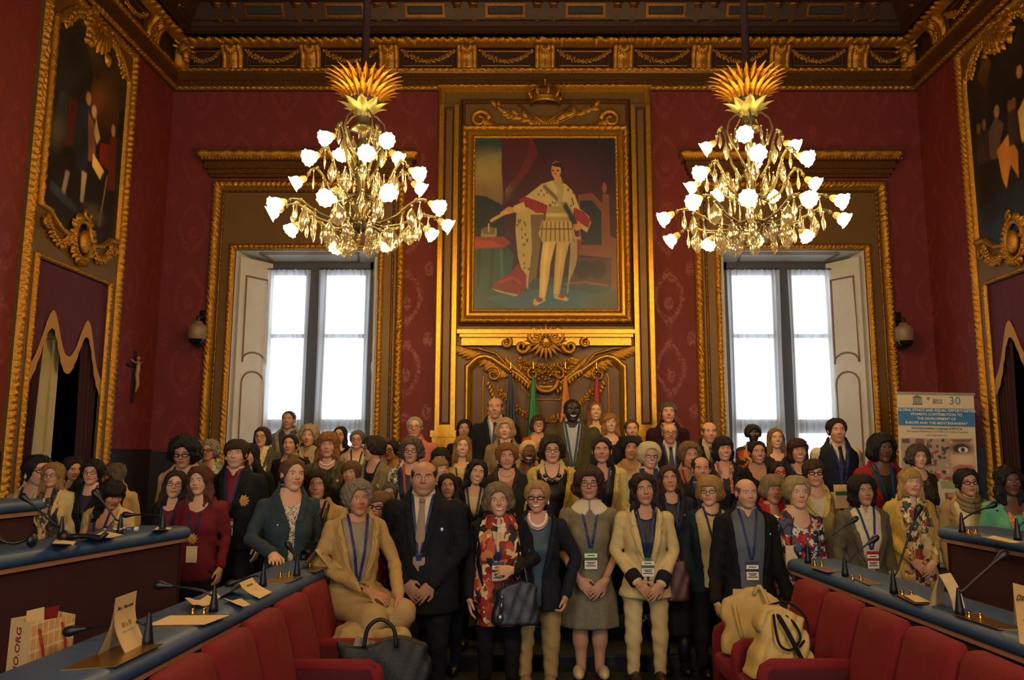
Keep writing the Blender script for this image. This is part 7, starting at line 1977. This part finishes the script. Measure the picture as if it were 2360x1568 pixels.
person(823, 1106, 1187, 5.42, skin=(0.44, 0.21, 0.11), hair=('curly', '#8f8470', dict(ln=-.22, vol=.13)), yaw=6, tilt=-2, body=24, age=1, neckl=.75, out=J('#b3955a', '#8a7c64', vz=.40, vw=.09, gap=.03, neck=.05, hip=.62),
       pose=(((-.235, .05, .98), (.03, -.33, .84), (.8, -.5, -.3), (-.2, .6, -.8), 'relax'), ((.27, .02, .97), (.20, -.38, .80), (.25, -.6, -.75), (-.6, .5, -.5), 'relax')), hands=True, ext=(('lanyard', None, '#1c6a3a', .40),), lv=0,
       lower=('custom', '#ac9160', lambda P, k, zs, hs, lm: sit_legs(P, k, zs, lm)), label='person in beige trouser suit perched on the end seat with hands on the lap')
person(874, 1131, 1200, 6.3, skin='b', hair=('bob', '#7a5834', dict(fr=.17, side=.5, ln=-.34)), yaw=-14, tilt=6, out=J('#a9605a', '#c2ac80', gap=.05, vz=.45), ext=(GB_, LAN, ('brooch', '#a8182c', .09, .30, .035)), label='person in pink jacket with dark glasses leaning out beside the navy suit')
person(900, 1113, 1160, 6.5, skin='b', hair=('short', '#55544e'), out=T('#2a2830'), ext=(GW,), label='person with glasses visible only above the pink jacket')

# ---------------- centre
person(978, 1063, 1142, 6.0, 'm', (0.44, 0.24, 0.14), ('bald', '#241c18'), yaw=4, out=SUIT('#10161f', '#cfc2a4', vz=.34, hip=.70), build=1.28, sh=1.06, wide=1.08, jaw=1.08, neckl=.72, pose='clasp', hands=True, ext=(('tie', '#8f7c68'), LAN, ('brooch', '#d8ccb8', .135, .17, .012)), lower=('trousers', '#12151f', 1.1), label='broad person in navy suit and beige tie with hands clasped, front row')
person(1032, 1091, 1148, 6.5, skin='b', hair=('long', '#15100e'), yaw=6, out=T(BLACK_), label='person in black with the head just behind the navy suit shoulder')
person(1094, 1059, 1117, 6.8, skin='a', hair=('longwavy', '#100c0c', dict(ln=-.75)), tilt=10, yaw=10, smile=2, out=J('#10131c', '#c9b88c', vz=.32, gap=.01), ext=(LAN, ('earrings', '#c9b8a0', .010)), label='person in black blazer and cream top with head tilted')
person(1151, 1112, 1189, 6.05, skin=(0.58, 0.33, 0.20), hair=('bigcurl', '#84745a', dict(ln=-.36, vol=.14, curl=.045)), yaw=4, tilt=-3, age=1, smile=2, neckl=.75, out=J('#101117', PATR, gap=.10, vz=.50, vw=.05, neck=.06), pose=('down', ((.27, .0, .93), (.10, -.27, .88), (-.9, -.3, .05), (.1, .8, -.4), 'grip')), hands=True,
       ext=(('lanyard', None, '#22485a', .27), ('necklace', '#e0d2b4', .008, .07), ('scarf', PATR, .80, .075, .105)), lower=('trousers', '#0c0c10'), label='person in black jacket with a long red patterned scarf, front row')
person(1239, 1108, 1181, 6.15, skin=(0.54, 0.28, 0.18), hair=('pixie', '#b0925e', dict(vol=.09)), yaw=-8, smile=2, out=J('#131a28', '#31485a', vz=.40, gap=.03, neck=.12, hip=.66), pose=('down', ((.29, .03, .92), (.20, -.13, .66), (-.1, -.25, -1), (-1, .2, 0), 'grip')), hands=True, build=1.1,
       ext=(GBR, ('necklace', '#e6dcc4', .012, .085), ('earrings', '#d8ccb8', .012), ('shoes', '#a8826a')), lower=('trousers', '#a58a58', 1.05), label='person in navy jacket, beaded necklace and tan trousers, front row')
person(1357, 1073, 1151, 6.4, skin=(0.48, 0.26, 0.16), hair=('bob', '#3a241a', dict(vol=.14, curl=.03, fr=.25)), yaw=-3, out=T(TWEED, neck=.03, nw=.07, sleeve=.46, hip=.62, name='dress_bodice'), pose='clasp', hands=True, neckl=1.15,
       ext=(('glasses', '#8a6a58', 1.1), ('collar', '#d2c8ac'), ('cuffs', '#d2c8ac', 'short'), ('lanyard', None, '#1c6a3a', .275), ('earrings', '#e6dcc4', .012), ('shoes', '#c9b284')), lower=('skirt', TWEED, .37, True, .8), label='person in grey checked dress with white round collar, front row')
person(1484, 1090, 1163, 6.22, skin='b', hair=('longwavy', '#2a1a14', dict(ln=-.80, side=.4)), yaw=4, tilt=-4, out=J('#d2bd84', '#141a28', vz=.36, vw=.075, gap=.012, hip=.62), pose='clasp', hands=True,
       ext=(('lanyard', None, '#1c6a3a', .31), ('cuffs', '#10131a', 'long'), ('buttons', '#a88a4a', 2, .38), ('shoes', '#3a2a20')), lower=('trousers', '#cfba84', .92), label='person in white jacket with black cuffs and white trousers, front row')
person(1544, 1072, 1133, 6.5, skin='b', hair=('shoulder', '#4a2a1c', dict(curl=.045)), yaw=-6, tilt=-4, out=J('#241f30', '#15151c', vz=.30, hip=.58), pose=('down', 'down'), hands=True, ext=(LAN, ('necklace', '#b8a890', .003, .09), ('brooch', '#c9c0b0', .10, .14, .008), ('shoes', '#1a1414')), lower=('skirt', '#0f0e14', .30), label='person in dark purple blouse behind the white trouser suit')
person(1636, 1095, 1165, 6.4, skin='c', hair=('bob', '#b08c4e', dict(vol=.12, ln=-.36, fr=.20)), yaw=-22, out=J('#16282e', '#c9b478', gap=.09, vz=.46, vw=.05, neck=.10, hip=.62), hands=False, ext=(GW, ('lanyard', None, '#1c6a3a', .27), ('necklace', '#2a3a4a', .008, .06)), lower=('trousers', '#0d0e14'), label='person in dark teal jacket over a cream pleated top with a green badge')
person(1717, 1103, 1171, 5.95, 'm', (0.56, 0.32, 0.20), ('bald', '#6a5844', dict(vol=.006)), yaw=6, smile=0, out=J('#0f1016', '#545c64', shirt=True, gap=.085, vz=.44, vw=.045, hip=.66), hands=True, pose=(((-.235, .02, .86), (-.27, -.15, .66), (.15, -.3, -1), (1, .2, 0), 'grip'), ((.235, .02, .86), (.25, -.15, .66), (-.1, -.3, -1), (-1, .2, 0), 'grip')), ext=(('lanyard', None, '#232c44', .32), ('brooch', '#d8d2c4', .15, .13, .008)), lower=('trousers', '#22303c'), label='person in black velvet jacket over a grey shirt standing behind the cream tote')
person(1272, 1004, 1068, 7.1, skin='c', hair=('curly', '#2a1c16', dict(vol=.15, curl=.05)), yaw=2, build=1.18, wide=1.08, out=J('#c9b45c', '#101218', gap=.085, vz=.36, vw=.06, neck=.17, nw=.11, hip=.62), smile=1, ext=(('glasses', '#7a4a34', 1.0), ('necklace', '#1a2024', .006, .12, [(-.062, .05, .022), (.062, .05, .022), (0, .10, .034), (-.03, .09, .022), (.035, .10, .022)])), label='person in yellow-cream jacket with a large dark stone necklace')
person(1387, 1008, 1067, 7.1, skin='b', hair=('tied', '#1c1210', dict(ln=-.9, lock=.2, vol=.05)), yaw=-6, build=1.15, wide=1.08, out=J('#c9b873', '#14161c', gap=.05, vz=.40, vw=.07, neck=.16), ext=(('lanyard', '#22386a'), ('earrings', '#e0d6c0', .010)), label='person in pale yellow blazer with a wide lapel behind the grey dress')
person(1168, 1021, 1082, 7.1, skin=(0.56, 0.29, 0.18), hair=('short', '#8a5a30', dict(vol=.12, curl=.045)), yaw=4, out=J('#2a2c28', '#a8705a', vz=.24), age=.5, ext=(('earrings', '#d8c8a8', .012), ('necklace', '#b8a890', .004, .05)), label='person in charcoal jacket with a fine necklace above the red scarf')
person(1216, 1014, 1070, 7.5, skin='e', hair=('wrap', '#c2ac7c'), smile=2, yaw=6, tilt=4, out=J('#bda878', '#2a2420', gap=.04), ext=(('earrings', '#c9b088', .018),), label='person wearing a cream headscarf and cream jacket')
person(1065, 1004, 1054, 7.8, skin='c', hair=('long', '#97703f', dict(side=.4)), yaw=6, tilt=3, out=T('#c2a874', neck=.10), ext=(('lanyard', '#22386a'), ('earrings', '#c98a78', .016)), smile=2, label='person in cream top with blue lanyard and long drop earrings')
person(1142, 916, 966, 8.9, 'm', (0.50, 0.26, 0.15), ('reced', '#5e564c', dict(bald=1)), yaw=-3, out=SUIT('#12151e', '#d2ccbc'), build=1.12, ext=(('tie', '#2c3c54'), ('lanyard', '#6a86a8')), smile=0, label='tall person in black suit and striped blue tie beside the blue flag')
person(1071, 966, 1012, 9.35, skin='b', hair=('bob', '#1c1210', dict(ln=-.62)), out=T(BLACK_), label='person in black beside the gilded pilaster')
person(1165, 962, 1013, 8.4, skin='c', hair=('bob', '#bda26a', dict(vol=.11, fr=.22)), yaw=-4, out=J('#8a7650', '#1a1a1e', vz=.22), ext=(('lanyard', '#121a2c'),), label='person in tan jacket in front of the black suit with striped tie', age=.4)
person(1240, 956, 999, 9.1, skin='a', hair=('bob', '#4a2a1c', dict(fr=.20)), yaw=5, out=T('#c8552a', neck=.12, nw=.09), ext=(GW, ('lanyard', '#141a24')), smile=2, label='person in bright orange top in front of the green flag')
person(1318, 920, 974, 8.5, 'm', 'd', ('crop', '#0a0808'), yaw=5, smile=2, out=J('#464528', '#9aa4ac', shirt=True, vz=.42, vw=.085), build=1.12, sh=1.12, ext=(('lanyard', '#1c3a5c'),), label='tall person in olive suit and pale blue shirt, highest in the centre')
person(1373, 925, 970, 9.15, skin='c', hair=('long', '#8a5c34', dict(side=.3)), yaw=-3, out=T('#6a6458', neck=.17, nw=.09), smile=2, label='person with long hair directly under the red and black flag')
person(1406, 952, 998, 8.7, skin='c', hair=('shoulder', '#a8743a', dict(curl=.05, fr=.2)), yaw=2, smile=2, out=T('#101218', neck=.15, nw=.09), ext=(('necklace', '#b8b0a0', .004, .10),), label='person in black top with fine chain beside the olive suit')
person(1455, 967, 1014, 8.8, 'm', 'a', ('short_m', '#5a4a3c', dict(vol=.03)), out=J('#3a342c', '#8a8068', shirt=True), smile=0, label='person in brown jacket hidden up to the chin behind the beige top')
person(1539, 925, 976, 9.0, 'f', 'a', ('pixie', '#5e5444', dict(vol=.06, fr=.22)), yaw=-4, out=J('#300c18', '#6a1620', vz=.20), build=1.15, ext=(LAN,), smile=1, label='person in maroon cardigan standing high before the red wall')
person(1542, 976, 1023, 8.05, 'm', (0.58, 0.29, 0.18), ('bald', '#8a8074'), out=SUIT('#151a26', '#d2cbb8', vz=.30), ext=(GW, ('tie', '#22385c'), ('moustache', '#6a5e50'), ('lanyard', '#2c4470')), smile=0, build=1.1, label='person in dark suit, blue tie and moustache below the maroon cardigan')
person(1633, 973, 1022, 8.0, 'm', 'a', ('reced', '#5a4e42', dict(bald=1)), yaw=3, out=SUIT('#12161f', '#bfb79e', vz=.26), ext=(('tie', '#5a5a44'),), label='person in dark suit and olive tie at the edge of the second window')
person(1451, 1005, 1060, 7.7, skin='b', hair=('short', '#0e0c10', dict(vol=.14)), tilt=4, out=T('#b0946a', neck=.13), ext=(('lanyard', '#22386a'), ('necklace', '#c9b088', .004, .08)), label='person in beige top between the yellow blazer and the white curls')
person(1493, 1019, 1080, 7.1, skin='c', hair=('bigcurl', '#dccfa2', dict(ln=-.26, vol=.15, curl=.03)), yaw=10, tilt=3, age=1, smile=2, out=J('#bfae84', '#23355e', gap=.03), ext=(GW, ('scarf', '#22345c', .3, .03, .06), ('earrings', '#e6dcc4', .012)), label='person in cream jacket with a blue scarf and wire glasses')
person(1588, 1018, 1081, 7.1, skin='b', hair=('pixie', '#7e603c', dict(vol=.11, curl=.05, ears=0)), yaw=6, smile=2, out=J('#c08a5c', '#141c30', gap=.05, vz=.36, neck=.16), ext=(('lanyard', '#1a2a50'), ('necklace', '#a83424', .012, .13)), label='person in peach jacket with a red bead necklace')
person(1665, 1006, 1063, 7.4, skin='a', hair=('fringe', '#1c1012', dict(ln=-.56)), yaw=4, smile=2, out=J('#1c1e24', '#1a1a1e', gap=.03, neck=.16), ext=(('lanyard', '#22345c'), ('scarf', print_mat('orange_ethnic_print', ['#b0543a', '#c9a88a', '#8a2a20', '#3a4a5a'], 50), .30, .014, .045)), label='person in dark jacket with an orange patterned band at the neck')
person(1615, 1053, 1112, 6.9, 'm', 'b', ('reced', '#241a14', dict(bald=.5)), yaw=-4, smile=0, out=J(NAVY_, '#22344c', shirt=True), pose=('down', 'down'), label='person in navy jacket half hidden behind the teal jacket')

# ---------------- banner side
person(1734, 978, 1021, 9.0, skin='d', hair=('afro', '#2a2622'), out=T(AFRP, neck=.12), ext=(('glasses', '#b8a890', .9),), smile=0, label='person in bright red and orange printed dress before the second window')
person(1786, 986, 1034, 8.5, skin='c', hair=('long', '#82613a', dict(side=.3)), yaw=-2, smile=2, out=T('#1c2430', neck=.14), ext=(LAN,), label='person in dark top and lanyard in front of the second window post')
person(1926, 964, 1021, 7.5, 'm', 'a', ('short_m', '#1c1614', dict(vol=.06)), yaw=-4, out=dict(kind='jacket', col='#141a2a', inner='#cfc09a', shirt=True, vz=.19, vw=.07, sleeve=.0, hip=.62), ext=(('tie', '#151a28'), ('lanyard', '#22386a', '#1c6a3a', .36), ('fn', lambda P, d: sleeves(P, d, '#cdbd94'))), label='tall person in navy vest over a cream shirt before the second window')
person(1743, 1016, 1070, 7.5, skin='b', hair=('tied', '#120d0c'), yaw=2, smile=2, out=T('#101218', neck=.16, nw=.08), label='person in black scoop-neck top below the printed dress')
person(1837, 1010, 1067, 7.4, skin='b', hair=('fringe', '#3a1d18', dict(ln=-.62)), yaw=-4, smile=2, out=J('#181a24', '#1a2034', vz=.28), ext=(('necklace', '#d8c8a4', .007, .09), LAN, ('earrings', '#e0d6c0', .010)), label='person in dark jacket with a cream bead necklace beside the navy vest')
person(1790, 1063, 1112, 6.9, skin='b', hair=('short', '#2c1a16'), yaw=8, out=J('#1c1c24', '#2a2a30'), ext=(('glasses', '#a82018', 1.5),), smile=0, label='person in black with bright red glasses behind the red shawl')
person(1874, 1058, 1121, 6.8, skin='a', hair=('short', '#3a2a20', dict(fr=.17, side=.5)), yaw=-8, out=J('#bfae74', '#c9bfa0', vz=.22), ext=(GB_, ('necklace', '#c9a860', .004, .07)), label='person in pale khaki jacket with dark glasses behind the floral blouse')
person(1776, 1093, 1161, 6.45, skin='b', hair=('fringe', '#8a7c5c', dict(ln=-.32, fr=.15, vol=.09)), tilt=5, yaw=4, age=1, out=J('#a8201c', REDF, gap=.07, vz=.4), ext=(('scarf', '#b02420', .36, .05, .10),), label='person in pink floral top with a bright red shawl')
person(1833, 1096, 1171, 6.15, skin=(0.60, 0.37, 0.22), hair=('short', '#a89868', dict(vol=.09, curl=.02)), yaw=-10, age=1, smile=0, body=14, out=T(FLOR, neck=.14, nw=.08, hip=.66), build=1.12, hands=False, ext=(('fn', lambda P, d: hanging_badge(P, d)),), lower=('skirt', FLOR, .45), label='person in blue, white and red floral blouse with a blank badge')
person(2027, 999, 1066, 7.1, skin='e', hair=('bob', '#0d0c10', dict(vol=.16, ln=-.5, side=.5)), yaw=6, tilt=4, out=J('#8a1424', '#1c2420', gap=.04, vz=.3), ext=(('lanyard', '#22386a', '#1c6a3a', .40),), build=1.1, label='person in bright red shawl jacket between the vest and the banner')
person(1986, 1094, 1164, 6.3, skin=(0.42, 0.23, 0.13), hair=('bob', '#150f10', dict(vol=.14, ln=-.66, curl=.03)), yaw=2, tilt=-3, out=J(GREYV, '#d2c4a0', shirt=True, vz=.44, vw=.10, gap=.03, hip=.74), hands=True, ext=(('lanyard', '#22386a', '#a0182c', .29), ('cuffs', '#d2c4a0', 'long')), lower=('trousers', '#0f1016'), label='person in grey blazer and white shirt with a red badge behind the desk')
person(2113, 1025, 1080, 7.5, skin='c', hair=('curly', '#4e443c', dict(vol=.15)), yaw=-14, smile=0, body=10, out=T(DARKP, neck=.12, nw=.07, sleeve=.5), hands=False, label='person in dark figured dress directly in front of the banner')
person(2093, 1080, 1142, 6.5, skin='c', hair=('shoulder', '#b8965a', dict(fr=.18)), yaw=-2, tilt=3, out=J('#bf9f4e', FLORS, gap=.08, vz=.46, vw=.05, hip=.95), pose='clasp', hands=True, ext=(('scarf', FLORS, .72, .055, .075), ('earrings', '#d8ccb8', .010)), lower=('trousers', '#23303c'), label='person in long yellow coat and floral scarf with hands clasped')
person(2226, 1079, 1143, 6.5, skin='b', hair=('short', '#1c1412', dict(vol=.07, side=.4)), yaw=-4, tilt=-3, smile=0, out=J('#a88a56', '#c9b888', gap=.07, vz=.4), ext=(GBR, ('cowl', '#7a6a4a')), label='person in tan jacket with wrapped scarf and glasses below the banner')
person(2321, 1074, 1142, 6.2, skin='e', hair=('longwavy', '#0f0c0e', dict(vol=.12, curl=.065)), yaw=-4, out=T(GREENP, neck=.16, nw=.10), ext=(('lanyard', '#1a2a50'), ('scarf', print_mat('orange_bead_print', ['#c8502a', '#d8a07a', '#a83a20', '#7a9a6a'], 70), .26, .026, .055)), label='person in mint green top with an orange beaded collar')
for h_ in HEIGHTS:
    if h_[2] < 1.45 or h_[2] > 1.86 or h_[3] > .275 or h_[3] < .19: print('HEIGHT', h_)
# ================================================================ BAGS AND SMALL THINGS
CANV = mat('cream_canvas', '#c2a862', rough=.85, bump=.2, scale=200, var=.12)
def bag_body(w_, d_, h, taper, fold, seed, slump=0.0):
    def fn(p):
        t = np.clip(p[2] / h, 0, 1)
        hw = w_ / 2 * (1 - taper * t) * (1 + .05 * np.sin(p[2] * 14 + seed)); hd = d_ / 2 * (1 - .45 * t)
        xs = p[0] - slump * t * t
        q = np.maximum(np.abs(xs) / hw, np.abs(p[1]) / hd)
        qe = ((np.abs(xs) / hw) ** 4 + (np.abs(p[1]) / hd) ** 4) ** .25
        d = (qe - 1) * np.minimum(hw, hd) + fold * (np.sin(xs * 38 + p[2] * 16 + seed) * np.sin(p[2] * 20 + seed * 2) + .6 * np.sin(xs * 80 - p[2] * 30))
        d = smax(d, p[2] - h * (1 + .10 * np.sin(xs * 16 + seed)), .01)
        return smax(d, .0 - p[2], .02)
    return skin_of(fn, (-w_ * .75, -d_ * .9, -.03), (w_ * .75 + abs(slump), d_ * .9, h * 1.16), .011)
def soft_bag(name, label, loc, rz, w_, d_, h, m_, taper=.05, fold=.006, seed=1.0, handle=None, hm=None, slump=0.0, cat='bag'):
    B = empty(name, loc, rz)
    V, F = bag_body(w_, d_, h, taper, fold, seed, slump); link('bag_body', mesh_np('bag_body', V, F), m_, B)
    for pts, r in handle or []:
        sm = [Vector(p) for p in pts]
        q = []
        for i in range(len(sm) - 1):
            for t in (0, .25, .5, .75): q.append(sm[i].lerp(sm[i + 1], t))
        q.append(sm[-1])
        for _ in range(3): q = [q[0]] + [(q[i - 1] + q[i] * 2 + q[i + 1]) / 4 for i in range(1, len(q) - 1)] + [q[-1]]
        mb = MB(); mb.tube(q, r, 8); mb.build('handle', hm or m_, B)
    tag(B, label, cat); return B
b = soft_bag('tote_bag', 'upright cream canvas tote held on the end red seat', (1.34, 5.05, .487), -.12, .34, .15, .36, CANV, -.02, .005, 1.2, [([(-.10, -.05, .30), (-.09, -.08, .22), (-.06, -.075, .10)], .012), ([(.02, -.05, .36), (.05, -.08, .44), (.10, -.08, .30), (.12, -.07, .20)], .012)])
q = MB(); q.obox((-.10, -.01, .22), (.20, .0, 0), (0, .01, 0), (.0, 0, .165)); q.build('papers', mat('pale_card', '#a8937c', rough=.7), b, smooth=False)
BLKC = cloth('#0c0d12')
soft_bag('tote_bag', 'slumped cream canvas bag with black cord handles on a red seat', (1.37, 4.60, .487), .10, .36, .22, .34, CANV, .32, .010, 2.6, [([(-.04, -.05, .33), (-.06, -.11, .28), (-.05, -.13, .18), (.02, -.13, .15), (.09, -.12, .22), (.06, -.08, .30), (.0, -.04, .35)], .007), ([(-.02, -.04, .34), (.0, -.12, .27), (.05, -.13, .16), (.09, -.12, .09)], .013), ([(-.06, .02, .36), (.06, .0, .40), (.16, -.02, .32), (.17, -.03, .22), (.08, -.10, .17)], .007)], BLKC, .04)
BLKL = mat('black_leather', '#08090c', rough=.6, bump=.2, scale=90)
b = soft_bag('tote_bag', 'large black tote with loop handles on the red seat', (-.80, 4.50, .47), .10, .46, .17, .22, BLKL, -.06, .003, .4, [([(-.10, -.08, .20), (-.09, -.08, .31), (-.02, -.08, .36), (.06, -.08, .31), (.07, -.08, .20)], .011)])
q = MB(); q.obox((-.17, -.02, .18), (.16, .03, -.06), (0, .02, 0), (.02, 0, .07)); q.build('magazine', mat('glossy_paper', '#8a7c68', rough=.3), b, smooth=False)
# cream garment dropped on the seat beside the perched person
B = empty('folded_coat', (-.98, 5.02, .485))
V, F = skin_of(lambda p: smin(smin(ell(p, (-.06, .02, .07), (.17, .15, .09)), ell(p, (-.12, .04, .13), (.09, .10, .06)), .04), smin(cap(p, (.06, -.05, .12), (.22, -.20, .16), .05, .04), smin(cap(p, (.22, -.20, .16), (.28, -.22, .04), .045, .035), ell(p, (.29, -.23, -.06), (.05, .04, .10)), .03), .04), .05) + .007 * np.sin(p[0] * 45 + p[2] * 30) * np.sin(p[1] * 40 + p[2] * 22), (-.32, -.34, -.2), (.40, .24, .26), .012)
link('cloth', mesh_np('cloth', V, F), cloth('#b09a68'), B); tag(B, 'cream coat bundled on the seat with a sleeve knotted over the arm', 'coat')
NAVL = mat('navy_leather', '#131b26', rough=.45, bump=.15, scale=80)
p = at(1188, 1440, 5.80)
b = soft_bag('handbag', 'dark blue handbag hanging from the arm beside the red scarf', (p.x, 5.80, p.z), .1, .33, .15, .27, NAVL, .12, .004, 1.0, [([(-.09, -.02, .24), (-.08, .02, .36), (.0, .05, .46), (.07, .06, .40), (.09, .02, .24)], .010)])
q = MB(); q.tube([(-.10, -.075, .19), (-.105, -.085, .14), (-.11, -.085, .09)], .008, 7); q.ball((-.112, -.085, .06), .022, 9, 6, (1, .5, 1.3)); q.ball((-.10, -.08, .20), .014, 8, 6); q.build('metal_charm', mat('silver_charm', '#8a8a90', rough=.25, metal=.9), b)
p = at(1553, 1386, 6.22)
soft_bag('handbag', 'brown leather handbag held between the white trousers and the teal jacket', (p.x, 6.22, p.z), 0, .22, .11, .27, mat('brown_leather', '#4a2018', rough=.5, bump=.15, scale=80), .06, .004, .5, [([(-.06, 0, .26), (-.04, .03, .36), (.03, .04, .36), (.06, 0, .26)], .008)])
p = at(718, 1272, 5.88)
C = empty('photo_camera', (p.x, 5.88, p.z), -.3)
q = MB(); q.box((-.065, -.03, -.045), (.065, .03, .045)); q.box((-.03, -.03, .045), (.03, .025, .068)); q.build('camera_body', BLK, C, smooth=False)
q = MB(); q.lathe([(.0, .0), (.036, .0), (.038, .05), (.034, .06), (.028, .055), (.0, .045)], 16, (0, -.03, -.003), (0, -1, -.2)); q.build('lens', BLK, C)
q = MB(); q.tube([(-.065, 0, .03), (-.05, .03, .16), (.0, .10, .30)], .008, 6); q.tube([(.065, 0, .03), (.06, .04, .16), (.05, .10, .30)], .008, 6); q.build('strap', BLK, C)
tag(C, 'black camera hanging on a strap in front of the camel blazer', 'camera')
p = at(1948, 1172, 6.62)
C = empty('programme_leaflet', (p.x, 6.62, p.z), .1); q = MB(); q.obox((-.08, 0, 0), (.16, 0, 0), (0, .004, 0), (0, .02, .19)); q.build('sheet', PAPER, C, smooth=False); q = MB(); q.obox((-.075, -.002, .105), (.15, 0, 0), (0, .001, 0), (0, .004, .03)); q.build('printed_band', mat('badge_1c6a3a'), C, smooth=False)
tag(C, 'cream programme leaflet with a green band held below the navy vest', 'leaflet')
